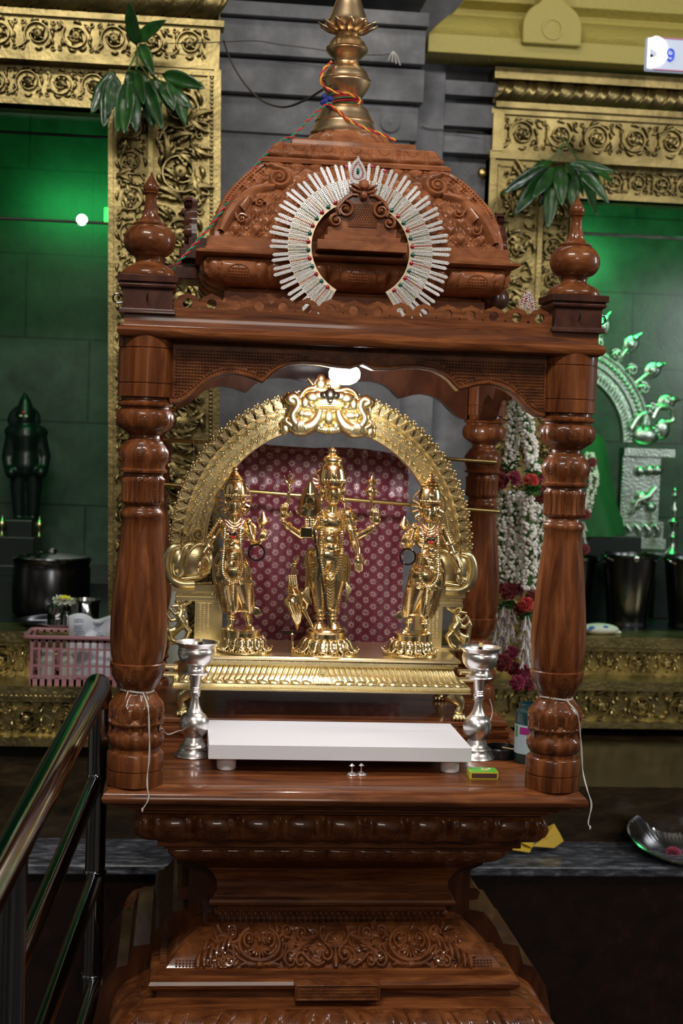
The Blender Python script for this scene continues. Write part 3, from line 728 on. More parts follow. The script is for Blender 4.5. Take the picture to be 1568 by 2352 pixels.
# sloped carved panel
P3 = [(0.300, 0.550), (0.292, 0.560), (0.272, 0.580), (0.252, 0.597), (0.244, 0.606)]
MB().sq(P3, 0, CY, 2).build('sloped_panel', 'wood_carved', sh, ang=60)
cp = MB()
mp3 = lambda u, v, d: (u, CY-(interp(P3, v)+0.7*d), v+0.7*d)
zc = 0.578
for sx in (-1, 1):
    ux = 0.135*sx
    # big C scroll wreath with flower
    cp.relief([(ux+0.036*cos(a), zc+0.004+0.0225*sin(a)) for a in [R(120+k*15) for k in range(21)]], 0.0060, 0.011, mp3)
    cp.relief([(ux+0.048*cos(a), zc+0.003+0.027*sin(a)) for a in [R(180+k*15) for k in range(13)]], 0.0042, 0.009, mp3)
    for s2 in (-1, 1):
        cp.curl(ux+s2*0.018, zc+0.010, 0.011, R(-90), 1.1, s2, 0.0052, 0.011, mp3, 0.3)
        cp.curl(ux+s2*0.050, zc+0.021, 0.010, R(-90), 1.2, -s2, 0.0044, 0.010, mp3, 0.3)
        cp.curl(ux+s2*0.055, zc-0.017, 0.012, R(90), 1.2, s2, 0.0046, 0.010, mp3, 0.3)
        for k in range(3): cp.leafr(ux+s2*(0.060+0.006*k), zc-0.008+0.003*k, R(90-s2*(60-28*k)), 0.028, 0.005, 0.008, mp3, bend=-s2*0.9)
    for k in range(7):
        a = R(-165+k*25); cp.leafr(ux+0.004*cos(a), zc-0.002, a, 0.015, 0.0042, 0.010, mp3, bend=0)
    cp.blob(ux, zc+0.012, 0.0035, 0.009, 0.009, mp3)
    cp.blob(ux, zc-0.0235, 0.012, 0.0060, 0.011, mp3)
    for s2 in (-1, 1): cp.relief([(ux+s2*0.014, zc-0.024), (ux+s2*0.026, zc-0.022), (ux+s2*0.034, zc-0.025)], 0.0042, 0.009, mp3)
    # outer acanthus plumes toward the hip
    for k in range(6):
        a_ = -38-5*k; ang_ = R(a_) if sx > 0 else R(180-a_)
        cp.leafr(sx*(0.176+0.0125*k), zc+0.021-0.0055*k, ang_, 0.031, 0.0068, 0.011, mp3, bend=-sx*0.9)
    for k in range(4):
        a_ = 60-20*k; ang_ = R(a_) if sx > 0 else R(180-a_)
        cp.leafr(sx*(0.168+0.004*k), zc-0.010-0.003*k, ang_, 0.024, 0.0055, 0.009, mp3, bend=-sx*1.0)
    cp.curl(sx*0.182, zc+0.016, 0.012, R(0), 1.4, sx, 0.0050, 0.010, mp3, 0.3)
    cp.curl(sx*0.198, zc-0.020, 0.010, R(180), 1.4, -sx, 0.0045, 0.009, mp3, 0.3)
    for r_ in range(3):
        for c_ in range(12):
            uu = 0.215+0.006*c_; vv = zc-0.024+0.004*r_
            if uu < interp(P3, vv)-0.006: cp.blob(sx*uu, vv, 0.0024, 0.0017, 0.003, mp3, 0, 5)
    for k in range(3): cp.leafr(sx*(0.088+0.010*k), zc+0.024, R(-90+sx*(30+10*k)), 0.022, 0.005, 0.009, mp3, bend=sx*0.9)
    for k in range(4): cp.leafr(sx*(0.066+0.009*k), zc+0.002-0.004*k, R(-90-sx*(70-20*k)), 0.024, 0.0050, 0.009, mp3, bend=-sx*1.0)
    # middle leaves
    for k in range(4):
        cp.leafr(sx*(0.030+0.010*k), zc+0.016-0.003*k, R(-90+sx*(62-12*k)), 0.036, 0.0068, 0.011, mp3, bend=sx*0.9)
    cp.curl(sx*0.058, zc+0.018, 0.010, R(-90), 1.3, sx, 0.004, 0.008, mp3, 0.3)
    # S scroll under the centre
    cp.curl(sx*0.016, zc-0.010, 0.011, R(90+sx*10), 1.2, sx, 0.0054, 0.013, mp3, 0.3)
    cp.curl(sx*0.062, zc-0.018, 0.010, R(90), 1.1, -sx, 0.0042, 0.010, mp3, 0.3)
    cp.relief([(sx*0.020, zc-0.021), (sx*0.033, zc-0.026), (sx*0.047, zc-0.019), (sx*0.060, zc-0.008)], 0.0044, 0.011, mp3)
cp.relief([(0.026*cos(a), zc+0.018+0.018*sin(a)) for a in [R(150+k*20) for k in range(13)]], 0.0045, 0.009, mp3)
for r_ in range(4):
    for c_ in range(8): cp.blob(-0.0155+c_*0.0044, zc+0.008+r_*0.0042, 0.0018, 0.0018, 0.003, mp3, 0, 6)
cp.leafr(0, zc-0.028, R(90), 0.030, 0.008, 0.013, mp3, bend=0)
rq_ = random.Random(11)
for k in range(150):
    uu = rq_.uniform(-0.235, 0.235); vv = zc+rq_.uniform(-0.024, 0.024)
    if abs(uu) < interp(P3, vv)-0.022:
        cp.leafr(uu, vv, rq_.uniform(0, 6.28), rq_.uniform(.016, .026), 0.0050, 0.0055, mp3, bend=rq_.choice((-1.6, 1.6)))
cp.build('acanthus_carving', 'wood_carved', sh)
MB().sq([(0.345, 0.495), (0.331, 0.503), (0.315, 0.505), (0.313, 0.515), (0.320, 0.519), (0.3265, 0.525), (0.328, 0.531), (0.3255, 0.537), (0.318, 0.541), (0.310, 0.542), (0.310, 0.551), (0.296, 0.552)], 0, CY).build('lower_nosing', 'wood_x', sh, ang=30)
ct = MB().box(-0.075, 0.075, CY-0.345, CY-0.28, 0.509, 0.540)
fr = [(-0.072, 0.512), (0.072, 0.512), (0.072, 0.537), (-0.072, 0.537)]
mpf = lambda u, v, d: (u, CY-0.345-d, v)
for a, b in zip(fr, fr[1:]+fr[:1]): ct.relief([a, ((a[0]+b[0])/2, (a[1]+b[1])/2), b], 0.0018, 0.002, mpf)
for c_ in range(24):
    for r_ in range(3): ct.blob(-0.063+c_*0.0055, 0.5185+r_*0.0055, 0.0021, 0.0017, 0.0016, mpf, 0, 6)
ct.build('centre_cartouche', 'wood_carved', sh, bev=0.001)
P4 = smoothprof([(0.330, 0.497), (0.345, 0.493), (0.365, 0.480), (0.380, 0.455), (0.385, 0.425), (0.378, 0.395), (0.362, 0.372)], 5)
def gad(u, t, w_, z):
    ph = ((u-(t-0.3)*0.05*(1 if u > 0 else -1))/0.082+0.5) % 1.0; c = abs(ph-0.5)*2
    e = min(1, t*6)*min(1, (1-t)*6)
    if c < 0.42: return 0.003*e
    q = (c-0.42)/0.58
    return (0.014*math.sqrt(max(0, 1-(2*q-1)**2 if q < 0.5 else 1-((q-0.5)*2)**2*0.999))+0.0)*e*(0.35+0.65*(1 if q < .93 else 0.2))
MB().sq(P4, 0, CY, 200, gad).build('gadrooned_base', 'wood_carved', sh, ang=60)
gb = MB()
mp4 = lambda u, v, d: (u, CY-(interp(P4, v)+0.003*min(1, (0.497-v)/0.125*6)+d), v)
for i in range(-4, 5):
    for r_ in range(13):
        for c_ in range(5):
            v_ = 0.489-r_*0.0062; t_ = (0.497-v_)/0.125
            sg_ = 1 if i > 0 else (-1 if i < 0 else 0)
            gb.blob(i*0.082+(c_-2)*0.0062+(t_-0.3)*0.05*sg_, v_, 0.0021, 0.0021, 0.0022, mp4, 0, 5)
gb.build('base_stippling', 'wood_carved', sh)
MB().sq([(0.44, 0.0), (0.44, 0.10), (0.41, 0.12), (0.39, 0.14), (0.38, 0.30), (0.39, 0.33), (0.40, 0.35), (0.395, 0.37), (0.36, 0.372)], 0, CY).build('plinth', 'wood_x', sh, ang=40)
# wider rear body of the base, set back from the front face
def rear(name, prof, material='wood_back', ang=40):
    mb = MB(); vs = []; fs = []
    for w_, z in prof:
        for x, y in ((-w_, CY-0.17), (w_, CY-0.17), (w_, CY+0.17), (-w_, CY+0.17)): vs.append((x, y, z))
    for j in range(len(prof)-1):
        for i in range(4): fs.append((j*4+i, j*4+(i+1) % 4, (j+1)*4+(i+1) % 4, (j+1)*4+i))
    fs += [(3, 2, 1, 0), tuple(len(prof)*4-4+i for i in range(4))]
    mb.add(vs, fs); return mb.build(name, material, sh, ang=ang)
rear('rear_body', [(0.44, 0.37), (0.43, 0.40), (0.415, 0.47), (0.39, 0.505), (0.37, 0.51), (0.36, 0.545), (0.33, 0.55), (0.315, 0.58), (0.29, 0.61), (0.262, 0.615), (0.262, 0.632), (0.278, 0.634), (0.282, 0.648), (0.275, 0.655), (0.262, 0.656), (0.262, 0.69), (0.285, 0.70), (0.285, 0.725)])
# --- inner platform on the table
MB().sq([(0.355, 0.895), (0.355, 0.902), (0.349, 0.905), (0.349, 0.912), (0.353, 0.914), (0.353, 0.926), (0.346, 0.928), (0.346, 0.934), (0.351, 0.936), (0.352, 0.941), (0.349, 0.9445)], 0, CY).build('tmp', 'wood_x', sh)
o_ = bpy.data.objects['tmp']; me = o_.data
for v in me.vertices: v.co.y = 0.49+(v.co.y-CY)*(0.175/0.355)
o_.name = 'inner_platform'; me.name = 'inner_platform'; me.set_sharp_from_angle(angle=R(30))

# --- pillars
PP = [(0.047, 0.895), (0.0475, 0.897), (0.0475, 0.9195), (0.0455, 0.9205), (0.0455, 0.9215), (0.0475, 0.9225), (0.0475, 0.947), (0.0455, 0.950), (0.041, 0.952), (0.0405, 0.958), (0.044, 0.962), (0.0472, 0.968), (0.048, 0.974), (0.0468, 0.981),
      (0.042, 0.986), (0.0405, 0.991), (0.042, 0.995), (0.0462, 0.998), (0.0468, 1.001), (0.044, 1.004), (0.0425, 1.008), (0.0448, 1.016), (0.0462, 1.024), (0.0450, 1.031), (0.040, 1.038), (0.0345, 1.042), (0.033, 1.045), (0.030, 1.047), (0.0275, 1.050), (0.027, 1.053),
      (0.0275, 1.056), (0.030, 1.059), (0.035, 1.066), (0.040, 1.075), (0.0435, 1.085), (0.0455, 1.095), (0.0462, 1.100), (0.044, 1.102), (0.0415, 1.101), (0.042, 1.104),
      (0.0445, 1.112), (0.0468, 1.128), (0.0478, 1.150), (0.0474, 1.175), (0.0455, 1.205), (0.0420, 1.245), (0.0375, 1.290), (0.0338, 1.325), (0.0322, 1.343),
      (0.0345, 1.346), (0.0355, 1.350), (0.0350, 1.3545), (0.032, 1.358), (0.0295, 1.361), (0.0292, 1.366), (0.0335, 1.369), (0.0358, 1.373), (0.0348, 1.377), (0.0343, 1.39), (0.0348, 1.403), (0.036, 1.410), (0.0335, 1.4135),
      (0.0325, 1.416), (0.0325, 1.419), (0.0395, 1.4215), (0.0402, 1.425), (0.0365, 1.428), (0.0365, 1.432), (0.0395, 1.440), (0.0412, 1.449), (0.0405, 1.457), (0.036, 1.466), (0.032, 1.470), (0.0315, 1.473), (0.028, 1.475), (0.0258, 1.478), (0.0255, 1.483), (0.0285, 1.486), (0.033, 1.489),
      (0.041, 1.494), (0.0455, 1.500), (0.0478, 1.508), (0.0472, 1.517), (0.044, 1.524), (0.040, 1.527), (0.040, 1.5295), (0.0455, 1.532), (0.0462, 1.535), (0.042, 1.538), (0.0400, 1.541), (0.0400, 1.546),
      (0.0462, 1.547), (0.0462, 1.567), (0.0447, 1.568), (0.0447, 1.5695), (0.0462, 1.5705), (0.0462, 1.625), (0.0447, 1.626), (0.0447, 1.6275), (0.0462, 1.6285), (0.0462, 1.647)]
def pmod(a, r, z):
    k = 1.0
    if 1.064 < z < 1.0995: k += 0.055*(abs(cos(4*a))**0.5-0.75)
    if 1.006 < z < 1.034: k += 0.06*(abs(cos(3*a))**0.5-0.75)
    if 1.434 < z < 1.462: k += 0.07*(abs(cos(3*a))**0.5-0.75)
    if 1.496 < z < 1.522: k += 0.07*(abs(cos(4*a))**0.5-0.75)
    if 1.371 < z < 1.412: k += 0.03*cos(24*a)
    return k
def pillar(x, y, mat_z, fine):
    n = 96 if fine else 48
    p_ = MB().lathe(PP, (x, y, 0), n, pmod).build('pillar', mat_z, sh, ang=45)
    if not fine: return p_
    cv = MB()
    def mpx(u, v, d):
        rr = interp(PP, v)*pmod(u, 0, v)+d; return (x+rr*cos(u), y+rr*sin(u), v)
    def patch(z0, rows, cols, sp, count, off, lim):
        r_ = interp(PP, z0)
        for q in range(count):
            a = off+2*pi*q/count
            if sin(a) > 0.35: continue
            cv.relief([(a+(cols*sp*0.62)*cos(t)/r_, z0+rows*sp*0.62*sin(t)) for t in [2*pi*k/12 for k in range(13)]], 0.0007/1, 0.0008, lambda u, v, d: mpx(u, v, d))
            for i in range(rows):
                for j in range(cols):
                    uu = (j-(cols-1)/2)*sp; vv = (i-(rows-1)/2)*sp
                    if (uu/(cols*sp*0.55))**2+(vv/(rows*sp*0.55))**2 < 1: cv.blob(a+uu/r_, z0+vv, sp*0.36/r_, sp*0.36, 0.0012, mpx, 0, 6)
    patch(1.085, 5, 5, 0.0032, 8, -pi/2, 0); patch(1.021, 5, 5, 0.0032, 6, -pi/2, 0)
    patch(1.449, 5, 5, 0.0032, 6, -pi/2, 0); patch(1.508, 4, 5, 0.0032, 8, -pi/2, 0)
    for q in range(24):
        a = 2*pi*(q+0.5)/24-pi/2
        if sin(a) > 0.35: continue
        for i in range(12): cv.blob(a, 1.378+i*0.0026, 0.035, 0.0011, 0.0014, mpx, 0, 6)
    for q in range(6):   # drooping petals on the lower bulb
        a = -pi/2+2*pi*(q+0.5)/6
        cv.relief([(a+0.40*t, 1.000+0.030*(1-abs(t))**0.6) for t in (-1, -.75, -.5, -.25, 0)], 0.035, 0.0015, mpx)
        cv.relief([(a+0.40*t, 1.000+0.030*(1-abs(t))**0.6) for t in (0, .25, .5, .75, 1)], 0.035, 0.0015, mpx)
    cv.build('lotus_carving', 'wood_carved', p_)
    return p_
for x, y, f in ((-0.361, 0, True), (0.361, 0, True), (-0.361, 0.72, False), (0.361, 0.72, False)):
    pillar(x, y, 'wood_z', f)

# --- valances between the pillars
def mesh2d(outline, holes, th):
    cu = bpy.data.curves.new('c', 'CURVE'); cu.dimensions = '2D'; cu.fill_mode = 'BOTH'; cu.extrude = th/2
    for pl in [outline]+holes:
        sp = cu.splines.new('POLY'); sp.points.add(len(pl)-1); sp.use_cyclic_u = True
        for p_, (a, b) in zip(sp.points, pl): p_.co = (a, b, 0, 1)
    ob = bpy.data.objects.new('c', cu); C.objects.link(ob)
    dg = bpy.context.evaluated_depsgraph_get(); me_ = bpy.data.meshes.new_from_object(ob.evaluated_get(dg))
    vs = [tuple(v.co) for v in me_.vertices]; fs = [tuple(p_.vertices) for p_ in me_.polygons]
    bpy.data.objects.remove(ob); bpy.data.curves.remove(cu); bpy.data.meshes.remove(me_)
    return vs, fs
half = [(0.317, 1.537), (0.306, 1.538), (0.292, 1.546), (0.280, 1.557), (0.268, 1.569), (0.254, 1.579), (0.236, 1.586), (0.216, 1.589), (0.196, 1.586), (0.180, 1.581), (0.167, 1.577), (0.160, 1.584), (0.150, 1.594), (0.138, 1.602), (0.122, 1.609), (0.100, 1.612), (0.07, 1.611), (0.045, 1.607), (0.02, 1.606), (0.0, 1.614)]
inner = half
def valance(side):
    edge = half+[(-x, z) for x, z in half[-2::-1]]
    outl = edge+[(-0.317, 1.647), (0.317, 1.647)]
    vs, fs = mesh2d(outl, [], 0.036)
    Y0 = -0.006
    def T(x, y, z):
        return {'f': (x, y, z), 'b': (x, 0.72-y, z), 'l': (-0.361+y, CY+x, z), 'r': (0.361-y, CY+x, z)}[side]
    mb = MB().add([T(a, Y0+0.012+c, b) for a, b, c in vs], fs)
    cv = MB()
    mpv = lambda u, v, d: T(u, Y0-0.006-d, v)
    # raised lip following the edge, a bead line and a woven ground
    e2 = [(x, z+0.004) for x, z in edge]
    cv.relief(e2, 0.0035, 0.004, mpv)
    def ez(x): return interp([(b, a) for a, b in [(abs(p[0]), p[1]) for p in half]][::-1], abs(x)) if False else np.interp(abs(x), [p[0] for p in half][::-1], [p[1] for p in half][::-1])
    if side in 'fb':
        for i in range(len(edge)-1):
            (xa, za), (xb, zb) = edge[i], edge[i+1]
            n_ = max(1, int(math.hypot(xb-xa, zb-za)/0.0048))
            for k in range(n_):
                t = (k+.5)/n_; x = xa+(xb-xa)*t; z = za+(zb-za)*t+0.0115
                if abs(x) > 0.09: cv.blob(x, z, 0.0019, 0.0015, 0.0032, mpv, 0, 6)
    if side == 'f':
        for i in range(2):
            s_ = -1 if i == 0 else 1
            for c_ in range(46):
                x = 0.311-c_*0.0052
                for r_ in range(18):
                    z = 1.627-r_*0.0052
                    if z > ez(x)+0.016: cv.blob(s_*x, z, 0.0023, 0.0018, 0.0042, mpv, 0, 6)
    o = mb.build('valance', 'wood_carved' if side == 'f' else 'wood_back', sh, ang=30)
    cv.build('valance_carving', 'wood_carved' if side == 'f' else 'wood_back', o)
for s_ in 'fblr': valance(s_)

# --- canopy slab
MB().sq([(0.36, 1.642), (0.398, 1.642), (0.405, 1.645), (0.4085, 1.650), (0.409, 1.655), (0.406, 1.660), (0.402, 1.6625), (0.399, 1.663), (0.398, 1.6655), (0.398, 1.682), (0.30, 1.682)], 0, CY).build('canopy_slab', 'wood_x', sh, ang=30)
# --- pierced cresting boards
nh = 16; x_ = [(-0.2955+i*0.0395) for i in range(nh)]
def cresting(side):
    top = []
    for i, hx in enumerate(x_):
        for k in range(9):
            t = -1+k/4.0; top.append((hx+t*0.0195, 1.7065+0.0115*math.sqrt(max(0, 1-t*t))*(1+0.25*max(0, 1-abs(t)*3.5))))
    outl = [(-0.318, 1.680), (-0.318, 1.712)]+top+[(0.318, 1.712), (0.318, 1.680)]
    holes = []
    for hx in x_:
        holes.append([(hx+0.0083*cos(a), 1.7035+0.0083*sin(a)) for a in [2*pi*k/18 for k in range(18)]])
        holes.append([(hx+0.01975+0.0023*cos(a), 1.6965+0.0023*sin(a)) for a in [2*pi*k/8 for k in range(8)]])
    holes = holes[:-1]
    vs, fs = mesh2d(outl, holes, 0.012)
    def T(x, y, z):
        return {'f': (x, y, z), 'b': (x, 0.72-y, z), 'l': (-0.361+y-0.03+0.03, CY+x, z), 'r': (0.361-y, CY+x, z)}[side]
    MB().add([T(a, -0.024+c, b) for a, b, c in vs], fs).build('cresting_board', 'wood_x', sh, ang=30)
for s_ in 'fblr': cresting(s_)
# --- corner blocks and finials
FIN = [(0.0, 1.745), (0.045, 1.746), (0.0455, 1.749), (0.043, 1.755), (0.037, 1.761), (0.029, 1.765), (0.023, 1.768), (0.0215, 1.771), (0.0225, 1.776), (0.0235, 1.779), (0.030, 1.781), (0.037, 1.787), (0.0415, 1.795), (0.043, 1.804), (0.0415, 1.814), (0.037, 1.822), (0.031, 1.828), (0.0265, 1.830), (0.0275, 1.8315), (0.0275, 1.834), (0.0225, 1.8345),
       (0.0175, 1.838), (0.0135, 1.845), (0.0110, 1.855), (0.0095, 1.868), (0.0092, 1.879), (0.0115, 1.882), (0.0135, 1.884), (0.0105, 1.886), (0.012, 1.888), (0.0130, 1.892), (0.0118, 1.897), (0.0075, 1.904), (0.003, 1.912), (0.0012, 1.917), (0.0002, 1.919)]
def sqb(mb, x, y, prof):
    vs = []; fs = []
    for w_, z in prof:
        vs += [(x-w_, y-w_, z), (x+w_, y-w_, z), (x+w_, y+w_, z), (x-w_, y+w_, z)]
    m_ = len(prof)
    for j in range(m_-1):
        for i in range(4): fs.append((j*4+i, j*4+(i+1) % 4, (j+1)*4+(i+1) % 4, (j+1)*4+i))
    fs += [(3, 2, 1, 0), tuple((m_-1)*4+i for i in range(4))]
    mb.add(vs, fs)
for x, y in ((-0.361, 0), (0.361, 0), (-0.361, 0.72), (0.361, 0.72)):
    b_ = MB(); sqb(b_, x, y, [(0.046, 1.682), (0.046, 1.686), (0.0445, 1.690), (0.0405, 1.690), (0.0405, 1.722), (0.0455, 1.725), (0.0465, 1.729), (0.0445, 1.733), (0.049, 1.734), (0.0495, 1.745)])
    blk = b_.build('corner_block', 'wood_dark', sh, smooth=True, ang=25, bev=0.0006)
    if y == 0:
        hk = MB()
        hk.tube([(x, -0.040, 1.7045), (x, -0.046, 1.703), (x, -0.050, 1.706), (x, -0.051, 1.711), (x, -0.048, 1.715)], 0.0012, 8)
        sx = -1 if x < 0 else 1
        hk.tube([(x+sx*0.040, 0, 1.703)]+[(x+sx*(0.050+0.008*sin(a)), 0, 1.7085-0.008*cos(a)) for a in [R(k) for k in range(0, 261, 26)]], 0.0014, 8)
        hk.build('hook', 'steel_dark', blk)
    def fm(a, r, z): return 1+(0.05*cos(16*a) if 1.836 < z < 1.856 else (0.02*cos(32*a) if 1.8312 < z < 1.8345 else 0))
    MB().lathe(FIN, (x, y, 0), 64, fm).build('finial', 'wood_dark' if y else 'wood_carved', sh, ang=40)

# --- roof
MB().sq([(0.245, 1.682), (0.245, 1.690), (0.236, 1.693), (0.236, 1.722), (0.233, 1.728), (0.233, 1.740), (0.226, 1.745), (0.22, 1.752)], 0, CY).build('roof_step', 'wood_roof', sh, smooth=False, bev=0.001)
P5 = smoothprof([(0.222, 1.748), (0.240, 1.750), (0.256, 1.757), (0.266, 1.768), (0.270, 1.780), (0.268, 1.790), (0.262, 1.796)], 4)
MB().sq(P5, 0, CY, 180, petal_disp(0.105, 0.008, 0.10)).build('roof_cornice', 'wood_roof', sh, ang=60)
mp5 = lambda u, v, d: (u, CY-(interp(P5, v)+0.0065+d), v)
for i in range(-2, 3):
    cu = i*0.105; rb = MB()
    rb.relief([(cu+0.020*cos(a), 1.768+0.016*sin(a)) for a in [R(k*15) for k in range(-2, 15)]], 0.0014, 0.002, mp5)
    for r_ in range(6):
        for c_ in range(7):
            uu = (c_-3)*0.0050; vv = 1.758+r_*0.0046
            if (uu/0.017)**2+((vv-1.768)/0.0135)**2 < 1: rb.blob(cu+uu, vv, 0.0020, 0.0019, 0.0028, mp5, 0, 6)
    rb.build('cornice_bud', 'wood_roof', sh)
MB().sq([(0.262, 1.796), (0.280, 1.799), (0.284, 1.802), (0.2845, 1.806), (0.276, 1.8085), (0.2685, 1.8095), (0.2685, 1.8125), (0.266, 1.8145), (0.266, 1.830), (0.262, 1.832), (0.25, 1.834)], 0, CY).build('roof_ledge', 'wood_roof', sh, ang=30)
P6 = smoothprof([(0.256, 1.832), (0.254, 1.852), (0.247, 1.878), (0.235, 1.905), (0.216, 1.932), (0.194, 1.957), (0.172, 1.976), (0.166, 1.980)], 9)
def lattice(u, t, w_, z):
    # diagonal bands with a leaf in every lozenge
    s_ = 0.036; q = z*1.12
    a = (u+q)/s_; b = (u-q)/s_
    fa = abs((a % 1.0)-0.5)*2; fb = abs((b % 1.0)-0.5)*2
    edge = max(fa, fb)
    if abs(u) > w_-0.012: return 0.002
    if edge > 0.90: return 0.0005
    if edge > 0.80: return -0.0030
    ca = (a % 1.0)-0.5; cb = (b % 1.0)-0.5
    xx = (ca+cb); yy = (ca-cb)
    # three-lobed leaf, broad above, tip below
    up_ = max(0, 1-(abs(xx)/0.55)**2-((yy-0.16)/0.48)**2)
    lo_ = max(0, 1-(abs(xx)/(0.20))**2-((yy+0.34)/0.30)**2)
    return 0.0048*up_**0.6+0.0034*lo_**0.6
MB().sq(P6, 0, CY, 300, lattice).build('roof_dome', 'wood_roof', sh, ang=60)
mp6 = lambda u, v, d: (u, CY-(interp(P6, v)+0.9*d), v+0.35*d)
for sx in (-1, 1):
    rc = MB()
    # scroll and serpent-like band running down each hip
    rc.curl(sx*0.142, 1.944, 0.021, R(90), 1.7, sx, 0.0075, 0.013, mp6, 0.2)
    rc.relief([(sx*0.142, 1.966), (sx*0.155, 1.973), (sx*0.165, 1.968)], 0.006, 0.010, mp6)
    rc.relief([(sx*0.150, 1.926), (sx*0.170, 1.924), (sx*0.186, 1.918), (sx*0.202, 1.902), (sx*0.214, 1.885)], lambda t: 0.006+0.012*t, 0.012, mp6)
    rc.relief([(sx*0.208, 1.900), (sx*0.220, 1.885), (sx*0.230, 1.868), (sx*0.238, 1.850), (sx*0.242, 1.838)], lambda t: 0.017-0.009*t, 0.014, mp6)
    rc.curl(sx*0.176, 1.893, 0.009, R(0), 1.2, -sx, 0.004, 0.010, mp6, 0.3)
    rc.relief([(sx*0.186, 1.893), (sx*0.192, 1.905), (sx*0.197, 1.910)], 0.004, 0.009, mp6)
    rc.curl(sx*0.207, 1.862, 0.009, R(20), 1.2, -sx, 0.0042, 0.010, mp6, 0.3)
    rc.relief([(sx*0.215, 1.862), (sx*0.219, 1.875), (sx*0.222, 1.882)], 0.004, 0.009, mp6)
    for k in range(60):
        v_ = 1.875+0.092*(k % 20)/20; du = 0.006+0.009*(k//20)
        ww = interp(P6, v_)-du
        if v_ > 1.885: rc.blob(sx*ww, v_, 0.0022, 0.0018, 0.0055, mp6, 0, 5)
    rc.build('hip_scrollwork', 'wood_roof', sh)
MB().sq([(0.160, 1.979), (0.172, 1.980), (0.173, 1.986), (0.168, 1.988), (0.166, 1.990), (0.155, 1.992)], 0, CY).build('roof_ledge', 'wood_roof', sh, smooth=False)
P7 = smoothprof([(0.154, 1.990), (0.158, 1.995), (0.158, 2.000), (0.152, 2.006), (0.147, 2.016), (0.140, 2.021), (0.12, 2.024)], 4)
MB().sq(P7, 0, CY, 120, petal_disp(0.052, 0.0045)).build('upper_lotus_band', 'wood_roof', sh, ang=60)
mp7 = lambda u, v, d: (u, CY-(interp(P7, v)+0.004+d), v)
rq = MB()
for i in range(-2, 3):
    rq.relief([(i*0.052+0.009*cos(a), 2.015+0.009*sin(a)) for a in [R(180+k*15) for k in range(13)]], 0.0016, 0.002, mp7)
rq.build('band_buds', 'wood_roof', sh)
MB().sq([(0.112, 2.022), (0.1155, 2.0225), (0.1155, 2.034), (0.112, 2.036)], 0, CY).build('roof_slab', 'wood_roof', sh, smooth=False, bev=0.001)
MB().lathe([(0.090, 2.035), (0.089, 2.041), (0.083, 2.051), (0.074, 2.060), (0.064, 2.067)], (-0.0, CY, 0), 80, lambda a, r, z: 1+0.05*abs(cos(11*a))).build('roof_lotus', 'wood_roof', sh)
# --- niche gable projecting from the roof front, and the side ones
def gable(side, full):
    def T(x, y, z):
        return {'f': (x, CY-y, z), 'l': (-y, CY+x, z), 'r': (y, CY+x, z), 'b': (x, CY+y, z)}[side]
    mb = MB()
    def bx(x0, x1, y0, y1, z0, z1):
        vs = [T(x, y, z) for z in (z0, z1) for y in (y0, y1) for x in (x0, x1)]
        mb.add(vs, [(0, 2, 3, 1), (4, 5, 7, 6), (0, 1, 5, 4), (2, 6, 7, 3), (0, 4, 6, 2), (1, 3, 7, 5)])
    bx(-0.078, 0.078, 0.20, 0.312, 1.812, 1.829)
    bx(-0.066, 0.066, 0.20, 0.308, 1.829, 1.8375)
    bx(-0.060, 0.060, 0.20, 0.298, 1.8375, 1.853)
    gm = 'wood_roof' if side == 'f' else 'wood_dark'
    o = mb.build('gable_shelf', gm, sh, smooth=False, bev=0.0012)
    cr = MB(); YY = 0.300
    vs, fs = mesh2d([(-0.047, 1.852), (0.047, 1.852), (0.044, 1.868), (0.047, 1.885), (0.042, 1.898), (0.030, 1.908), (0.016, 1.914), (0.010, 1.926), (0.0, 1.933), (-0.010, 1.926), (-0.016, 1.914), (-0.030, 1.908), (-0.042, 1.898), (-0.047, 1.885), (-0.044, 1.868)], [], 0.014)
    cr.add([T(a, YY-0.010+c, b) for a, b, c in vs], fs)
    mpg = lambda u, v, d: T(u, YY-0.003+d, v)
    for sx in (-1, 1):
        cr.curl(sx*0.031, 1.883, 0.014, R(90), 1.5, sx if side == 'f' else sx, 0.0048, 0.012, mpg, 0.2)
        cr.curl(sx*0.046, 1.863, 0.0105, R(90), 1.4, -sx, 0.0042, 0.011, mpg, 0.25)
        cr.relief([(sx*0.010, 1.908), (sx*0.020, 1.908), (sx*0.032, 1.900), (sx*0.044, 1.885), (sx*0.040, 1.873)], 0.0042, 0.011, mpg)
        cr.leafr(sx*0.006, 1.912, R(90-sx*75), 0.022, 0.004, 0.012, mpg, bend=sx*0.5)
        cr.leafr(sx*0.006, 1.918, R(90-sx*55), 0.020, 0.0035, 0.012, mpg, bend=-sx*0.4)
    cr.blob(0, 1.907, 0.008, 0.010, 0.018, mpg); cr.blob(0, 1.926, 0.0105, 0.011, 0.014, mpg)
    for k in range(-9, 10):
        for s2 in (-1, 1):
            pts = [(k*0.0042+s2*0.5*(v-1.87), v) for v in (1.854, 1.862, 1.870, 1.878, 1.886, 1.894)]
            pts = [p_ for p_ in pts if abs(p_[0]) < 0.027]
            if len(pts) > 1: cr.relief(pts, 0.0009, 0.0028, mpg)
    cr.build('gable_crest', gm, o)
for s_ in 'flrb': gable(s_, True)
# dark side gable seen past the left end of the roof
kb = MB()
kb.box(-0.335, -0.27, 0.30, 0.44, 1.775, 1.80).box(-0.315, -0.28, 0.32, 0.42, 1.80, 1.835)
kb.build('side_bracket', 'wood_dark', sh, bev=0.002)
MB().ell((0.245, 0.14, 1.752), (0.018, 0.018, 0.022), 16, 10).build('roof_knob', 'wood_dark', sh)

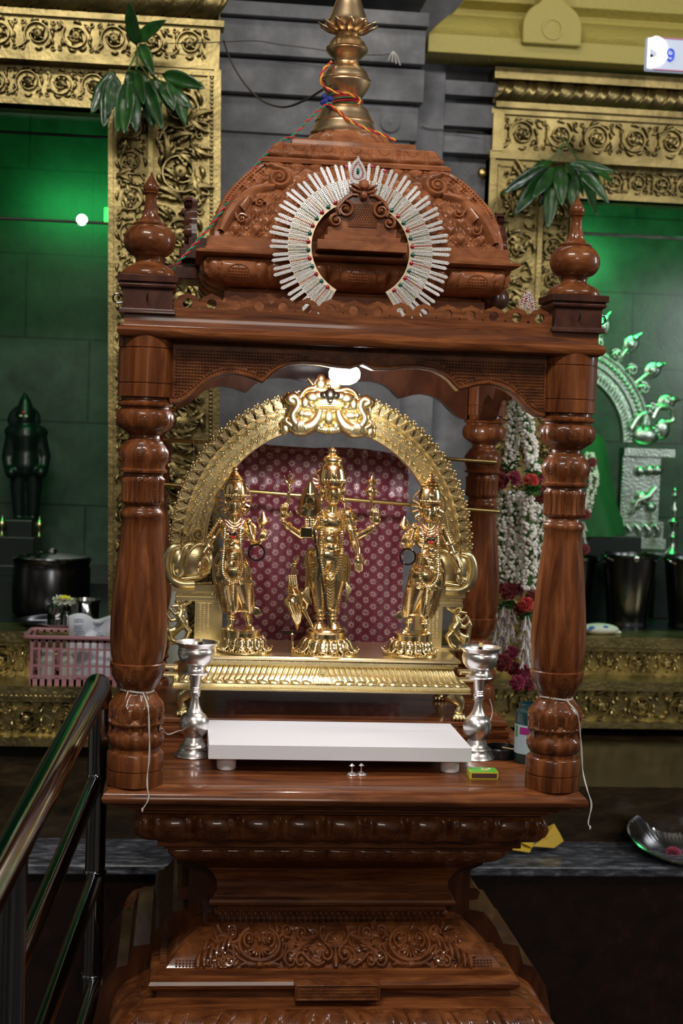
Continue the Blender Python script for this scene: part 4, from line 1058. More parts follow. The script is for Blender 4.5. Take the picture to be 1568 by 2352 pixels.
# ------------------------------------------------------------------ brass finial on the roof
kl = thing('brass_kalasha', 'tall brass finial of stacked pots standing on the roof of the wooden shrine', 'finial', (-0.008, CY, 2.066))
kx = -0.008; kt = 0.0
def kp(r, z): return (r, z)
def lath(name, prof, mod=None, n=56):
    def shx(z): return kx+(z-2.06)*kt*0.5
    mb = MB(); mb.lathe(prof, (0, CY, 0), n, mod)
    mb.v = [(x+shx(z), y, z) for x, y, z in mb.v]
    return mb.build(name, 'brass_plain', kl, ang=35)
lath('bell_base', [(0.064, 2.066), (0.065, 2.070), (0.061, 2.076), (0.0595, 2.082), (0.0565, 2.086), (0.0555, 2.090), (0.057, 2.092), (0.0545, 2.096), (0.052, 2.102), (0.048, 2.108), (0.0475, 2.112), (0.044, 2.117), (0.038, 2.121), (0.031, 2.124), (0.0285, 2.128), (0.028, 2.137)])
lath('lower_pot', [(0.027, 2.134), (0.032, 2.139), (0.0385, 2.148), (0.0445, 2.159), (0.0475, 2.167), (0.0465, 2.170), (0.048, 2.172), (0.0455, 2.1745), (0.0450, 2.177), (0.041, 2.186), (0.034, 2.194), (0.026, 2.199), (0.0215, 2.201), (0.024, 2.203), (0.0235, 2.205), (0.020, 2.207)])
lath('middle_pot', [(0.021, 2.205), (0.023, 2.210), (0.031, 2.217), (0.038, 2.224), (0.0402, 2.228), (0.0388, 2.230), (0.040, 2.232), (0.0378, 2.2345), (0.035, 2.241), (0.029, 2.248), (0.024, 2.252), (0.022, 2.256), (0.024, 2.258), (0.022, 2.264)])
def pet(a, r, z):
    return 1+0.0
pb_ = MB()
for k in range(12):
    a = 2*pi*k/12
    for ii in range(1):
        vs = []; 
        for j in range(5):
            t = j/4; rr = 0.020+0.038*t; hw = 0.011*(1-t**3)*(0.6+0.8*t); zz = 2.259+0.017*t-0.004*sin(t*pi)
            for q_ in (-1, 0, 1):
                vs.append(((rr)*cos(a)-q_*hw*sin(a), CY+rr*sin(a)+q_*hw*cos(a), zz+(0.003 if q_ else 0)))
        pb_.add([(x+kx+(z_-2.06)*kt*0.5, y, z_) for x, y, z_ in vs], [(j*3+i, j*3+i+1, j*3+i+4, j*3+i+3) for j in range(4) for i in range(2)])
def sol(o):
    s2 = o.modifiers.new('solid', 'SOLIDIFY'); s2.thickness = 0.0012
pb_.build('petal_collar', 'brass_plain', kl, mods=sol)
lath('upper_cone', [(0.022, 2.264), (0.032, 2.272), (0.0375, 2.279), (0.0385, 2.283), (0.037, 2.286), (0.036, 2.289), (0.029, 2.307), (0.0235, 2.323), (0.021, 2.340), (0.020, 2.355), (0.022, 2.362), (0.018, 2.372), (0.013, 2.40), (0.006, 2.43), (0.001, 2.45)])
# ------------------------------------------------------------------ brass pedestal stand
AX = -0.012
pd = thing('brass_pedestal', 'low brass pedestal bench with curved lion feet carrying the three statues', 'pedestal', (AX, 0.42, 0.9445))
def rect(mb, prof, cx, cy, ry):
    # (w, z): rectangle whose half depth = ry + (w - w0)
    w0 = prof[0][0]; vs = []; fs = []
    for w_, z in prof:
        d = ry+(w_-w0); vs += [(cx-w_, cy-d, z), (cx+w_, cy-d, z), (cx+w_, cy+d, z), (cx-w_, cy+d, z)]
    for j in range(len(prof)-1):
        for i in range(4): fs.append((j*4+i, j*4+(i+1) % 4, (j+1)*4+(i+1) % 4, (j+1)*4+i))
    fs += [(3, 2, 1, 0), tuple(len(prof)*4-4+i for i in range(4))]
    mb.add(vs, fs); return mb
PX = -0.014; PY = 0.455
dp = smoothprof([(0.256, 1.042), (0.260, 1.036), (0.266, 1.026), (0.276, 1.016), (0.284, 1.011)], 3)[::-1]
tp = MB(); rect(tp, [(0.252, 1.040), (0.258, 1.042), (0.260, 1.046), (0.266, 1.047), (0.2665, 1.052), (0.263, 1.0535), (0.270, 1.055), (0.271, 1.059), (0.268, 1.0615), (0.258, 1.0625)], PX, PY, 0.098)
tp.build('top_moulding', 'brass', pd, ang=30)
for p_, x0 in ((None, 0), ):
    mbb = MB()
    for k in range(150): mbb.ell((PX-0.262+0.524*(k+.5)/150, PY-0.112, 1.0515), (0.0016, 0.0016, 0.0016), 6, 4)
    mbb.build('bead_row', 'gold_fine', pd)
mm = MB(); rect(mm, [(0.290, 0.998), (0.290, 1.001), (0.287, 1.003), (0.289, 1.006), (0.287, 1.0105)]+dp+[(0.256, 1.042)], PX, PY, 0.135)
mm.build('apron', 'brass', pd, ang=30)
def aw(v): return interp(dp, v)
ap = MB(); mpa = lambda u, v, d: (PX+u, PY-(aw(v)-0.290+0.135+d), v)
for k in range(-24, 25):
    if abs(k) < 1: continue
    u = k*0.0108; s_ = 1 if k > 0 else -1
    ap.relief([(u-s_*0.004, 1.041), (u, 1.033), (u+s_*0.003, 1.025), (u+s_*0.008, 1.018)], 0.0030, 0.003, mpa)
    if k % 2 == 0: ap.blob(u+s_*0.010, 1.0145, 0.0105, 0.0038, 0.0048, mpa, 0.1*s_)
for k in range(5): ap.relief([(0.013*(1-k*0.2)*cos(a), 1.013+0.026*(1-k*0.2)*sin(a)) for a in [R(q*18) for q in range(11)]], 0.0013, 0.003, mpa)
for k in range(150): ap.ell((PX-0.288+0.576*(k+.5)/150, PY-0.135-0.0005, 1.0045), (0.0017, 0.0014, 0.0014), 6, 4)
ap.build('apron_chasing', 'brass', pd)
for sx in (-1, 1):
    for yy in (PY-0.115, PY+0.10):
        lg = MB(); X = PX+sx*0.268
        pts = [(X-sx*0.018, yy, 1.000), (X-sx*0.008, yy, 0.990), (X+sx*0.002, yy, 0.980), (X+sx*0.004, yy, 0.968), (X-sx*0.002, yy, 0.958), (X-sx*0.001, yy-0.003, 0.952)]
        lg.tube(smoothprof(pts, 3), [0.020, 0.019, 0.018, 0.0165, 0.015, 0.0135, 0.012, 0.0105, 0.0095, 0.009, 0.0085, 0.008, 0.008, 0.008, 0.0085, 0.009], 12)
        lg.ell((X-sx*0.0, yy-0.006, 0.952), (0.016, 0.014, 0.0085), 14, 8)
        for k in range(4): lg.ell((X-0.0105+0.007*k, yy-0.017, 0.9495), (0.0036, 0.006, 0.005), 8, 6)
        lg.build('lion_foot', 'brass', pd)
for sx in (-1, 1):
    lv = MB(); X = PX+sx*0.290
    for z in (1.012, 1.028):
        lv.tube([(X-sx*0.01, 0.40, z), (X+sx*0.012, 0.40, z), (X+sx*0.022, 0.402, z+0.001), (X+sx*0.026, 0.41, z), (X+sx*0.022, 0.418, z), (X-sx*0.01, 0.42, z)], [0.005, 0.0045, 0.0045, 0.004, 0.004, 0.004], 8)
    lv.build('carrying_loop', 'brass', pd)

# ------------------------------------------------------------------ brass arch behind the statues
AY = 0.475; AZ = 1.268
ar = thing('brass_arch', 'tall brass aureole arch with flaming leaf edge and monster mask, standing behind the three statues', 'arch', (AX, AY, 1.0625))
ROT = R(1.0)
def ap3(a, r, d=0):
    # slightly squat arch
    return (AX+r*cos(a)*0.985, AY-d, AZ+r*sin(a)*1.015)
A0, A1 = R(-4), R(184)
def arcband(ra, rb_, d0, d1, n=120):
    mb = MB(); vs = []; fs = []
    for i in range(n+1):
        a = A0+(A1-A0)*i/n
        for r_, d in ((ra, d0), (ra, d1), (rb_, d1), (rb_, d0)): vs.append(ap3(a, r_, d))
    for i in range(n):
        for k in range(4): fs.append((i*4+k, i*4+(k+1) % 4, i*4+4+(k+1) % 4, i*4+4+k))
    fs += [(0, 1, 2, 3), tuple(n*4+k for k in (3, 2, 1, 0))]
    return mb.add(vs, fs)
b_ = arcband(0.236, 0.286, -0.006, 0.004)
b_.v += []; 
mpb = lambda u, v, d: ap3(u/0.26, v, 0.004+d)
def arcline(mb, r_, wd, h): mb.relief([((A0+(A1-A0)*i/110)*0.26, r_) for i in range(111)], wd, h, mpb)
arcline(b_, 0.2385, 0.0030, 0.006); arcline(b_, 0.2835, 0.0022, 0.006); arcline(b_, 0.2620, 0.0016, 0.004)
for k in range(230):
    a = A0+(A1-A0)*(k+.5)/230
    b_.ell(ap3(a, 0.2640, 0.006), (0.0016, 0.0016, 0.0016), 6, 4); b_.ell(ap3(a, 0.2845, 0.0095), (0.0015, 0.0015, 0.0015), 6, 4)
for k in range(46):
    u = (A0+(A1-A0)*(k+.5)/46)*0.26; d_ = 1 if u < pi/2*0.26 else -1
    b_.curl(u, 0.2505, 0.0062, R(90)*d_, 1.3, d_, 0.0020, 0.0045, mpb, 0.3)
    for q in range(3): b_.leafr(u+d_*(0.003+0.0035*q), 0.2425+0.002*q, R(90-d_*40), 0.014, 0.0018, 0.004, mpb, bend=d_*0.8)
for k in range(40):
    u = (A0+(A1-A0)*(k+.5)/40)*0.26; d_ = 1 if u < pi/2*0.26 else -1
    b_.curl(u, 0.2745, 0.0058, R(-90)*d_, 1.3, -d_, 0.0018, 0.0045, mpb, 0.3)
    for q in range(3): b_.leafr(u+d_*(0.004+0.004*q), 0.280-0.002*q, R(-90+d_*50), 0.013, 0.0016, 0.004, mpb, bend=-d_*0.8)
b_.build('arch_band', 'brass', ar, ang=50)
# flaming leaves along the outside
for i in range(21):
    for sd in (0, 1):
        fl = MB(); a = R(-3+4.05*i) if sd == 0 else R(183-4.05*i)
        if 80 < math.degrees(a) < 100: continue
        d_ = 1 if sd == 0 else -1
        mpp = lambda u, v, d: ap3(u/0.30, v, 0.001+d)
        u = a*0.30; base = 0.284
        for q in range(7):
            L = 0.027-0.0016*abs(q-2)
            fl.leafr(u+d_*(-0.010+0.0034*q), base, R(90)-d_*R(30-13*q), L, 0.0022, 0.0055, mpp, bend=d_*0.75, n=7)
        fl.curl(u+d_*0.004, base+0.0240, 0.0048, R(-90), 1.1, d_, 0.0019, 0.0065, mpp, 0.3)
        fl.curl(u-d_*0.006, base+0.0205, 0.0040, R(90), 1.1, -d_, 0.0016, 0.0060, mpp, 0.3)
        for (du, dv, rr) in ((0.006, 0.0285, 0.0029), (0.0125, 0.0235, 0.0024), (-0.001, 0.0275, 0.0024)):
            fl.ell(mpp(u+d_*du, base+dv, 0.003), rr, 8, 6)
        wv = [mpp(u+d_*x, base+z, -0.002) for x, z in ((-0.012, -0.002), (0.012, -0.002), (0.014, 0.012), (0.013, 0.020), (0.007, 0.026), (0.000, 0.026), (-0.005, 0.020), (-0.010, 0.012))]
        wv2 = [(x, y+0.003, z) for x, y, z in wv]; n_ = len(wv)
        fl.add(wv+wv2, [tuple(range(n_)), tuple(range(2*n_-1, n_-1, -1))]+[(q, q+n_, (q+1) % n_+n_, (q+1) % n_) for q in range(n_)])
        fl.build('flame_leaf', 'brass', ar, ang=50)
# monster mask at the crown of the arch
km = thing_mask = MB()
KX, KZ = AX+0.003, 1.550; KY = AY-0.008
def kf(x, z): return (KX+x*0.000153, 0, KZ-(z-560)*0.000153)     # from sketch units
def K(x, z, y=0): return (KX+(x-790)*0.000131, KY-y, KZ-(z-600)*0.000131)
for sx in (-1, 1):
    def M(x, z, y=0): return K(790+sx*(x-790), z, y)
    km.tube(smoothprof([M(880, 370, .006), M(960, 345, .008), M(1060, 320, .008), M(1150, 350, .007), M(1210, 420, .006), M(1230, 480, .006)], 4), 0.0042, 8)
    km.tube(smoothprof([M(950, 390, .008), M(1030, 370, .010), M(1120, 400, .008), M(1180, 470, .006)], 4), 0.0036, 8)
    km.ell(M(960, 440, .010), (0.016, 0.010, 0.011), 14, 10); km.ell(M(1060, 470, .010), (0.017, 0.010, 0.013), 14, 10)
    km.ell(M(1170, 560, .010), (0.011, 0.009, 0.015), 12, 8); km.ell(M(1100, 600, .008), (0.014, 0.008, 0.010), 12, 8)
    # makara curls
    km.tube(smoothprof([M(1330, 560, .010), M(1380, 540, .010), M(1410, 500, .010), M(1350, 465, .010), M(1290, 500, .010), M(1270, 580, .011), M(1300, 660, .012), M(1350, 740, .012), M(1330, 830, .012), M(1270, 900, .011)], 4), 0.0085, 10)
    km.tube(smoothprof([M(930, 660, .008), M(950, 750, .010), M(1000, 840, .012), M(1060, 900, .012), M(1130, 930, .010)], 4), [0.010+0.0004*k for k in range(17)], 10)
    km.ell(M(1190, 920, .010), (0.026, 0.012, 0.020), 16, 10); km.ell(M(1270, 940, .010), (0.016, 0.010, 0.016), 14, 10)
    km.tube(smoothprof([M(1290, 960, .010), M(1380, 900, .010), M(1450, 840, .010), M(1420, 790, .009)], 4), [0.008-0.0004*k for k in range(13)], 8)
    km.ell(M(1450, 960, .004), (0.009, 0.005, 0.013), 10, 8); km.ell(M(1460, 890, .004), (0.008, 0.005, 0.008), 10, 8)
    km.ell(M(1140, 730, .010), (0.020, 0.010, 0.011), 12, 8); km.ell(M(1220, 720, .012), (0.010, 0.009, 0.010), 10, 8); km.ell(M(1060, 790, .006), (0.010, 0.007, 0.010), 10, 8)
    for q in range(5): km.tube([M(1160+22*q, 860, .020), M(1170+24*q, 920, .023), M(1160+24*q, 985, .018)], 0.0022, 6)
    km.tube(smoothprof([M(830, 690, .008), M(870, 760, .009), M(860, 830, .009), M(820, 850, .009)], 4), 0.0030, 8)
    for q in range(4): km.ell(M(830+38*q, 960-8*q, .008), (0.008, 0.007, 0.009), 10, 8)
    km.ell(M(900, 900, .008), (0.008, 0.008, 0.012), 10, 8)
    km.ell(M(1290, 640, .002), (0.02, 0.006, 0.03), 12, 8)
    for q in range(7): km.ell(M(805+28*q, 618+1.5*q, .012), (0.0026, 0.004, 0.0042), 8, 6)
    km.tube([M(790, 585, .012), M(880, 585, .012), M(990, 590, .010)], 0.0030, 8)
    km.tube(smoothprof([M(1000, 620, .012), M(1050, 600, .016), M(1110, 570, .013), M(1150, 640, .008)], 4), 0.005, 8)
    km.ell(M(930, 260, .006), (0.007, 0.006, 0.007), 10, 8) if False else None
    km.tube(smoothprof([M(820, 330, .008), M(870, 355, .008), M(930, 340, .008)], 4), 0.003, 8)
km.ell(K(790, 770, .010), (0.0125, 0.009, 0.017), 16, 10)
km.ell(K(790, 520, .002), (0.050, 0.010, 0.020), 16, 10); km.ell(K(790, 780, .0), (0.070, 0.008, 0.028), 16, 10)
km.ell(K(650, 260, .004), (0.014, 0.009, 0.014), 14, 10); km.ell(K(650, 190, .004), (0.010, 0.007, 0.011), 12, 8); km.tube(smoothprof([K(740, 300, .006), K(690, 340, .008), K(600, 330, .008), K(560, 260, .006), K(600, 190, .006)], 4), 0.0034, 8)
km.tube(smoothprof([K(550, 300, .004), K(500, 240, .004), K(450, 180, .004)], 4), [0.006-0.0005*k for k in range(9)], 8)
km.ell(K(780, 295, .008), 0.0045, 10, 8); km.ell(K(560, 305, .008), 0.0045, 10, 8)
km.ell(K(860, 250, .0), (0.02, 0.006, 0.015), 12, 8)
mk = km.build('monster_mask', 'brass', ar, ang=60)
ns = MB()
ns.ell(K(790, 420, .022), (0.012, 0.010, 0.013), 14, 10)
for sx in (-1, 1): ns.ell(K(790+sx*75, 430, .018), (0.0115, 0.008, 0.0085), 12, 8)
ns.ell(K(795, 510, .020), (0.006, 0.008, 0.007), 10, 8)
ns.build('dark_snout', 'pewter_dark', mk, label='dark metal snout')
# beasts and pillars at the two ends of the arch
def makara(sx):
    def P_(x, z, y=0): return (AX+sx*x, AY-y, z)
    mb = MB()
    # beast head with trunk curled round the outer side, mane and jaw
    mb.ell(P_(0.258, 1.232, .004), (0.040, 0.016, 0.042), 20, 14)
    mb.ell(P_(0.286, 1.225, .006), (0.020, 0.014, 0.034), 16, 12)
    mb.tube(smoothprof([P_(0.284, 1.262, .010), P_(0.300, 1.258, .012), P_(0.309, 1.240, .012), P_(0.309, 1.215, .012), P_(0.300, 1.196, .010), P_(0.280, 1.186, .010), P_(0.255, 1.186, .008)], 4), [0.0075+0.0002*k for k in range(25)], 12)
    mb.tube(smoothprof([P_(0.262, 1.262, .016), P_(0.272, 1.258, .020), P_(0.280, 1.240, .021), P_(0.284, 1.222, .021), P_(0.283, 1.208, .020), P_(0.290, 1.202, .018), P_(0.297, 1.210, .016), P_(0.296, 1.226, .014)], 4), 0.0040, 8)
    mb.ell(P_(0.2895, 1.209, .018), (0.006, 0.006, 0.006), 12, 8)
    mb.tube(smoothprof([P_(0.222, 1.262, .014), P_(0.240, 1.268, .017), P_(0.256, 1.262, .018), P_(0.270, 1.244, .020), P_(0.274, 1.222, .020)], 4), 0.0034, 8)
    mb.ell(P_(0.240, 1.238, .018), (0.010, 0.006, 0.007), 12, 8)
    mb.tube(smoothprof([P_(0.228, 1.232, .018), P_(0.238, 1.246, .021), P_(0.252, 1.240, .020)], 4), 0.0022, 8)
    mb.tube(smoothprof([P_(0.224, 1.212, .014), P_(0.242, 1.203, .018), P_(0.262, 1.199, .018), P_(0.280, 1.196, .016)], 4), 0.0034, 8)
    mb.curl(0, 0, 0.013, R(-60), 1.4, 1, 0.0036, 0.007, lambda u, v, d: P_(0.249+u, 1.286+v, 0.012+d))
    mb.curl(0, 0, 0.008, R(60), 1.3, -1, 0.0028, 0.007, lambda u, v, d: P_(0.278+u, 1.284+v, 0.010+d))
    for k in range(6): mb.tube([P_(0.226+0.006*k, 1.276-0.006*k, .012), P_(0.220+0.005*k, 1.258-0.008*k, .015), P_(0.226+0.004*k, 1.242-0.008*k, .013)], 0.0020, 6)
    for k in range(22): mb.ell(P_(0.222+0.0038*k, 1.1895-0.0002*k, .016), 0.0019, 6, 4)
    return mb.build('makara_beast', 'brass', ar, ang=60)
def acol(sx):
    X0 = AX+sx*0.262
    mb = MB()
    def bx(xa, xb, d0, d1, za, zb):
        xs = sorted((AX+sx*xa, AX+sx*xb)); mb.box(xs[0], xs[1], AY-d1, AY+d0, za, zb)
    bx(0.212, 0.296, 0.02, 0.012, 1.170, 1.182); bx(0.216, 0.290, 0.018, 0.008, 1.160, 1.171); bx(0.210, 0.292, 0.02, 0.012, 1.152, 1.160)
    bx(0.214, 0.252, 0.015, 0.006, 1.062, 1.153); bx(0.218, 0.248, 0.015, 0.009, 1.085, 1.148)
    bx(0.196, 0.214, 0.015, 0.0, 1.062, 1.153)
    bx(0.190, 0.300, 0.02, 0.012, 1.062, 1.068)
    mpc_ = lambda u, v, d: (AX+sx*u, AY-0.009-d, v)
    for k in range(15):
        for q in range(3): mb.blob(0.225+0.008*q, 1.090+0.004*k, 0.0028, 0.0014, 0.0014, mpc_, 0, 6)
    for k in range(24): mb.blob(0.212+0.0034*k, 1.1655, 0.0013, 0.0030, 0.002, lambda u, v, d: (AX+sx*u, AY-0.010-d, v), 0, 6)
    mb.build('arch_pillar', 'brass', ar, smooth=False, bev=0.0008)
    yl = MB(); Y_ = AY-0.006
    def Q(x, z, y=0): return (AX+sx*x, Y_-y, z)
    body = [Q(0.292, 1.084), Q(0.284, 1.096, .004), Q(0.274, 1.108, .006), Q(0.282, 1.120, .006), Q(0.278, 1.132, .005)]
    yl.chain(body, [0.0054, 0.0081, 0.0115, 0.0101, 0.0081], 10)
    yl.ell(Q(0.285, 1.140, .006), (0.008, 0.007, 0.008), 12, 8); yl.cap(Q(0.285, 1.142, .008), Q(0.297, 1.141, .010), 0.005, 0.003, 8)
    yl.chain([Q(0.278, 1.128, .008), Q(0.292, 1.126, .010), Q(0.299, 1.134, .008)], [0.0047, 0.0041, 0.0034], 8)
    yl.chain([Q(0.282, 1.116, .008), Q(0.298, 1.112, .010), Q(0.304, 1.120, .008)], [0.0047, 0.0041, 0.0034], 8)
    yl.chain([Q(0.274, 1.104, .008), Q(0.262, 1.092, .010), Q(0.268, 1.076, .008), Q(0.276, 1.070, .008)], [0.0074, 0.0061, 0.0047, 0.0054], 8)
    yl.chain([Q(0.284, 1.096, .004), Q(0.300, 1.090, .006), Q(0.297, 1.074, .004), Q(0.290, 1.070, .004)], [0.0068, 0.0061, 0.0047, 0.0054], 8)
    yl.chain([Q(0.303, 1.132, .004), Q(0.309, 1.115, .002), Q(0.306, 1.095, .002), Q(0.302, 1.075, .002)], [0.0027, 0.0047, 0.0054, 0.0081], 8)
    yl.chain([Q(0.262, 1.150), Q(0.272, 1.143), Q(0.288, 1.150)], [0.0054, 0.0041, 0.0054], 8)
    yl.ell(Q(0.300, 1.078, 0.002), (0.009, 0.007, 0.009), 10, 8)
    yl.build('rearing_lion', 'brass', ar, mods=skin(0.0011, 2))
for sx in (-1, 1): makara(sx); acol(sx)

# ------------------------------------------------------------------ gilded statues
KP = 0.000853
RC = R(2.0)
class Fig:
    def __init__(s, ox, oy, sc, bx, by, root, sx=1, y0=0.40, z0=1.0625):
        s.ox, s.oy, s.sc, s.bx, s.by, s.root, s.sx, s.y0, s.z0 = ox, oy, sc, bx, by, root, sx, y0, z0
    def __call__(s, cx, cy, y=0.0):
        dx = (s.ox+cx/s.sc-s.bx); dy = -(s.oy+cy/s.sc-s.by)
        # take out the roll of the picture
        x = dx*cos(RC)-dy*sin(RC); z = dx*sin(RC)+dy*cos(RC)
        return (s.root[0]+s.sx*x*KP, s.y0-y, s.z0+z*KP)
    def r(s, px): return px/s.sc*KP
def lotus_base(F, cx, yb, rb_, rt, ztop_c, drum_r, dr0, dr1, root, fr_):
    # openwork lotus with drooping petals, then a drum
    c = F(cx, yb); X, Y, Z = c; s = F.r
    mb = MB()
    h = s(ztop_c)
    mb.lathe([(s(rb_), 0), (s(rb_)*1.01, 0.003), (s(rb_)*0.985, 0.005), (s(rb_)*0.96, 0.0055)], (X, Y, Z), 48)
    for k in range(56): a = 2*pi*k/56; mb.ell((X+s(rb_)*0.985*cos(a), Y+s(rb_)*0.985*sin(a), Z+0.0055), 0.0017, 6, 4)
    mb.lathe([(s(rt)*0.8, 0.004), (s(rt)*0.82, h)], (X, Y, Z), 32)
    o = mb.build('lotus_base', 'gold', root)
    pt = MB(); n = 16
    for k in range(n):
        a = 2*pi*(k+0.5)/n
        def L(w_, t, rr, zz):
            return (X+rr*cos(a)-w_*sin(a), Y+rr*sin(a)+w_*cos(a), Z+zz)
        path = [(s(rt)*0.80, h*0.98), (s(rt)*0.98, h*1.0), (s(rt)*1.12, h*0.80), (s(rb_)*0.80, h*0.45), (s(rb_)*0.93, h*0.22), (s(rb_)*1.0, h*0.26), (s(rb_)*1.02, h*0.40)]
        path = smoothprof(path, 2); W = [0.35, .55, .7, .8, .86, .9, .92, .9, .82, .7, .5, .3, .12]
        hw = s(rb_)*pi/n*0.80; vs = []
        for i, (rr, zz) in enumerate(path):
            ww = hw*W[i]
            for q in (-1, -.5, 0, .5, 1): vs.append(L(ww*q, 0, rr+0.0016*(1-q*q), zz+0.0012*(1-q*q)))
        pt.add(vs, [(i*5+j, i*5+j+1, (i+1)*5+j+1, (i+1)*5+j) for i in range(len(path)-1) for j in range(4)])
    pt.build('lotus_petals', 'gold', o, mods=sol)
    return o, h
def garland(name, pts, r_, parent, material='gold_fine', n=None, squash=1.0):
    P_ = smoothprof([tuple(p) for p in pts], 6); tot = sum((Vector(a)-Vector(b)).length for a, b in zip(P_, P_[1:]))
    n = n or int(tot/(r_*1.5)); mb = MB(); d = 0; seg = 0; acc = 0
    mb.tube(P_, r_*0.7, 6)
    cum = [0]
    for a, b in zip(P_, P_[1:]): cum.append(cum[-1]+(Vector(a)-Vector(b)).length)
    for k in range(n):
        t = tot*(k+.5)/n
        i = max(j for j in range(len(cum)) if cum[j] <= t)
        i = min(i, len(P_)-2)
        f = (t-cum[i])/max(1e-9, cum[i+1]-cum[i]); p_ = Vector(P_[i]).lerp(Vector(P_[i+1]), f)
        mb.ell(p_, r_, 7, 5)
    return mb.build(name, material, parent)
def hand(mb, palm, d, up, L, r_, curl=0.3, thumb=1, side=None):
    # palm ellipsoid and five bent fingers; d = finger direction, up = palm normal
    d = Vector(d).normalized(); up = Vector(up); up = (up-d*up.dot(d)).normalized(); sd = d.cross(up)
    palm = Vector(palm); M = Matrix((sd, d, up)).transposed()
    mb.ell(palm, (L*0.30, L*0.34, L*0.16), 12, 8, rot=M)
    for k, (o, l) in enumerate(((-0.21, .80), (-0.07, 1.0), (0.07, .94), (0.21, .74))):
        b = palm+sd*(o*L)+d*(L*0.28); m1 = b+d*(L*0.30*l)+up*(L*0.05); t = m1+(d*cos(curl*2)+up*sin(curl*2))*(L*0.28*l)
        mb.chain([b, m1, t], [r_, r_*0.9, r_*0.7], 8)
    b = palm+sd*(thumb*0.24*L)-d*(L*0.12); m1 = b+(sd*thumb*0.7+d*0.7).normalized()*(L*0.24)+up*L*0.06; t = m1+d*(L*0.18)+up*L*0.05
    mb.chain([b, m1, t], [r_*1.1, r_, r_*0.75], 8)
def face(F, root, body, cx, cy, rx, ry, yd):
    # brow, eyes, nose and lips over the head
    s = F.r; mb = MB()
    for q in (-1, 1):
        mb.ell(F(cx+q*rx*0.40, cy-ry*0.02, yd+s(rx)*0.80), (s(rx)*0.21, s(rx)*0.10, s(rx)*0.085), 12, 8)
        mb.tube([F(cx+q*rx*0.16, cy-ry*0.20, yd+s(rx)*0.93), F(cx+q*rx*0.42, cy-ry*0.28, yd+s(rx)*0.86), F(cx+q*rx*0.68, cy-ry*0.18, yd+s(rx)*0.66)], s(rx)*0.045, 6)
        mb.tube([F(cx+q*rx*0.18, cy+ry*0.02, yd+s(rx)*0.90), F(cx+q*rx*0.40, cy-ry*0.08, yd+s(rx)*0.88), F(cx+q*rx*0.62, cy+ry*0.0, yd+s(rx)*0.74)], s(rx)*0.025, 6)
    mb.cap(F(cx, cy-ry*0.12, yd+s(rx)*0.90), F(cx, cy+ry*0.24, yd+s(rx)*1.08), s(rx)*0.06, s(rx)*0.11, 8)
    for q in (-1, 1): mb.ell(F(cx+q*rx*0.11, cy+ry*0.27, yd+s(rx)*0.98), s(rx)*0.075, 8, 6)
    mb.ell(F(cx, cy+ry*0.46, yd+s(rx)*0.93), (s(rx)*0.23, s(rx)*0.09, s(rx)*0.055), 12, 6)
    mb.ell(F(cx, cy+ry*0.56, yd+s(rx)*0.90), (s(rx)*0.18, s(rx)*0.09, s(rx)*0.06), 12, 6)
    mb.build('face_features', 'gold_fine', body)
def crown(F, body, cx, prof, yd, n=40):
    X, Y, _ = F(cx, prof[0][1], yd); s = F.r
    z0_ = F(cx, prof[0][1])[2]; x1_ = F(cx, prof[-1][1])[0]; z1_ = F(cx, prof[-1][1])[2]
    mb = MB(); pr = [(max(0.0003, s(r_)), F(cx, c)[2]) for r_, c in prof]
    mb.lathe(pr, (0, Y, 0), n, lambda a, r, z: 1+0.02*cos(18*a))
    mb.v = [(x+X+(x1_-X)*(z-z0_)/max(1e-6, z1_-z0_), y, z) for x, y, z in mb.v]
    return mb, X, Y
def haloring(F, body, cx, cy, rad, yd):
    c = Vector(F(cx, cy, yd)); r_ = F.r(rad); mb = MB()
    mb.tube([c+Vector((r_*cos(a), 0, r_*sin(a))) for a in [2*pi*k/40 for k in range(40)]], r_*0.055, 8, closed=True)
    for k in range(18):
        a = 2*pi*k/18
        mb.tube([c+Vector((r_*0.25*cos(a), 0, r_*0.25*sin(a))), c+Vector((r_*0.6*cos(a+.05), 0, r_*0.6*sin(a+.05))), c+Vector((r_*cos(a), 0, r_*sin(a)))], [r_*0.03, r_*0.07, r_*0.03], 6)
    mb.build('halo_wheel', 'gold', body)
def anklet(mb, p, r_):
    mb.tube([(p[0]+r_*cos(a), p[1]+r_*sin(a), p[2]) for a in [2*pi*k/20 for k in range(20)]], r_*0.22, 6, closed=True)

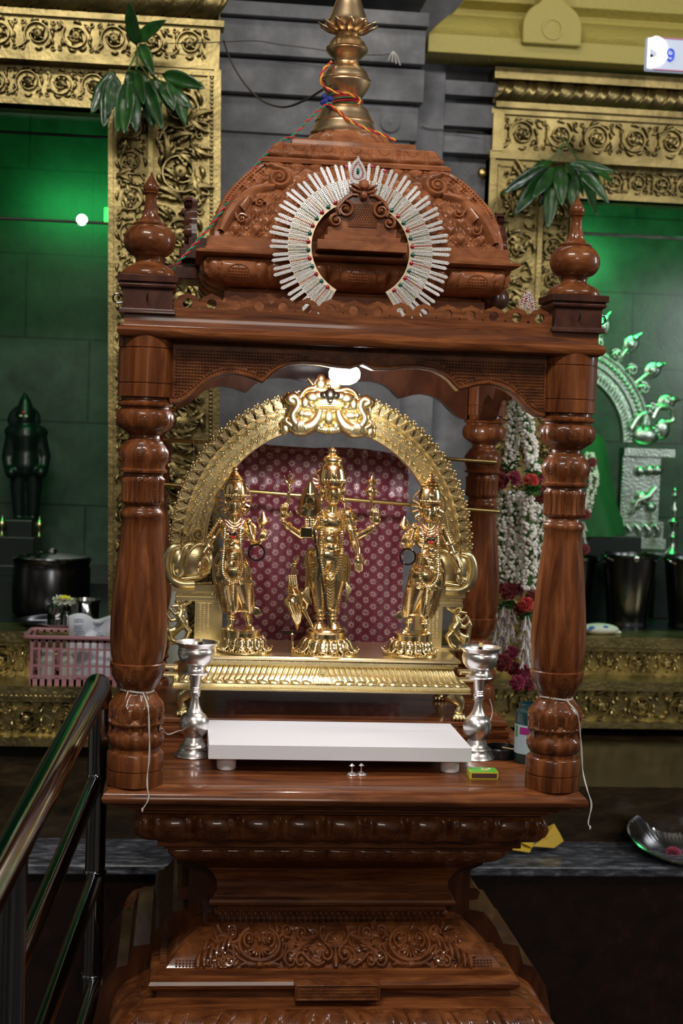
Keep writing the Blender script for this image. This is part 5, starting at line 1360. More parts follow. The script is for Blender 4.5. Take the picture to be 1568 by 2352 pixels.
def main_statue():
    root = (0.0, 0.40, 1.0625)
    F = Fig(600, 1000, 4.357, 747, 1503, (aty(747, 1503, 0.40).x, 0.40, 1.0625))
    rt = thing('deity_statue', 'largest gilded statue, four-armed crowned standing deity between the two smaller ones', 'statue', (F.root[0], 0.40, 1.0625))
    s = F.r
    lb, h = lotus_base(F, 640, 2195, 330, 215, 150, 200, 0, 0, rt, F)
    X, Y, Z = F(640, 2195)
    dm = MB().lathe([(s(195), h), (s(195), h+s(60)), (s(205), h+s(64)), (s(208), h+s(78)), (s(196), h+s(86)), (s(185), h+s(100)), (s(165), h+s(108)), (s(160), h+s(112))], (X, Y, Z), 48)
    dm.build('drum', 'gold', rt, ang=30)
    zb = h+s(108)
    b = MB()
    # small lotus under the feet
    for cx in (572, 728):
        b.lathe([(s(88), 0), (s(92), s(10)), (s(70), s(34)), (s(55), s(52)), (s(40), s(60))], (F(cx, 2000)[0], Y-0.002, Z+zb-s(6)), 24)
    # body surface
    b.chain([F(580, 1930, .004), F(588, 1800, .002), F(575, 1640, .002), F(560, 1450, .003), F(600, 1230, .0)], [s(34), s(38), s(64), s(88), s(106)], 16)
    b.chain([F(718, 1930, .004), F(712, 1800, .002), F(725, 1640, .002), F(750, 1450, .003), F(730, 1230, .0)], [s(34), s(38), s(64), s(88), s(106)], 16)
    for cx, sg_ in ((575, -1), (722, 1)):
        f0 = Vector(F(cx, 1945, .004)); f1 = Vector(F(cx+sg_*14, 1958, .016))
        b.cap(f0, f1, s(36), s(30), 12)
        for k in range(5): b.cap(f1+Vector((s(-26+13*k)+0, 0, -s(6))), f1+Vector((s(-26+13*k), -s(38-6*abs(k-1)), -s(12))), s(9), s(7), 6)
    b.ell(F(665, 1200, 0), (s(165), s(110), s(130)), 24, 16)
    b.ell(F(678, 1060, 0), (s(118), s(85), s(130)), 24, 16)
    b.ell(F(695, 870, .001), (s(155), s(92), s(125)), 24, 16)
    for q in (-1, 1): b.ell(F(698+q*66, 850, .008), (s(62), s(50), s(55)), 16, 12)
    b.cap(F(703, 790, 0), F(708, 690, 0), s(66), s(52), 16)
    b.ell(F(712, 580, .004), (s(92), s(95), s(120)), 24, 18); b.ell(F(712, 640, .008), (s(66), s(66), s(62)), 16, 12)
    for q in (-1, 1):   # shoulders, ears
        b.ell(F(700+q*165, 800, 0), (s(62), s(60), s(62)), 16, 12)
        b.ell(F(712+q*108, 560, .0), (s(24), s(30), s(62)), 12, 8); b.cap(F(712+q*110, 600, 0), F(712+q*112, 680, .002), s(14), s(18), 8)
    # raised rear arms
    b.chain([F(560, 820, -.002), F(420, 985, -.004), F(395, 1000, -.002), F(300, 935, .004), F(212, 858, .008)], [s(55), s(48), s(46), s(38), s(28)], 14)
    b.chain([F(850, 830, -.002), F(925, 1010, -.004), F(950, 1020, -.002), F(1040, 975, .004), F(1122, 915, .008)], [s(55), s(48), s(46), s(38), s(28)], 14)
    hand(b, F(215, 790, .012), (0.05, -0.1, 1), (0.3, -1, 0), s(150), s(12), 0.25, 1)
    b.chain([F(230, 740, .012), F(262, 640, .014), F(262, 560, .014)], [s(18), s(16), s(15)], 8)
    hand(b, F(1150, 845, .012), (-0.15, -0.1, 1), (-0.3, -1, 0), s(150), s(12), 0.25, -1)
    b.chain([F(1105, 800, .012), F(1092, 700, .014), F(1096, 640, .014)], [s(20), s(18), s(16)], 8)
    # front arms: one at the spear, one hanging open
    b.chain([F(555, 830, .004), F(490, 960, .010), F(475, 990, .016), F(520, 1000, .030), F(525, 985, .036)], [s(52), s(46), s(42), s(34), s(26)], 14)
    hand(b, F(505, 960, .040), (-0.5, -0.2, 0.9), (0.3, -1, 0.1), s(125), s(12), 0.5, 1)
    b.chain([F(870, 850, .002), F(905, 960, .006), F(920, 1040, .012), F(948, 1130, .022), F(952, 1180, .028)], [s(54), s(46), s(42), s(36), s(28)], 14)
    hand(b, F(955, 1235, .032), (0.0, -0.25, -1), (0, -1, 0.2), s(150), s(14), 0.1, -1)
    body = b.build('body', 'gold', rt, mods=skin(0.00095, 2))
    face(F, rt, body, 712, 590, 92, 112, .004)
    cm, X_, Y_ = crown(F, body, 710, [(118, 500), (126, 478), (130, 462), (128, 445), (136, 440), (134, 420), (130, 395), (118, 340), (104, 300), (94, 292), (102, 286), (92, 282), (84, 275), (98, 262), (102, 245), (96, 228), (80, 218), (88, 212), (62, 202), (44, 190), (40, 180), (26, 172), (34, 160), (36, 145), (24, 130), (8, 122), (2, 116)], .004)
    for q in range(9):
        a = R(-150+q*15); rr = s(131)
        cm.ell((X_+rr*cos(a), Y_+rr*sin(a), F(710, 448)[2]), (s(13), s(13), s(20)), 8, 6)
    cm.ell((X_, Y_-s(128), F(710, 400)[2]), (s(26), s(14), s(38)), 12, 8)
    cm.build('crown', 'gold', body, ang=50)
    haloring(F, body, 655, 480, 150, -.016)
    # jewellery and dress
    jw = MB()
    for cx_, yy, rr in ((588, 1800, 46), (712, 1800, 46), (588, 1835, 50), (712, 1835, 50)):
        p_ = F(cx_, yy, .002); anklet(jw, p_, s(rr))
    for (p0, p1, rr) in ((F(250, 890, .006), F(235, 875, .007), 42), (F(262, 902, .006), F(260, 900, .006), 44), (F(1085, 940, .006), F(1090, 935, .006), 42), (F(1100, 930, .007), F(1104, 925, .006), 40)):
        q_ = (Vector(F(212, 858, .008))-Vector(F(300, 935, .004))).normalized() if p0[0] < F(700, 0)[0] else (Vector(F(1122, 915, .008))-Vector(F(1040, 975, .004))).normalized()
        M = q_.to_track_quat('Z', 'Y').to_matrix()
        jw.tube([Vector(p0)+M @ Vector((s(rr)*cos(a), s(rr)*sin(a), 0)) for a in [2*pi*k/18 for k in range(18)]], s(9), 6, closed=True)
    for rr, zz in ((46, 1080), (48, 1100), (44, 1060)):
        p_ = F(925+(zz-1060)*0.3, zz, .014); anklet(jw, p_, s(rr))
    for cx_, yy in ((893, 930), (886, 905)): p_ = F(cx_, yy, .005); anklet(jw, p_, s(56))
    jw.build('bangles', 'gold_fine', body)
    # necklaces
    for k, (dy, hw) in enumerate(((0, 75), (28, 95), (52, 110))):
        garland('necklace', [F(705-hw, 725+dy*0.4, .006), F(705-hw*0.6, 765+dy, .017), F(705, 790+dy*1.25, .0205), F(705+hw*0.6, 765+dy, .017), F(705+hw, 725+dy*0.4, .006)], s(9), body)
    garland('long_garland', [F(590, 735, .010), F(592, 880, .021), F(590, 1060, .020), F(585, 1230, .022), F(615, 1340, .024), F(680, 1405, .026), F(745, 1345, .024), F(785, 1230, .022), F(800, 1060, .020), F(812, 880, .021), F(820, 735, .010)], s(17), body)
    gb_ = MB()
    for k in range(9): gb_.ell(F(680+8*cos(k), 1395+3*k, .028), (s(16), s(12), s(12)), 8, 6)
    for cx_ in (592, 798):
        for yy in (955, 975, 1130, 1150, 1170): gb_.ell(F(cx_, yy, .021), (s(27), s(20), s(9)), 10, 6)
    gb_.build('garland_knots', 'gold_fine', body)
    bl = MB()   # belts
    for yy, rx, ry_ in ((1085, 128, 92), (1110, 136, 98), (1135, 142, 102), (925, 150, 96)):
        c = Vector(F(685 if yy > 1000 else 700, yy, 0)); bl.tube([c+Vector((s(rx)*cos(a), s(ry_)*sin(a)*1.06, 0)) for a in [2*pi*k/32 for k in range(32)]], s(11), 6, closed=True)
    bl.ell(F(690, 1120, .021), (s(45), s(22), s(42)), 12, 8); bl.ell(F(698, 975, .020), (s(24), s(16), s(26)), 12, 8)
    for q in (-1, 1): bl.ell(F(690+q*48, 1115, .020), (s(20), s(14), s(24)), 8, 6)
    bl.build('belt', 'gold_fine', body)
    # draped dress: ridges round each leg and pleats between
    dr = MB()
    for q, cx0 in ((-1, 568), (1, 742)):
        for k in range(20):
            t = k/19; yy = 1200+540*t; cxx = cx0+(10 if q < 0 else -14)*t; rr = 112-62*t if t > 0.1 else 112-62*t-20*(0.1-t)
            c = Vector(F(cxx, yy, .002)); pts = []
            for j in range(13):
                a = -pi*0.13-pi*0.74*j/12
                pts.append(c+Vector((s(rr)*cos(a), s(rr)*0.86*sin(a), s(30)*cos(a)*q*-1)))
            dr.tube(pts, s(8.5), 5)
    for k in range(9):
        yy = 1440+31*k; w_ = 42-1.5*k
        dr.tube([F(680-w_, yy-16, .018), F(680, yy+14, .024), F(680+w_, yy-16, .018)], s(10), 6)
    dr.cap(F(680, 1400, .014), F(680, 1720, .012), s(40), s(30), 12)
    for q, cx0 in ((-1, 585), (1, 715)):
        c = Vector(F(cx0, 1752, .002)); dr.tube([c+Vector((s(56)*cos(a), s(52)*sin(a), 0)) for a in [2*pi*k/24 for k in range(24)]], s(8), 6, closed=True)
    dr.build('draped_dress', 'gold', body)
    ss = MB()
    ss.tube(smoothprof([F(505, 1130, -.002), F(470, 1180, -.004), F(455, 1290, -.004), F(465, 1420, -.003), F(450, 1560, -.002)], 4), [s(26)]*17, 8, flat=0.35)
    for k in range(4):
        ss.tube([F(480, 1500+12*k, -.002), F(430+10*k, 1570+22*k, 0), F(500-3*k, 1680+8*k, .001)], [s(8), s(24), s(10)], 6, flat=0.4)
    ss.tube([F(445, 1180, -.003), F(412, 1300, -.002), F(470, 1330, -.003)], [s(6), s(18), s(8)], 6, flat=.4)
    ss.build('sash', 'gold', body); ss = MB()
    ss.tube(smoothprof([F(850, 1200, -.002), F(872, 1300, -.004), F(868, 1420, -.004), F(860, 1520, -.003)], 4), [s(24)]*13, 8, flat=0.35)
    for k in range(4):
        ss.tube([F(850, 1480+10*k, -.002), F(895-12*k, 1545+22*k, 0), F(835, 1650+10*k, .001)], [s(8), s(24), s(10)], 6, flat=0.4)
    ss.build('sash', 'gold', body); ss = MB()
    for k in range(7): ss.tube(smoothprof([F(860+7*k, 690+8*k, .0), F(905+5*k, 760+6*k, .006), F(930-6*k, 850, .006)], 3), s(8), 6)
    ss.chain([F(930, 790, .004), F(975, 850, .003), F(925, 860, .004)], [s(12), s(14), s(8)], 8)
    ss.build('sash', 'gold', body)
    er = MB()
    for q in (-1, 1):
        er.ell(F(712+q*112, 655, .004), (s(24), s(18), s(28)), 10, 8)
        for k in range(3): er.ell(F(712+q*118, 690+20*k, .006), s(11), 8, 6)
    er.build('earrings', 'gold_fine', body)
    # attributes in the raised hands
    tr = MB()
    tr.cap(F(265, 620, .014), F(270, 500, .014), s(14), s(12), 8)
    tr.ell(F(270, 495, .014), s(22), 10, 8)
    tr.chain([F(268, 500, .014), F(275, 430, .014), F(275, 358, .014)], [s(17), s(13), s(3)], 8)
    for q in (-1, 1): tr.chain([F(270, 490, .014), F(272+q*38, 450, .014), F(272+q*52, 395, .014)], [s(14), s(12), s(4)], 8)
    tag(tr.build('trident', 'gold', None), 'small gold trident raised in the viewer-left hand of the largest statue', 'trident')
    vj = MB()
    pr = [(14, 640), (30, 625), (18, 612), (26, 600), (50, 575), (56, 552), (46, 525), (20, 510), (22, 498), (44, 472), (48, 456), (28, 440), (10, 420), (3, 395)]
    x_, y_, _z = F(1096, 600, .014)
    vj.lathe([(max(.0002, s(r_)), F(1096, c)[2]) for r_, c in pr], (x_, y_, 0), 20, lambda a, r, z: 1+0.12*cos(8*a))
    tag(vj.build('vajra', 'gold', None), 'small gold double-bulbed sceptre raised in the viewer-right hand of the largest statue', 'sceptre')
    # spear
    sp = thing('gold_spear', 'gold spear with leaf-shaped blade leaning in front of the largest statue', 'spear', F(665, 1905, .03))
    p0 = Vector(F(668, 1915, .034)); p1 = Vector(F(500, 930, .052)); d = (p1-p0).normalized()
    M = d.to_track_quat('Z', 'Y').to_matrix()
    mbs = MB().tube([p0, p0.lerp(p1, .5), p1], s(13), 10)
    for t in (0.16, 0.36, 0.55, 0.72, 0.86): mbs.ell(p0.lerp(p1, t), (s(15), s(15), s(9)), 10, 6)
    mbs.build('shaft', 'pewter_dark', sp, label='dark metal shaft')
    bm = MB(); c0 = Vector(F(455, 890, .052))
    out = [(0, -8), (60, 4), (112, 70), (118, 118), (104, 180), (66, 270), (30, 345), (0, 385)]
    pts = out+[(-x, z) for x, z in out[-2:0:-1]]
    cz = Vector(F(455, 800, .052))
    for d0, sc_ in ((0.0022, 1.0), ):
        n_ = len(pts); vs = []
        for lay, (yy, k_) in enumerate(((-0.007, 0.35), (-0.004, 0.8), (-0.0015, 1.0), (0.0015, 1.0), (0.005, 0.6))):
            for x, z in pts: vs.append(cz+Vector((s(x*k_), yy, s((z-130)*k_+130))))
        fs = [(l*n_+i, l*n_+(i+1) % n_, (l+1)*n_+(i+1) % n_, (l+1)*n_+i) for l in range(4) for i in range(n_)]+[tuple(range(n_)), tuple(4*n_+i for i in range(n_-1, -1, -1))]
        bm.add(vs, fs)
    mb_ = lambda u, v, d_: (cz.x+s(u), cz.y-0.0065-d_, cz.z+s(v))
    for a in range(0, 360, 45): bm.relief([(0, 110), (26*cos(R(a)), 110+26*sin(R(a))), (46*cos(R(a)+.2), 110+46*sin(R(a)+.2))], 6, 0.0012, mb_)
    for sg2 in (-1, 1): bm.relief([(sg2*18, 70), (sg2*44, 130), (sg2*30, 190), (0, 205)], 5, 0.0012, mb_); bm.chain([F(455+sg2*80, 782, .052), F(455+sg2*118, 760, .052), F(455+sg2*128, 742, .052)], [s(14), s(16), s(9)], 8)
    bm.relief([(-36, 232), (0, 222), (36, 232)], 6, 0.0015, mb_)
    bm.chain([F(380, 790, .052), F(455, 812, .052), F(530, 790, .052)], [s(12), s(16), s(12)], 8)
    bm.build('blade', 'gold_fine', sp, smooth=True, ang=30)
    kn = MB()
    for r_ in range(3):
        for c_ in range(4): kn.ell(F(420+24*c_, 828+24*r_, .054), s(15), 8, 6)
    kn.cap(F(455, 820, .050), F(455, 900, .050), s(34), s(34), 10)
    kn.box(*sorted((F(400, 0, 0)[0], F(515, 0, 0)[0])), F(0, 0, .060)[1], F(0, 0, .040)[1], F(455, 1000)[2], F(455, 900)[2])
    kn.build('socket', 'gold_fine', sp, ang=30, bev=0.0012)
    return F
FM = main_statue()

def peacock():
    F = Fig(600, 1000, 4.357, 747, 1503, (aty(747, 1503, 0.40).x, 0.40, 1.0625)); s = F.r
    pk = thing('peacock_figure', 'gilded peacock standing at the viewer-left side of the largest statue', 'peacock', F(345, 2190, .0))
    b = MB()
    b.chain([F(350, 1690, .010), F(330, 1600, .010), F(300, 1530, .010), F(292, 1440, .011), F(312, 1370, .012), F(322, 1310, .013)], [s(58), s(66), s(50), s(34), s(24), s(20)], 14)
    b.ell(F(332, 1262, .013), (s(27), s(24), s(26)), 12, 10)
    b.chain([F(320, 1268, .014), F(296, 1278, .015), F(284, 1296, .015)], [s(13), s(9), s(4)], 8)
    b.ell(F(255, 1660, .012), (s(40), s(34), s(44)), 12, 10)
    b.chain([F(300, 1660, .010), F(330, 1760, .008), F(352, 1860, .006), F(350, 1950, .004)], [s(78), s(66), s(44), s(8)], 14)
    b.chain([F(400, 1600, .002), F(450, 1680, -.002), F(440, 1760, -.002)], [s(40), s(34), s(14)], 12)
    b.chain([F(410, 1730, .010), F(455, 1820, .012), F(495, 1900, .014)], [s(26), s(19), s(14)], 10)
    for k in range(3): b.cap(F(492, 1905, .014), F(505+12*k, 1935, .018+0.002*k), s(10), s(6), 6)
    bd_ = b.build('body', 'gold', pk, mods=skin(0.001, 2))
    f = MB()
    for k in range(5): f.tube(smoothprof([F(240+34*k, 1660+6*k, .026), F(285+26*k, 1770, .028-0.001*k), F(335+6*k, 1880, .018)], 4), s(6), 5)
    for r_ in range(9):
        for c_ in range(4): f.ell(F(268+22*c_+2*r_, 1400+17*r_, .010+s(36)), (s(10), s(6), s(9)), 6, 4)
    for k in range(4):
        c = Vector(F(300+6*k, 1500+26*k, .010)); rr = s(48+8*k); f.tube([c+Vector((rr*cos(a), rr*sin(a)*0.95, 0)) for a in [2*pi*j/20 for j in range(20)]], s(7), 5, closed=True)
    for k in range(3): f.cap(F(338+6*k, 1240, .013), F(345+12*k-6, 1190+8*abs(k-1), .013), s(4), s(7), 6)
    f.build('feather_chasing', 'gold_fine', bd_)
    st_ = MB()
    st_.box(*sorted((F(262, 0)[0], F(420, 0)[0])), 0.385, 0.397, F(300, 1985)[2], F(300, 1955)[2])
    st_.tube([F(300, 1975, .010), F(302, 2080, .010), F(300, 2192, .010)], s(11), 8)
    st_.ell(F(300, 1985, .012), s(18), 10, 6)
    st_.tube([F(350, 1945, .008), F(352, 1975, .008)], s(8), 8)
    st_.build('bracket_stand', 'gold_fine', pk, smooth=False)
peacock()

def consort(sx, bxpx, bypx, label, desc, baglab, bangle):
    root = (aty(bxpx, bypx, 0.40).x, 0.40, 1.0625)
    F = Fig(440, 1040, 4.9, 440+590/4.9, 1040+2265/4.9, root, sx); s = F.r
    rt = thing('consort_statue', label, 'statue', root)
    lb, h = lotus_base(F, 590, 2262, 312, 215, 165, 225, 0, 0, rt, F)
    X, Y, Z = F(560, 2262); 
    MB().lathe([(s(215), h), (s(215), h+s(66)), (s(226), h+s(70)), (s(226), h+s(84)), (s(205), h+s(90)), (s(190), h+s(94))], (X, Y, Z), 48).build('drum', 'gold', rt, ang=30)
    b = MB()
    b.chain([F(440, 1975, .006), F(452, 1860, .002), F(440, 1700, .0), F(425, 1500, .0)], [s(34), s(40), s(84), s(126)], 16)
    b.chain([F(640, 1960, .006), F(625, 1860, .002), F(600, 1700, .0), F(545, 1500, .0)], [s(34), s(40), s(80), s(124)], 16)
    for cx, q in ((425, -1), (665, 1)):
        f0 = Vector(F(cx-q*12, 1985, .004)); f1 = Vector(F(cx+q*18, 2000, .016)); b.cap(f0, f1, s(38), s(30), 12)
        for k in range(5): b.cap(f1+Vector((s(-26+13*k), 0, -s(4))), f1+Vector((s(-26+13*k), -s(36-5*abs(k-2)), -s(9))), s(10), s(7), 6)
    b.ell(F(465, 1370, 0), (s(195), s(115), s(190)), 24, 16)
    b.ell(F(465, 1180, 0), (s(130), s(86), s(150)), 24, 16)
    b.ell(F(480, 930, 0), (s(150), s(88), s(130)), 24, 16)
    for q in (-1, 1): b.ell(F(480+q*72, 895, .010), (s(66), s(58), s(62)), 16, 12)
    b.cap(F(483, 830, 0), F(486, 730, 0), s(62), s(50), 16)
    b.ell(F(490, 615, .004), (s(92), s(92), s(118)), 24, 18); b.ell(F(490, 670, .008), (s(64), s(62), s(60)), 16, 12)
    for q in (-1, 1):
        b.ell(F(484+q*158, 810, 0), (s(56), s(56), s(58)), 16, 12)
        b.ell(F(490+q*104, 590, 0), (s(22), s(28), s(56)), 12, 8)
    b.chain([F(322, 820, .0), F(235, 970, .0), F(195, 1050, .002), F(140, 1140, .006), F(98, 1235, .008)], [s(50), s(42), s(38), s(32), s(22)], 14)
    hand(b, F(98, 1290, .009), (-0.05, -0.1, -1), (0.8, -0.5, 0), s(150), s(13), 0.1, -1)
    b.chain([F(650, 830, .0), F(680, 960, .006), F(695, 1020, .012), F(745, 1040, .028), F(770, 1010, .036)], [s(50), s(44), s(40), s(32), s(24)], 14)
    hand(b, F(785, 960, .040), (0.25, -0.3, 1), (0.2, -1, 0), s(135), s(13), 0.35, 1)
    body = b.build('body', 'gold', rt, mods=skin(0.00095, 2))
    face(F, rt, body, 490, 620, 90, 110, .004)
    cm, X_, Y_ = crown(F, body, 495, [(112, 545), (120, 520), (128, 505), (126, 490), (134, 484), (132, 460), (124, 420), (112, 370), (98, 345), (88, 338), (102, 330), (104, 318), (88, 308), (74, 300), (80, 290), (62, 278), (50, 262), (44, 245), (30, 235), (24, 228), (34, 216), (34, 204), (22, 192), (8, 182), (2, 172)], .004)
    cm.ell((X_, Y_-s(126), F(495, 440)[2]), (s(26), s(14), s(38)), 12, 8)
    for q in range(9):
        a = R(-150+q*15); cm.ell((X_+s(129)*cos(a), Y_+s(129)*sin(a), F(495, 498)[2]), (s(13), s(13), s(18)), 8, 6)
    cm.build('crown', 'gold', body, ang=50)
    haloring(F, body, 482, 560, 200, -.018)
    garland('long_garland', [F(380, 770, .008), F(372, 930, .021), F(360, 1120, .020), F(345, 1300, .023), (F(370, 1400, .025)), F(450, 1470, .027), F(540, 1400, .025), F(570, 1290, .023), F(555, 1110, .020), F(545, 930, .021), F(575, 770, .008)], s(17), body)
    for dy, hw in ((0, 70), (26, 92), (50, 112)):
        garland('necklace', [F(484-hw, 760+dy*0.4, .006), F(484-hw*.6, 795+dy, .017), F(484, 815+dy*1.2, .020), F(484+hw*.6, 795+dy, .017), F(484+hw, 760+dy*.4, .006)], s(8), body)
    jw = MB()
    for yy, rx, ry_ in ((1105, 132, 90), (1125, 138, 94), (1300, 190, 116), (905, 150, 92)):
        c = Vector(F(462 if yy > 1000 else 480, yy, 0)); jw.tube([c+Vector((s(rx)*cos(a), s(ry_)*sin(a)*1.07, 0)) for a in [2*pi*k/32 for k in range(32)]], s(10), 6, closed=True)
    for (cx, yy, rr) in ((452, 1860, 46), (628, 1860, 46), (450, 1890, 48), (634, 1890, 48), (182, 1065, 46), (100, 1225, 32), (108, 1205, 33), (238, 965, 50)): anklet(jw, F(cx, yy, .004), s(rr))
    jw.ell(F(450, 1190, .021), (s(36), s(18), s(24)), 10, 8); jw.ell(F(450, 1160, .022), (s(22), s(14), s(18)), 10, 8); jw.ell(F(445, 1050, .019), (s(34), s(18), s(36)), 12, 8)
    for k in range(7): jw.tube([F(450, 1225, .024), F(450+(k-3)*12, 1265, .026), F(450+(k-3)*15, 1310, .026)], s(6), 5)
    for q in (-1, 1):
        for k in range(6): jw.ell(F(450+q*70, 1235+16*k, .024), s(7), 6, 4)
    for k in range(8): jw.ell(F(462, 1490+24*k, .026), (s(18-k), s(10), s(12)), 8, 6)
    jw.build('jewellery', 'gold_fine', body)
    dr = MB()
    for q, cx0, cx1 in ((-1, 405, 440), (1, 560, 610)):
        for k in range(18):
            t = k/17; yy = 1450+330*t; cxx = cx0+(cx1-cx0)*t; rr = 132-56*t
            c = Vector(F(cxx, yy, .0)); pts = []
            for j in range(12):
                a = -pi*0.12-pi*0.76*j/11
                pts.append(c+Vector((s(rr)*cos(a), s(rr)*0.82*sin(a), -q*sx*s(60)*cos(a))))
            dr.tube(pts, s(8), 5)
    dr.cap(F(470, 1480, .014), F(490, 1790, .010), s(46), s(40), 12)
    c = Vector(F(535, 1800, .0)); dr.tube([c+Vector((s(150)*cos(a), s(66)*sin(a), 0)) for a in [2*pi*k/30 for k in range(30)]], s(10), 6, closed=True)
    dr.build('draped_skirt', 'gold', body)
    ss = MB()
    ss.tube(smoothprof([F(600, 1160, .0), F(650, 1330, .002), F(680, 1500, .002), F(700, 1700, .002), F(705, 1770, .002)], 4), s(15), 6)
    for k in range(4): ss.tube([F(665, 1760+10*k, .002), F(740-6*k, 1790+16*k, .004), F(800-22*k, 1850+6*k, .004)], [s(10), s(26), s(8)], 6, flat=.4)
    ss.build('sash', 'gold', body); ss = MB()
    ss.tube(smoothprof([F(310, 1150, .0), F(265, 1260, -.002), F(255, 1420, -.002), F(290, 1560, -.001), F(340, 1800, .0)], 4), [s(18)]*17, 6, flat=.5)
    for k in range(3): ss.tube([F(330, 1560+60*k, -.004), F(300+20*k, 1680+40*k, -.004), F(390, 1800, -.003)], [s(8), s(28), s(10)], 6, flat=.4)
    ss.build('sash', 'gold', body); ss = MB()
    ss.tube(smoothprof([F(640, 790, .004), F(720, 860, .010), F(705, 960, .012), F(640, 1000, .008)], 4), s(14), 6)
    ss.build('sash', 'gold', body); ss = MB()
    for k in range(9): ss.ell(F(320-18*k, 760+26*k, .008), (s(17), s(15), s(17)), 7, 5)
    ss.build('sash', 'gold', body)
    er = MB()
    for q in (-1, 1): er.ell(F(490+q*110, 670, .006), (s(28), s(18), s(30)), 10, 8); er.ell(F(490+q*114, 720, .008), s(12), 8, 6)
    er.build('earrings', 'gold_fine', body)
    lo = MB(); 
    lo.chain([F(785, 930, .042), F(783, 870, .042), F(780, 815, .042)], [s(12), s(12), s(22)], 8)
    x_, y_, z_ = F(795, 780, .042)
    lo.lathe([(s(22), -s(48)), (s(46), -s(30)), (s(66), 0), (s(62), s(8)), (s(30), s(62)), (s(4), s(104))], (x_, y_, z_), 20, lambda a, r, z: 1+0.10*abs(cos(3.5*a)))
    tag(lo.build('lotus_bud', 'gold', None), desc, 'flower')
    # beads
    nb = thing('bead_necklace', baglab, 'necklace', F(465, 930, .025))
    bk = MB(); 
    for cx, yy in ((440, 922), (492, 922)): bk.ell(F(cx, yy, .0275), s(22), 12, 8)
    bk.build('black_bead', 'black_gloss', nb, label='two black beads')
    rd = MB()
    for cx, yy in ((447, 955), (484, 955), (466, 966)): rd.ell(F(cx, yy, .0278), s(16), 12, 8)
    rd.build('red_bead', 'red_gloss', nb, label='small red beads')
    cd_ = MB().tube(smoothprof([F(360, 745, .006), F(400, 830, .020), F(435, 905, .0265), F(465, 950, .0265), F(498, 905, .0265), F(540, 830, .020), F(600, 745, .006)], 4), s(6), 6)
    cd_.build('cord', 'rose_dark', nb)
    c = Vector(F(725, 1130, .036)); rr = s(88)
    tag(MB().tube([c+Vector((rr*cos(a), 0.002*sin(a), rr*sin(a))) for a in [2*pi*k/40 for k in range(40)]], s(11), 8, closed=True).build('black_bangle', 'black_gloss'), bangle, 'bangle')
consort(1, 560, 1502, 'gilded female statue with a lotus bud, viewer-left of the four-armed deity', 'gold lotus bud held up by the statue at the viewer-left', 'black and red bead necklace on the statue at the viewer-left', 'black bangle hanging from the hand of the statue at the viewer-left')
consort(-1, 940, 1510, 'gilded female statue with a lotus bud, viewer-right of the four-armed deity', 'gold lotus bud held up by the statue at the viewer-right', 'black and red bead necklace on the statue at the viewer-right', 'black bangle hanging from the hand of the statue at the viewer-right')
# ------------------------------------------------------------------ cloth and rods behind the statues
ra = aty(385, 1010, 0.68); rb2 = aty(1140, 1062, 0.68)
tag(MB().tube([ra+Vector((-0.01, 0, 0)), ra.lerp(rb2, .5), rb2], 0.0042, 12).build('hanging_rod', 'brass_rod'), 'upper brass rod between the rear pillars carrying the maroon brocade', 'rod')
rc1 = aty(520, 1124, 0.615); rc2 = aty(955, 1160, 0.615)
tag(MB().tube([rc1+(rc1-rc2)*0.45, rc1.lerp(rc2, .5), rc2+(rc2-rc1)*0.45], 0.0042, 12).build('lower_rod', 'brass_rod'), 'lower brass rod crossing in front of the maroon brocade behind the statues', 'rod')
cl = MB(); nu, nv = 90, 90
def clf(u, v):
    x = -0.188+0.376*u
    zt = (ra.z+(rb2.z-ra.z)*((x-ra.x)/(rb2.x-ra.x)))+0.006
    z = zt-(zt-0.975)*(1-v)
    wv = 0.0045*sin(x*55+z*9)+0.003*sin(x*130-z*22)+0.005*sin(z*16+x*9)
    gather = 0.004*sin(x*210)*max(0, (z-1.40)/0.08)*(1 if x > 0.02 else 0.35)
    fold = 0.006*max(0, 1-abs(z-1.372+x*0.05)/0.02)
    return (x+0.006*sin(z*14)*(u-.5), 0.672+wv*min(1, (zt-z)*8+0.15)+gather-fold-0.008*(1 if v > 0.985 else 0), z+0.004*sin(x*24)*(v > .98))
cl.grid(clf, nu, nv, uvs=[(i/nu*0.376, j/nv*0.49) for j in range(nv+1) for i in range(nu+1)])
cl.uv = [(a*1.0, b*1.0) for a, b in cl.uv]
def cl_sol(o):
    q = o.modifiers.new('solid', 'SOLIDIFY'); q.thickness = 0.0012
tag(cl.build('brocade_cloth', 'brocade', mods=cl_sol), 'maroon brocade cloth with silver flowers hanging behind the statues', 'cloth')
th = MB()
for dx, L in ((0.055, 0.055), (0.067, 0.02), (0.078, 0.015)):
    c = ra+(rb2-ra)*(dx/0.71); th.tube([c+Vector((0.005*cos(a)*.3, 0.0055*cos(a), 0.0055*sin(a))) for a in [2*pi*k/14 for k in range(14)]], 0.0007, 5, closed=True)
    th.tube([c+Vector((0, -0.0055, 0)), c+Vector((0.001, -0.006, -L*0.5)), c+Vector((0.0015, -0.005, -L))], 0.0007, 5)
c = ra+(rb2-ra)*0.11; th.tube([c+Vector((0, -0.005, 0.003)), c+Vector((0.010, -0.006, 0.018)), c+Vector((0.017, -0.006, 0.027)), c+Vector((0.024, -0.006, 0.032))], 0.0009, 5)
tag(th.build('white_thread', 'white_thread'), 'white thread knotted on the upper brass rod left of the arch', 'thread')
hp = aty(752, 1035, 0.64)
h2 = MB().tube([(hp.x, 0.50, 1.498), (hp.x, 0.55, 1.480), (hp.x, hp.y, hp.z+0.006)], 0.0007, 5)
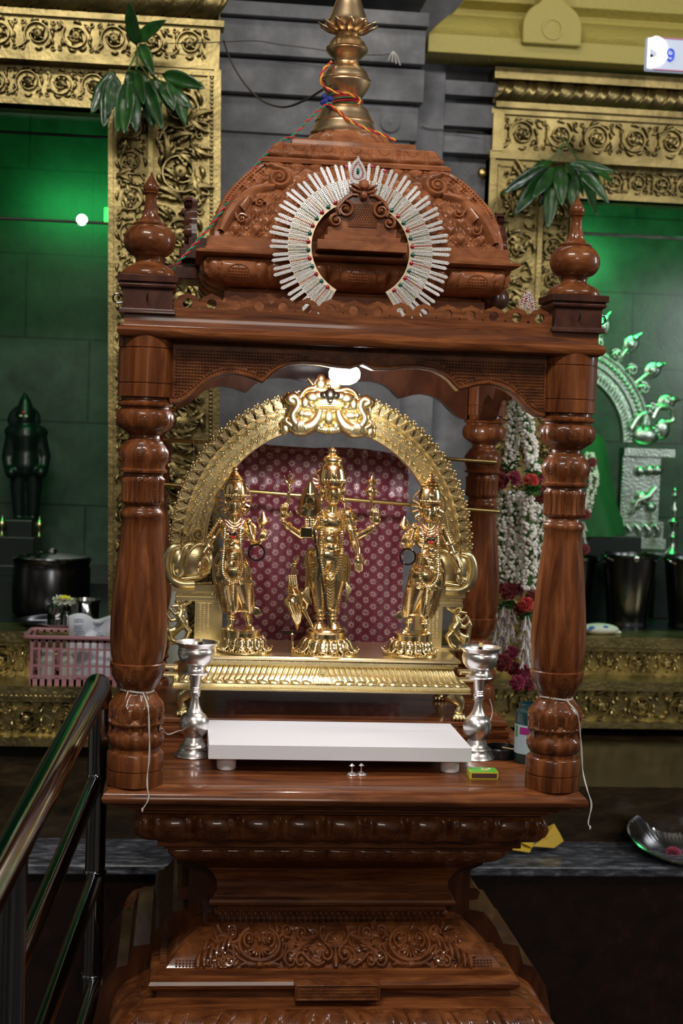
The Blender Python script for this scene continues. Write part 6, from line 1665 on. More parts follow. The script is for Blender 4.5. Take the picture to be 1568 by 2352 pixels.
h2.tube([(hp.x, hp.y, hp.z+0.008), (hp.x+0.003, hp.y, hp.z), (hp.x+0.009, hp.y, hp.z+0.004), (hp.x+0.004, hp.y, hp.z-0.003), (hp.x-0.002, hp.y, hp.z-0.004)], 0.0011, 6)
tag(h2.build('hanging_thread', 'white_thread'), 'short thread hanging from the monster mask to the brocade cloth', 'thread')

# bulb under the canopy
lb_ = thing('led_bulb', 'glowing white round bulb hanging under the canopy above the brass arch', 'bulb', (0.0, 0.27, 1.64))
MB().lathe([(0.0005, 1.5885), (0.012, 1.5895), (0.022, 1.594), (0.029, 1.602), (0.030, 1.611), (0.027, 1.619), (0.018, 1.624)], (0.0, 0.27, 0), 32).build('globe', 'bulb', lb_)
MB().lathe([(0.018, 1.6235), (0.0165, 1.632), (0.014, 1.636), (0.016, 1.6365), (0.016, 1.642)], (0.0, 0.27, 0), 24).build('holder', 'board_white', lb_)

# ------------------------------------------------------------------ on the table
wb = thing('white_stand', 'low white board on four round feet at the front of the table', 'stand', (0, 0.19, 0.895))
MB().box(-0.236, 0.233, 0.080, 0.300, 0.9185, 0.9445).build('top', 'board_white', wb, smooth=False, bev=0.0008)
for x, y in ((-0.203, 0.108), (0.199, 0.108), (-0.203, 0.272), (0.199, 0.272)):
    MB().lathe([(0.0145, 0.895), (0.0165, 0.8965), (0.0172, 0.900), (0.0172, 0.9185)], (x, y, 0), 32).build('foot', 'foot_white', wb, ang=30)
def lamp(x, y, label, wk, lean):
    t = thing('silver_oil_lamp', label, 'oil lamp', (x, y, 0.895))
    sc = 0.000795; zb = 0.895
    def Pz(l): return [(r_*sc, zb+h_*sc) for r_, h_ in l]
    MB().lathe(Pz([(44, 0), (46, 1.5), (45, 3), (40, 8), (35, 13), (33.5, 17), (33, 20), (34, 22), (33, 24), (28, 27), (25, 31), (23, 36), (22, 40), (20.5, 43), (20, 45)]), (x, y, 0), 56).build('base', 'silver', t, ang=35)
    MB().lathe(Pz([(20, 44), (21.5, 46), (28, 53), (32.5, 62), (34, 72), (33.5, 82), (30, 91), (24, 98), (18.5, 101), (19, 103), (17.5, 105), (14, 112), (11, 121), (9.5, 131), (9.2, 137), (12.5, 139), (12, 142), (13, 149), (11, 152), (12, 154.5), (10.5, 156.5), (11.6, 159), (10.6, 161), (11.2, 164), (12.5, 176), (14, 190)]), (x, y, 0), 48).build('stem', 'silver', t, ang=35)
    bw = MB().lathe(Pz([(14, 189), (31.5, 191), (33, 193), (32, 195), (26, 198), (22, 203), (20.5, 209), (24, 211), (33, 217), (40, 227), (43, 239), (42, 247), (40, 250), (41.5, 251), (41, 254), (43, 257), (49, 262), (50.5, 264), (49, 265.5), (44, 262), (40, 257), (38.5, 250)]), (x, y, 0), 56, cap=False)
    bw.build('bowl', 'silver', t, ang=35)
    MB().lathe(Pz([(0.3, 255), (38.9, 255)]), (x, y, 0), 40, cap=False).build('oil', 'oil', t)
    wkx = x+lean[0]; wky = y+lean[1]
    MB().lathe([(0.0048, zb+254*sc), (0.0048, zb+265*sc), (0.0034, zb+265*sc)], (wkx, wky, 0), 16).build('wick_holder', 'steel_dark', t, ang=30)
    MB().tube([(wkx, wky, zb+262*sc), (wkx+wk*0.4, wky, zb+268*sc), (wkx+wk, wky, zb+(274 if wk == 0 else 268)*sc)], 0.0033, 8).build('wick', 'wick', t)
lamp(-0.261, 0.214, 'silver standing oil lamp at the viewer-left end of the white board', 0.004, (0.006, 0.004))
lamp(0.271, 0.226, 'silver standing oil lamp at the viewer-right end of the white board', 0.0, (0.001, 0.003))
# matchbox
mx = thing('matchbox', 'small green and yellow matchbox lying before the viewer-right oil lamp', 'matchbox', (0.251, 0.066, 0.895))
MB().box(0.2255, 0.2765, 0.050, 0.084, 0.895, 0.9085).build('sleeve', 'match_yellow', mx, smooth=False, bev=0.0006)
MB().box(0.227, 0.275, 0.0505, 0.0835, 0.9083, 0.9089).build('top_print', 'match_green', mx, smooth=False)
MB().box(0.2285, 0.2735, 0.0494, 0.0502, 0.8975, 0.9055).build('striker', 'match_striker', mx, smooth=False)
em = MB()
for k in range(7): em.ell((0.2555+0.005*cos(k), 0.068+0.006*sin(k*2), 0.909), (0.0026, 0.003, 0.0004), 8, 4)
em.build('printed_emblem', 'match_wood', mx)
MB().box(0.262, 0.267, 0.072, 0.078, 0.9088, 0.9093).build('white_mark', 'board_white', mx, smooth=False)
# two small silver studs
for i, (x, lb) in enumerate(((0.0175, 'small silver stud on a round foot, the viewer-left one before the white board'), (0.0345, 'small silver stud on an oval foot, the viewer-right one before the white board'))):
    MBs = MB()
    MBs.lathe([(0.0105, 0.895), (0.011, 0.896), (0.009, 0.8985), (0.005, 0.9005), (0.0016, 0.9015), (0.0013, 0.910), (0.0045, 0.911), (0.0055, 0.9118), (0.003, 0.9135), (0.0006, 0.9155)], (x, 0.073+0.003*i, 0), 20)
    if i: MBs.ell((x+0.006, 0.078, 0.8965), (0.008, 0.006, 0.0016), 12, 6)
    tag(MBs.build('silver_stud', 'silver', ang=50), lb, 'stud', 'silver studs before the white board')
# bottle, lid and matchstick
bx_, by_ = 0.365, 0.195
bo = thing('green_bottle', 'dark green labelled bottle standing behind the viewer-right front pillar', 'bottle', (bx_, by_, 0.895))
MB().lathe([(0.026, 0.895), (0.028, 0.898), (0.028, 0.985), (0.027, 0.992), (0.0225, 0.996), (0.0225, 0.998), (0.0215, 0.999), (0.0225, 1.001), (0.0215, 1.003), (0.022, 1.0065), (0.0195, 1.0065), (0.0195, 0.985)], (bx_, by_, 0), 32, cap=False).build('body', 'teal_plastic', bo, ang=40)
lbm = MB()
def arcpatch(a0, a1, z0_, z1_, rr):
    m_ = MB(); n_ = 10
    m_.add([(bx_+rr*cos(a0+(a1-a0)*k/n_), by_+rr*sin(a0+(a1-a0)*k/n_), z) for z in (z0_, z1_) for k in range(n_+1)], [(k, k+1, n_+2+k, n_+1+k) for k in range(n_)]); return m_
arcpatch(R(170), R(300), 0.914, 0.968, 0.0283).build('label_sticker', 'label_paper', bo)
arcpatch(R(215), R(280), 0.951, 0.964, 0.0286).build('label_patch', 'label_magenta', bo)
arcpatch(R(188), R(205), 0.945, 0.966, 0.0286).build('leaf_print', 'label_green', bo)
tag(MB().lathe([(0.033, 0.895), (0.0345, 0.897), (0.0345, 0.913), (0.033, 0.915), (0.031, 0.915), (0.030, 0.899), (0.001, 0.898)], (0.319, 0.236, 0), 36, lambda a, r, z: 1+(0.012*cos(40*a) if r > .034 else 0)).build('jar_top', 'black_plastic', ang=40), 'round black plastic lid lying between the oil lamp and green bottle', 'lid')
tag(MB().tube([(0.318, 0.215, 0.9175), (0.336, 0.205, 0.9165), (0.350, 0.200, 0.916)][::-1], 0.0013, 4).build('matchstick', 'match_wood', smooth=False), 'pale wooden matchstick resting on the black lid', 'matchstick')

# threads tied round the front pillars
def tied(x, pts, label):
    m_ = MB()
    for dz in (0, 0.0016): m_.tube([(x+0.0285*cos(a), 0.0285*sin(a), 1.0535+dz+0.0015*sin(a*2)) for a in [2*pi*k/32 for k in range(32)]], 0.0008, 5, closed=True)
    P_ = smoothprof(pts, 5)
    m_.tube([(px_, py_, pz_) for px_, py_, pz_ in P_], 0.0008, 5)
    m_.tube([(px_+0.0015*sin(i*0.4), py_-0.001, pz_) for i, (px_, py_, pz_) in enumerate(P_)], 0.0008, 5)
    m_.ell(pts[-1], (0.0018, 0.0018, 0.004), 8, 6)
    tag(m_.build('white_thread', 'white_thread'), label, 'thread')
tied(-0.361, [(-0.350, -0.028, 1.053), (-0.342, -0.047, 1.035), (-0.338, -0.051, 1.012), (-0.337, -0.050, 0.985), (-0.337, -0.051, 0.95), (-0.338, -0.052, 0.92), (-0.337, -0.0555, 0.898), (-0.336, -0.058, 0.885), (-0.339, -0.058, 0.873), (-0.345, -0.058, 0.863)], 'white thread tied round the viewer-left front pillar and hanging over the table edge')
tied(0.361, [(0.372, -0.027, 1.053), (0.385, -0.044, 1.037), (0.395, -0.038, 1.015), (0.400, -0.030, 0.990), (0.403, -0.028, 0.96), (0.407, -0.030, 0.93), (0.412, -0.048, 0.900), (0.4165, -0.054, 0.880), (0.4155, -0.054, 0.860), (0.414, -0.054, 0.845), (0.417, -0.054, 0.838)], 'long white thread tied round the viewer-right front pillar, hanging past the table corner')
wi = MB()
wi.tube(smoothprof([(-0.325, 0.05, 0.975), (-0.318, 0.08, 0.972), (-0.312, 0.12, 0.955), (-0.305, 0.16, 0.945), (-0.290, 0.19, 0.945), (-0.282, 0.20, 0.944)], 4), 0.001, 6)
tag(wi.build('thin_wire', 'white_thread'), 'thin pale wire curling between the viewer-left front pillar and oil lamp', 'wire')
wi = MB().tube(smoothprof([(0.300, 0.26, 1.0), (0.304, 0.262, 0.99), (0.3065, 0.262, 0.98), (0.306, 0.261, 0.970), (0.303, 0.26, 0.960), (0.300, 0.255, 0.953)], 4), 0.001, 6)
tag(wi.build('thin_wire', 'white_thread'), 'thin pale wire curling behind the viewer-right oil lamp', 'wire')

# ------------------------------------------------------------------ rhinestone sunburst leaning on the roof
hc = aty(827, 573, 0.066)
sb = thing('rhinestone_sunburst', 'sparkling silver rhinestone ray halo with red and green stones leaning on the roof front', 'ornament', tuple(hc))
tilt = R(15)
def SB(r_, a, d=0):
    x = r_*sin(a); z = r_*cos(a)
    y = hc.y+z*math.tan(tilt)*0.9
    return (hc.x+x-0.02*z, y-d-0.004, hc.z+z*0.99)
mps = lambda a, r_, d: SB(r_, a, d)
RI, RM, RO = 0.0865, 0.126, 0.158
pl = MB(); A_ = R(150); nA = 32
n_ = 130; vs = []
for i in range(n_+1):
    a = -A_+2*A_*i/n_
    for r_ in (RI-0.0015, RM): 
        vs.append(SB(r_, a, 0)); vs.append(SB(r_, a, -0.0014))
pl.add(vs, [(i*4, i*4+2, i*4+6, i*4+4) for i in range(n_)]+[(i*4+1, i*4+5, i*4+7, i*4+3) for i in range(n_)]+[(i*4, i*4+4, i*4+5, i*4+1) for i in range(n_)]+[(i*4+2, i*4+3, i*4+7, i*4+6) for i in range(n_)])
pl.build('backing_plate', 'strass_plate', sb)
def stone(mb, r_, a, rr, h):
    # faceted stone: truncated pyramid of 6 sides
    c = Vector(SB(r_, a, 0)); 
    vs = [c+Vector((rr*cos(t), 0.0, rr*sin(t))) for t in [2*pi*k/6+a for k in range(6)]]+[c+Vector((rr*.5*cos(t), -h, rr*.5*sin(t))) for t in [2*pi*k/6+a for k in range(6)]]
    mb.add(vs, [(k, (k+1) % 6, 6+(k+1) % 6, 6+k) for k in range(6)]+[tuple(6+k for k in range(6))])
per = 2*A_/nA
for i in range(nA):
    a0 = -A_+per*i
    ac = a0+per*0.5
    if abs(ac) > R(5.5) or True:
        for q in (0.30, 0.70):
            a = a0+per*q
            if abs(a) < R(6.5): continue
            m_ = MB(); ro = RO-(0.003 if q > .5 else 0)+0.002*sin(i*2.1)
            # strip
            w0 = 0.0030
            v_ = []
            for r_ in (RI+0.004, RM, ro-0.003, ro):
                wv_ = (w0 if r_ < ro else 0.0008)
                for s_ in (-1, 1):
                    for d in (0.0, -0.0016): v_.append(SB(r_, a+s_*wv_/r_, d))
            m_.add(v_, [(k*4, k*4+2, k*4+6, k*4+4) for k in range(3)]+[(k*4+1, k*4+5, k*4+7, k*4+3) for k in range(3)]+[(k*4, k*4+4, k*4+5, k*4+1) for k in range(3)]+[(k*4+2, k*4+3, k*4+7, k*4+6) for k in range(3)])
            r_ = RI+0.005
            while r_ < ro-0.001:
                wd_ = 2*pi*r_/ (2*pi/per)
                if r_ < RM-0.002: offs = (-0.0024, 0.0024) if r_ < 0.112 else (-0.0032, 0, 0.0032)
                else: offs = (-0.0014, 0.0014) if r_ < ro-0.006 else (0,)
                for o_2 in offs: stone(m_, r_, a+o_2/r_, 0.00165, 0.0016)
                r_ += 0.0031
            m_.build('ray', 'strass', sb, smooth=False)
    if i > 0 and abs(a0) > R(6.5):
        m_ = MB(); r_ = RI+0.010
        while r_ < RM: stone(m_, r_, a0, 0.0014, 0.0017); r_ += 0.0029
        col = 'ruby' if i % 2 else 'emerald'
        ln = m_.build('stone_row', col, sb, smooth=False)
        g_ = MB(); g_.ell(SB(RI+0.0045, a0, 0.001), (0.0040, 0.0028, 0.0040), 12, 8)
        g_.build('round_gem', col, ln)
ln = MB(); 
for a, r_ in ((R(8), 0.152), (R(17), 0.150), (R(-9), 0.149)): ln.ell(SB(r_, a, 0.002), 0.0028, 10, 6)
ln.build('pink_gem', 'pink_gem', sb)
# pointed crest at the top
dr_ = MB(); rd_ = MB(); 
tear = lambda k, rr: [(rr*0.72*sin(t)*(1-0.30*cos(t)) , rr*cos(t)*1.15+(rr*0.25 if abs(t) < 0.3 else 0)) for t in [2*pi*j/k for j in range(k)]]
out = tear(34, 0.020); n_ = len(out); c0 = SB(0.139, R(-1.5), 0.003)
def TC(x, z, d=0): return (c0[0]+x, c0[1]+z*math.tan(tilt)-d, c0[2]+z)
dr_.add([TC(x, z, 0) for x, z in out]+[TC(x, z, -0.002) for x, z in out], [tuple(range(n_)), tuple(range(2*n_-1, n_-1, -1))]+[(i, i+n_, (i+1) % n_+n_, (i+1) % n_) for i in range(n_)])
for rr in (0.0185, 0.0155, 0.0090, 0.0060):
    for x, z in tear(int(rr*2000), rr):
        dr_.ell(TC(x, z, 0.0007), 0.0013, 6, 4)
for x, z in tear(26, 0.0122): rd_.ell(TC(x, z, 0.0012), 0.0013, 6, 4)
cst = dr_.build('pointed_crest', 'strass', sb, smooth=False)
rd_.build('ruby_outline', 'ruby', cst)
MB().ell(TC(0, 0, 0.002), (0.0030, 0.003, 0.0058), 12, 8).build('green_stone', 'emerald', cst)
# second small brooch caught behind the cresting
so = thing('rhinestone_brooch', 'small red and silver rhinestone brooch stuck at the viewer-right end of the cresting board', 'ornament', tuple(aty(1212, 715, 0.0)))
bm = MB(); br = MB(); 
for k in range(60):
    t = k/59; z_ = 22-44*t
    for j in range(3):
        pxx = 1212+(j-1)*(5+10*t)+2*sin(k); pyy = 672+34*t+((k*7) % 5)
        (bm if (k+j) % 3 else br).ell(aty(pxx, pyy, 0.004), 0.0018, 6, 4)
for k in range(8): (bm if k % 3 else br).ell(aty(1229+4*cos(k*1.3), 718+7*sin(k*2.2), 0.0), 0.0018, 6, 4)
plt_ = MB().add([tuple(aty(a, b, 0.006)) for a, b in ((1208, 664), (1220, 668), (1232, 706), (1226, 722), (1195, 708), (1190, 698))]+[tuple(aty(a, b, 0.009)) for a, b in ((1208, 664), (1220, 668), (1232, 706), (1226, 722), (1195, 708), (1190, 698))], [tuple(range(6)), tuple(range(11, 5, -1))]+[(i, i+6, (i+1) % 6+6, (i+1) % 6) for i in range(6)])
plt_.build('plate', 'strass_plate', so, smooth=False)
bm.build('silver_stones', 'strass', so); br.build('red_stones', 'ruby', so)

# ------------------------------------------------------------------ cords and ropes
def twist(name, path, r_, pitch, ma, mb_, label, cat='cord'):
    P_ = [Vector(p) for p in smoothprof([tuple(p) for p in path], 8)]
    cum = [0]
    for a, b in zip(P_, P_[1:]): cum.append(cum[-1]+(b-a).length)
    N_ = int(cum[-1]/(pitch/8))+2; t_ = thing(name, label, cat, tuple(P_[0]))
    for s_, mt_ in ((0, ma), (pi, mb_)):
        pts = []
        for k in range(N_):
            d = cum[-1]*k/(N_-1); i = min(len(P_)-2, max(j for j in range(len(cum)) if cum[j] <= d))
            f = (d-cum[i])/max(1e-9, cum[i+1]-cum[i]); p_ = P_[i].lerp(P_[i+1], f); T = (P_[i+1]-P_[i]).normalized()
            n1 = T.cross(Vector((0, 1, 0.01))).normalized(); n2 = T.cross(n1)
            a = 2*pi*d/pitch+s_; pts.append(p_+n1*(cos(a)*r_)+n2*(sin(a)*r_))
        MB().tube(pts, r_*0.95, 6).build({'red_thread': 'red_strand', 'green_thread': 'green_strand', 'yellow_thread': 'yellow_strand'}[mt_], mt_, t_)
    return t_
ky = CY
twist('twisted_cord', [(-0.030, ky-0.028, 2.125), (-0.062, ky-0.07, 2.10), (-0.112, ky-0.113, 2.040), tuple(aty(650, 322, 0.235)), tuple(aty(595, 372, 0.185)), tuple(aty(520, 470, 0.115)), tuple(aty(470, 535, 0.085)), tuple(aty(392, 622, 0.03))], 0.0017, 0.030, 'red_thread', 'green_thread', 'red and green twisted cord running from the brass finial down to the left corner finial')
twist('twisted_cord', [tuple(aty(762, 142, ky-0.02)), tuple(aty(745, 158, ky-0.045)), tuple(aty(736, 178, ky-0.052)), tuple(aty(742, 196, ky-0.05)), tuple(aty(765, 210, ky-0.05)), tuple(aty(800, 216, ky-0.048)), tuple(aty(824, 226, ky-0.036)), tuple(aty(822, 240, ky-0.036))], 0.0018, 0.034, 'red_thread', 'yellow_thread', 'red and yellow twisted cord looped round the neck of the brass finial')
twist('twisted_cord', [tuple(aty(752, 238, ky-0.045)), tuple(aty(778, 255, ky-0.055)), tuple(aty(800, 275, ky-0.066)), tuple(aty(840, 295, ky-0.085)), tuple(aty(880, 310, ky-0.10)), tuple(aty(908, 324, ky-0.112))], 0.0018, 0.034, 'red_thread', 'yellow_thread', 'red and yellow twisted cord slanting over the bell base of the brass finial')
kn = MB(); kc = Vector((-0.008, ky, 2.129))
for k in range(7):
    rr = 0.0305+0.0015*(k % 3)
    (kn).tube([kc+Vector((rr*cos(a), rr*sin(a), -0.006+0.0022*k+0.002*sin(a*2+k))) for a in [2*pi*j/28 for j in range(28)]], 0.0014, 5, closed=True)
tag(kn.build('cord_windings', 'red_thread'), 'red cord wound round the neck of the brass finial', 'cord')
gw = MB()
for k in range(3): gw.tube([kc+Vector(((0.0335)*cos(a), 0.0335*sin(a), -0.002+0.005*k+0.003*sin(a+k*2))) for a in [2*pi*j/28 for j in range(28)]], 0.0012, 5, closed=True)
tag(gw.build('cord_windings', 'green_thread'), 'green cord wound over the red one on the brass finial', 'cord')
bl_ = MB(); b0 = aty(752, 230, ky-0.04)
rk = random.Random(3)
for k in range(7): bl_.ell(b0+Vector((rk.uniform(-.008, .008), rk.uniform(-.004, .004), rk.uniform(-.009, .009))), (0.006, 0.005, 0.006), 8, 6)
tag(bl_.build('blue_tape_knot', 'blue_thread'), 'dark blue knot of tape at the side of the brass finial', 'knot')
# rope and wires on the stone wall
def wallwire(pts, rr, mt_, label, nm='wall_wire', cat='wire'):
    P_ = [aty(a, b, y) for a, b, y in pts]
    tag(MB().tube(smoothprof([tuple(p) for p in P_], 5), rr, 6).build(nm, mt_), label, cat)
wallwire([(513, 92, 1.47), (530, 140, 1.5), (560, 190, 1.4), (600, 230, 1.1), (650, 246, 0.8), (700, 230, 0.55), (742, 205, 0.33)], 0.0024, 'rope_brown', 'brown rope sagging from the left gilt jamb to the brass finial', 'sagging_rope', 'rope')
wallwire([(380, 100, 1.46), (470, 98, 1.45), (520, 96, 1.55), (590, 94, 1.86), (640, 102, 1.86), (720, 112, 1.86), (800, 124, 1.86), (880, 126, 1.9), (905, 120, 1.9)], 0.0014, 'rope_brown', 'thin dark wire running along the stone wall behind the brass finial')
wallwire([(968, 290, 2.07), (985, 296, 2.07), (1020, 298, 2.07), (1060, 300, 2.07), (1110, 305, 2.06)], 0.0018, 'rope_brown', 'thin dark wire on the stone wall beside the right gilt jamb')
wn = MB(); c = aty(903, 118, 1.9)
for k in range(4): wn.tube([c, c+Vector((0.006*(k-1.5), -0.01, -0.012)), c+Vector((0.012*(k-1.2), -0.004, -0.028-0.004*k))], 0.0018, 5)
tag(wn.build('wire_end', 'white_thread'), 'frayed pale end of the wire on the stone wall right of the finial', 'wire')
tag(MB().ell(aty(1107, 398, 2.11), (0.016, 0.012, 0.018), 14, 8).build('brass_stud', 'brass_rod'), 'small brass knob on the stone wall beside the right gilt jamb', 'knob')

# ------------------------------------------------------------------ mango leaf bunches
def leaf(mb, base, d, L, W, droop, nrm=(0, -1, 0.2), roll=0.0):
    d = Vector(d).normalized(); nv_ = Vector(nrm); nv_ = (nv_-d*nv_.dot(d)).normalized(); s_ = d.cross(nv_)
    s_ = (s_*cos(roll)+nv_*sin(roll)).normalized(); nv_ = s_.cross(d)
    p = Vector(base); n_ = 9; vs = []
    for i in range(n_+1):
        t = i/n_; w_ = W*(sin(pi*t**0.85)**0.8)*(1-0.25*t)+0.0008
        for q in (-1, -.5, 0, .5, 1): vs.append(p+s_*(q*w_)+nv_*(abs(q)*w_*0.35+0.0015*sin(t*14+q)))
        d = (d+Vector((0, 0, -droop/n_))).normalized(); p = p+d*(L/n_)
    mb.add(vs, [(i*5+j, i*5+j+1, (i+1)*5+j+1, (i+1)*5+j) for i in range(n_) for j in range(4)])
def leafsol(o):
    q = o.modifiers.new('solid', 'SOLIDIFY'); q.thickness = 0.0008
def bunch(nm, label, specs, Y, K_):
    a0 = aty(*specs['root'], Y); t = thing(nm, label, 'leaves', tuple(a0))
    tw = MB()
    for pts in specs['twigs']: tw.tube(smoothprof([tuple(aty(a, b, Y-0.01)) for a, b in pts], 4), 0.0022, 6)
    tw.build('twig', 'greenery', t)
    rl = random.Random(8)
    for (bx0, by0, tx, ty, w_) in specs['leaves']:
        dy = rl.uniform(-0.05, 0.03)
        b0_ = aty(bx0, by0, Y-0.015); t0 = aty(tx, ty, Y-0.03+dy); d = t0-b0_; L = d.length
        m_ = MB(); leaf(m_, b0_, d+Vector((0, 0, 0.12*L)), L*1.06, w_*K_*1.35, 0.28, roll=rl.uniform(-.6, .6))
        m_.build('leaf', 'mango_leaf', t, mods=leafsol, ang=60)
KL = (1.40+2.5)/3400
bunch('mango_leaf_bunch', 'bunch of green mango leaves hanging on the left gilt doorway', dict(root=(315, 105), twigs=[[(313, 95), (315, 120), (312, 160), (300, 185)], [(312, 140), (330, 160), (350, 190)], [(314, 120), (295, 160), (285, 190)], [(320, 130), (345, 165), (370, 190)]],
    leaves=[(313, 105, 298, 8, 14), (316, 98, 378, 46, 14), (322, 100, 352, 168, 11), (290, 165, 358, 255, 22), (265, 165, 210, 258, 15), (255, 172, 238, 290, 14), (288, 190, 268, 300, 13), (295, 200, 286, 302, 16), (330, 185, 372, 292, 14), (345, 180, 400, 260, 16), (372, 172, 466, 198, 14), (385, 180, 425, 285, 17), (375, 190, 398, 250, 15), (300, 180, 312, 300, 14), (268, 175, 246, 262, 14), (360, 195, 440, 245, 15), (340, 200, 350, 290, 16), (312, 160, 330, 235, 12)]), 1.38, KL)
KR = (1.97+2.5)/3400
bunch('mango_leaf_bunch', 'bunch of dark mango leaves hanging on the right gilt doorway', dict(root=(1290, 330), twigs=[[(1295, 318), (1290, 350), (1280, 372)], [(1300, 322), (1315, 350), (1332, 372)], [(1292, 330), (1270, 360), (1258, 378)]],
    leaves=[(1262, 380, 1155, 440, 13), (1258, 395, 1182, 488, 14), (1275, 400, 1258, 520, 15), (1290, 380, 1240, 470, 15), (1300, 380, 1410, 392, 11), (1320, 375, 1395, 462, 14), (1330, 385, 1368, 492, 13), (1310, 390, 1318, 480, 14), (1285, 380, 1290, 468, 14), (1345, 380, 1408, 420, 10), (1270, 372, 1215, 395, 9), (1298, 372, 1338, 448, 14), (1280, 385, 1225, 450, 12)]), 1.97, KR)

# ------------------------------------------------------------------ flower garlands at the right
def rose(mb, c, r_, face_=(0, -1, 0.1), seed=1):
    rr = random.Random(seed); f = Vector(face_).normalized(); q = f.to_track_quat('Z', 'Y').to_matrix(); c = Vector(c)
    for ring, (n_, rad, hh, op) in enumerate(((3, 0.28, 0.62, 0.1), (4, 0.45, 0.58, 0.25), (5, 0.66, 0.46, 0.5), (6, 0.88, 0.26, 0.8), (6, 1.0, 0.02, 1.1))):
        for k in range(n_):
            a0 = 2*pi*(k+rr.uniform(-.15, .15)+0.5*(ring % 2))/n_; wa = 2.5*pi/n_*0.62
            vs = []
            for i in range(4):
                t = i/3
                for j in range(6):
                    a = a0+wa*(j/5-.5); e = 1-0.25*abs(j/5-.5)*2
                    rad_ = r_*(rad*(0.35+0.65*t)+0.10*op*t*t); z_ = r_*(hh*t*e+(-0.25+0.1*ring*0)*(1-t)-0.06*op*t*t*t)
                    vs.append(c+q @ Vector((rad_*cos(a), rad_*sin(a), z_)))
            mb.add(vs, [(i*6+j, i*6+j+1, (i+1)*6+j+1, (i+1)*6+j) for i in range(3) for j in range(5)])
    mb.ell(c+q @ Vector((0, 0, r_*0.28)), r_*0.2, 8, 6)
def strand(pts, rr, seed, parent, dens=1.0):
    m_ = MB(); rs = random.Random(seed); P_ = [Vector(p) for p in smoothprof([tuple(p) for p in pts], 6)]
    cum = [0]
    for a, b in zip(P_, P_[1:]): cum.append(cum[-1]+(b-a).length)
    n_ = int(cum[-1]/0.0062*8*dens)
    for k in range(n_):
        d = cum[-1]*(k+.5)/n_; i = min(len(P_)-2, max(j for j in range(len(cum)) if cum[j] <= d))
        p_ = P_[i].lerp(P_[i+1], (d-cum[i])/max(1e-9, cum[i+1]-cum[i])); a = rs.uniform(0, 2*pi); q = rr*rs.uniform(0.72, 1.0)
        dv = Vector((cos(a), sin(a)*0.8, 0)); c = p_+dv*q
        rot = (dv+Vector((0, 0, rs.uniform(-.5, .5)))).to_track_quat('Z', 'Y').to_matrix()
        m_.ell(c, (0.0046, 0.0046, 0.0062), 7, 5, rot=rot)
    o = m_.build('flower_strand', 'bud_white', parent)
    g_ = MB().tube(P_, rr*0.5, 8)
    for k in range(int(n_*0.10)):
        d = cum[-1]*rs.random(); i = min(len(P_)-2, max(j for j in range(len(cum)) if cum[j] <= d)); p_ = P_[i]
        a = rs.uniform(0, 2*pi); leaf(g_, p_+Vector((cos(a), sin(a), 0))*rr*0.7, (cos(a), sin(a), rs.uniform(-.5, .5)), 0.012, 0.003, 0)
    g_.build('green_core', 'greenery', o)
def tassel(base, seed, parent, rows=5):
    rs = random.Random(seed); m_ = MB(); base = Vector(base)
    for r_ in range(rows):
        for k in range(3):
            a = 2*pi*k/3+r_; c = base+Vector((0.004*cos(a), 0.004*sin(a), -0.022*r_))
            d = Vector((0.28*cos(a), 0.28*sin(a), -1)).normalized()
            m_.chain([c, c+d*0.018, c+d*0.026], [0.0012, 0.0032, 0.0042], 6)
            for j in range(4):
                aa = 2*pi*j/4+a; m_.chain([c+d*0.026, c+d*0.034+Vector((0.006*cos(aa), 0.006*sin(aa), 0))], [0.0026, 0.0010], 5)
    m_.build('tuberose_tassel', 'tuberose', parent)
def greens(c, r_, n_, seed, parent):
    rs = random.Random(seed); m_ = MB()
    for k in range(n_):
        a = rs.uniform(0, 2*pi); z = rs.uniform(-1, 0.6); leaf(m_, Vector(c), (cos(a), -abs(sin(a)), z), r_*rs.uniform(.7, 1.1), 0.0032, 0.2)
    m_.build('green_fringe', 'greenery', parent, ang=60)
GY = 0.86
g1 = thing('jasmine_garland', 'white jasmine garland with dark red roses, viewer-left one hanging behind the right front pillar', 'garland', tuple(aty(1180, 860, GY)), 'jasmine garlands')
g2 = thing('jasmine_garland', 'white jasmine garland with an orange rose, viewer-right one hanging behind the right front pillar', 'garland', tuple(aty(1200, 860, GY-0.03)), 'jasmine garlands')
def G(x, y, dy=0): return aty(x, y, GY+dy)
strand([G(1190, 850), G(1182, 950), G(1175, 1030), G(1170, 1078)], 0.015, 1, g1)
strand([G(1163, 1128), G(1158, 1200), G(1150, 1290), G(1158, 1342)], 0.0155, 2, g1)
strand([G(1178, 1130, -.012), G(1182, 1200, -.012), G(1180, 1270, -.012), G(1172, 1338, -.012)], 0.0155, 3, g1)
strand([G(1190, 1130, .03), G(1192, 1230, .03), G(1190, 1330, .03)], 0.013, 4, g1, .7)
strand([G(1200, 850, -.03), G(1208, 960, -.03), G(1218, 1030, -.03), G(1226, 1082, -.03)], 0.015, 5, g2)
strand([G(1213, 1140, -.04), G(1212, 1200, -.04), G(1216, 1280, -.04), G(1212, 1355, -.04)], 0.0155, 6, g2)
strand([G(1240, 1150, .0), G(1243, 1220, .0), G(1238, 1300, .0)], 0.013, 7, g2, .7)
def rs_(par, px, py, rr, mt_, seed, dy=0, fc=(0, -1, .1)):
    m_ = MB(); rose(m_, aty(px, py, GY-0.02+dy), rr, fc, seed); m_.build('rose', mt_, par, mods=leafsol, ang=70)
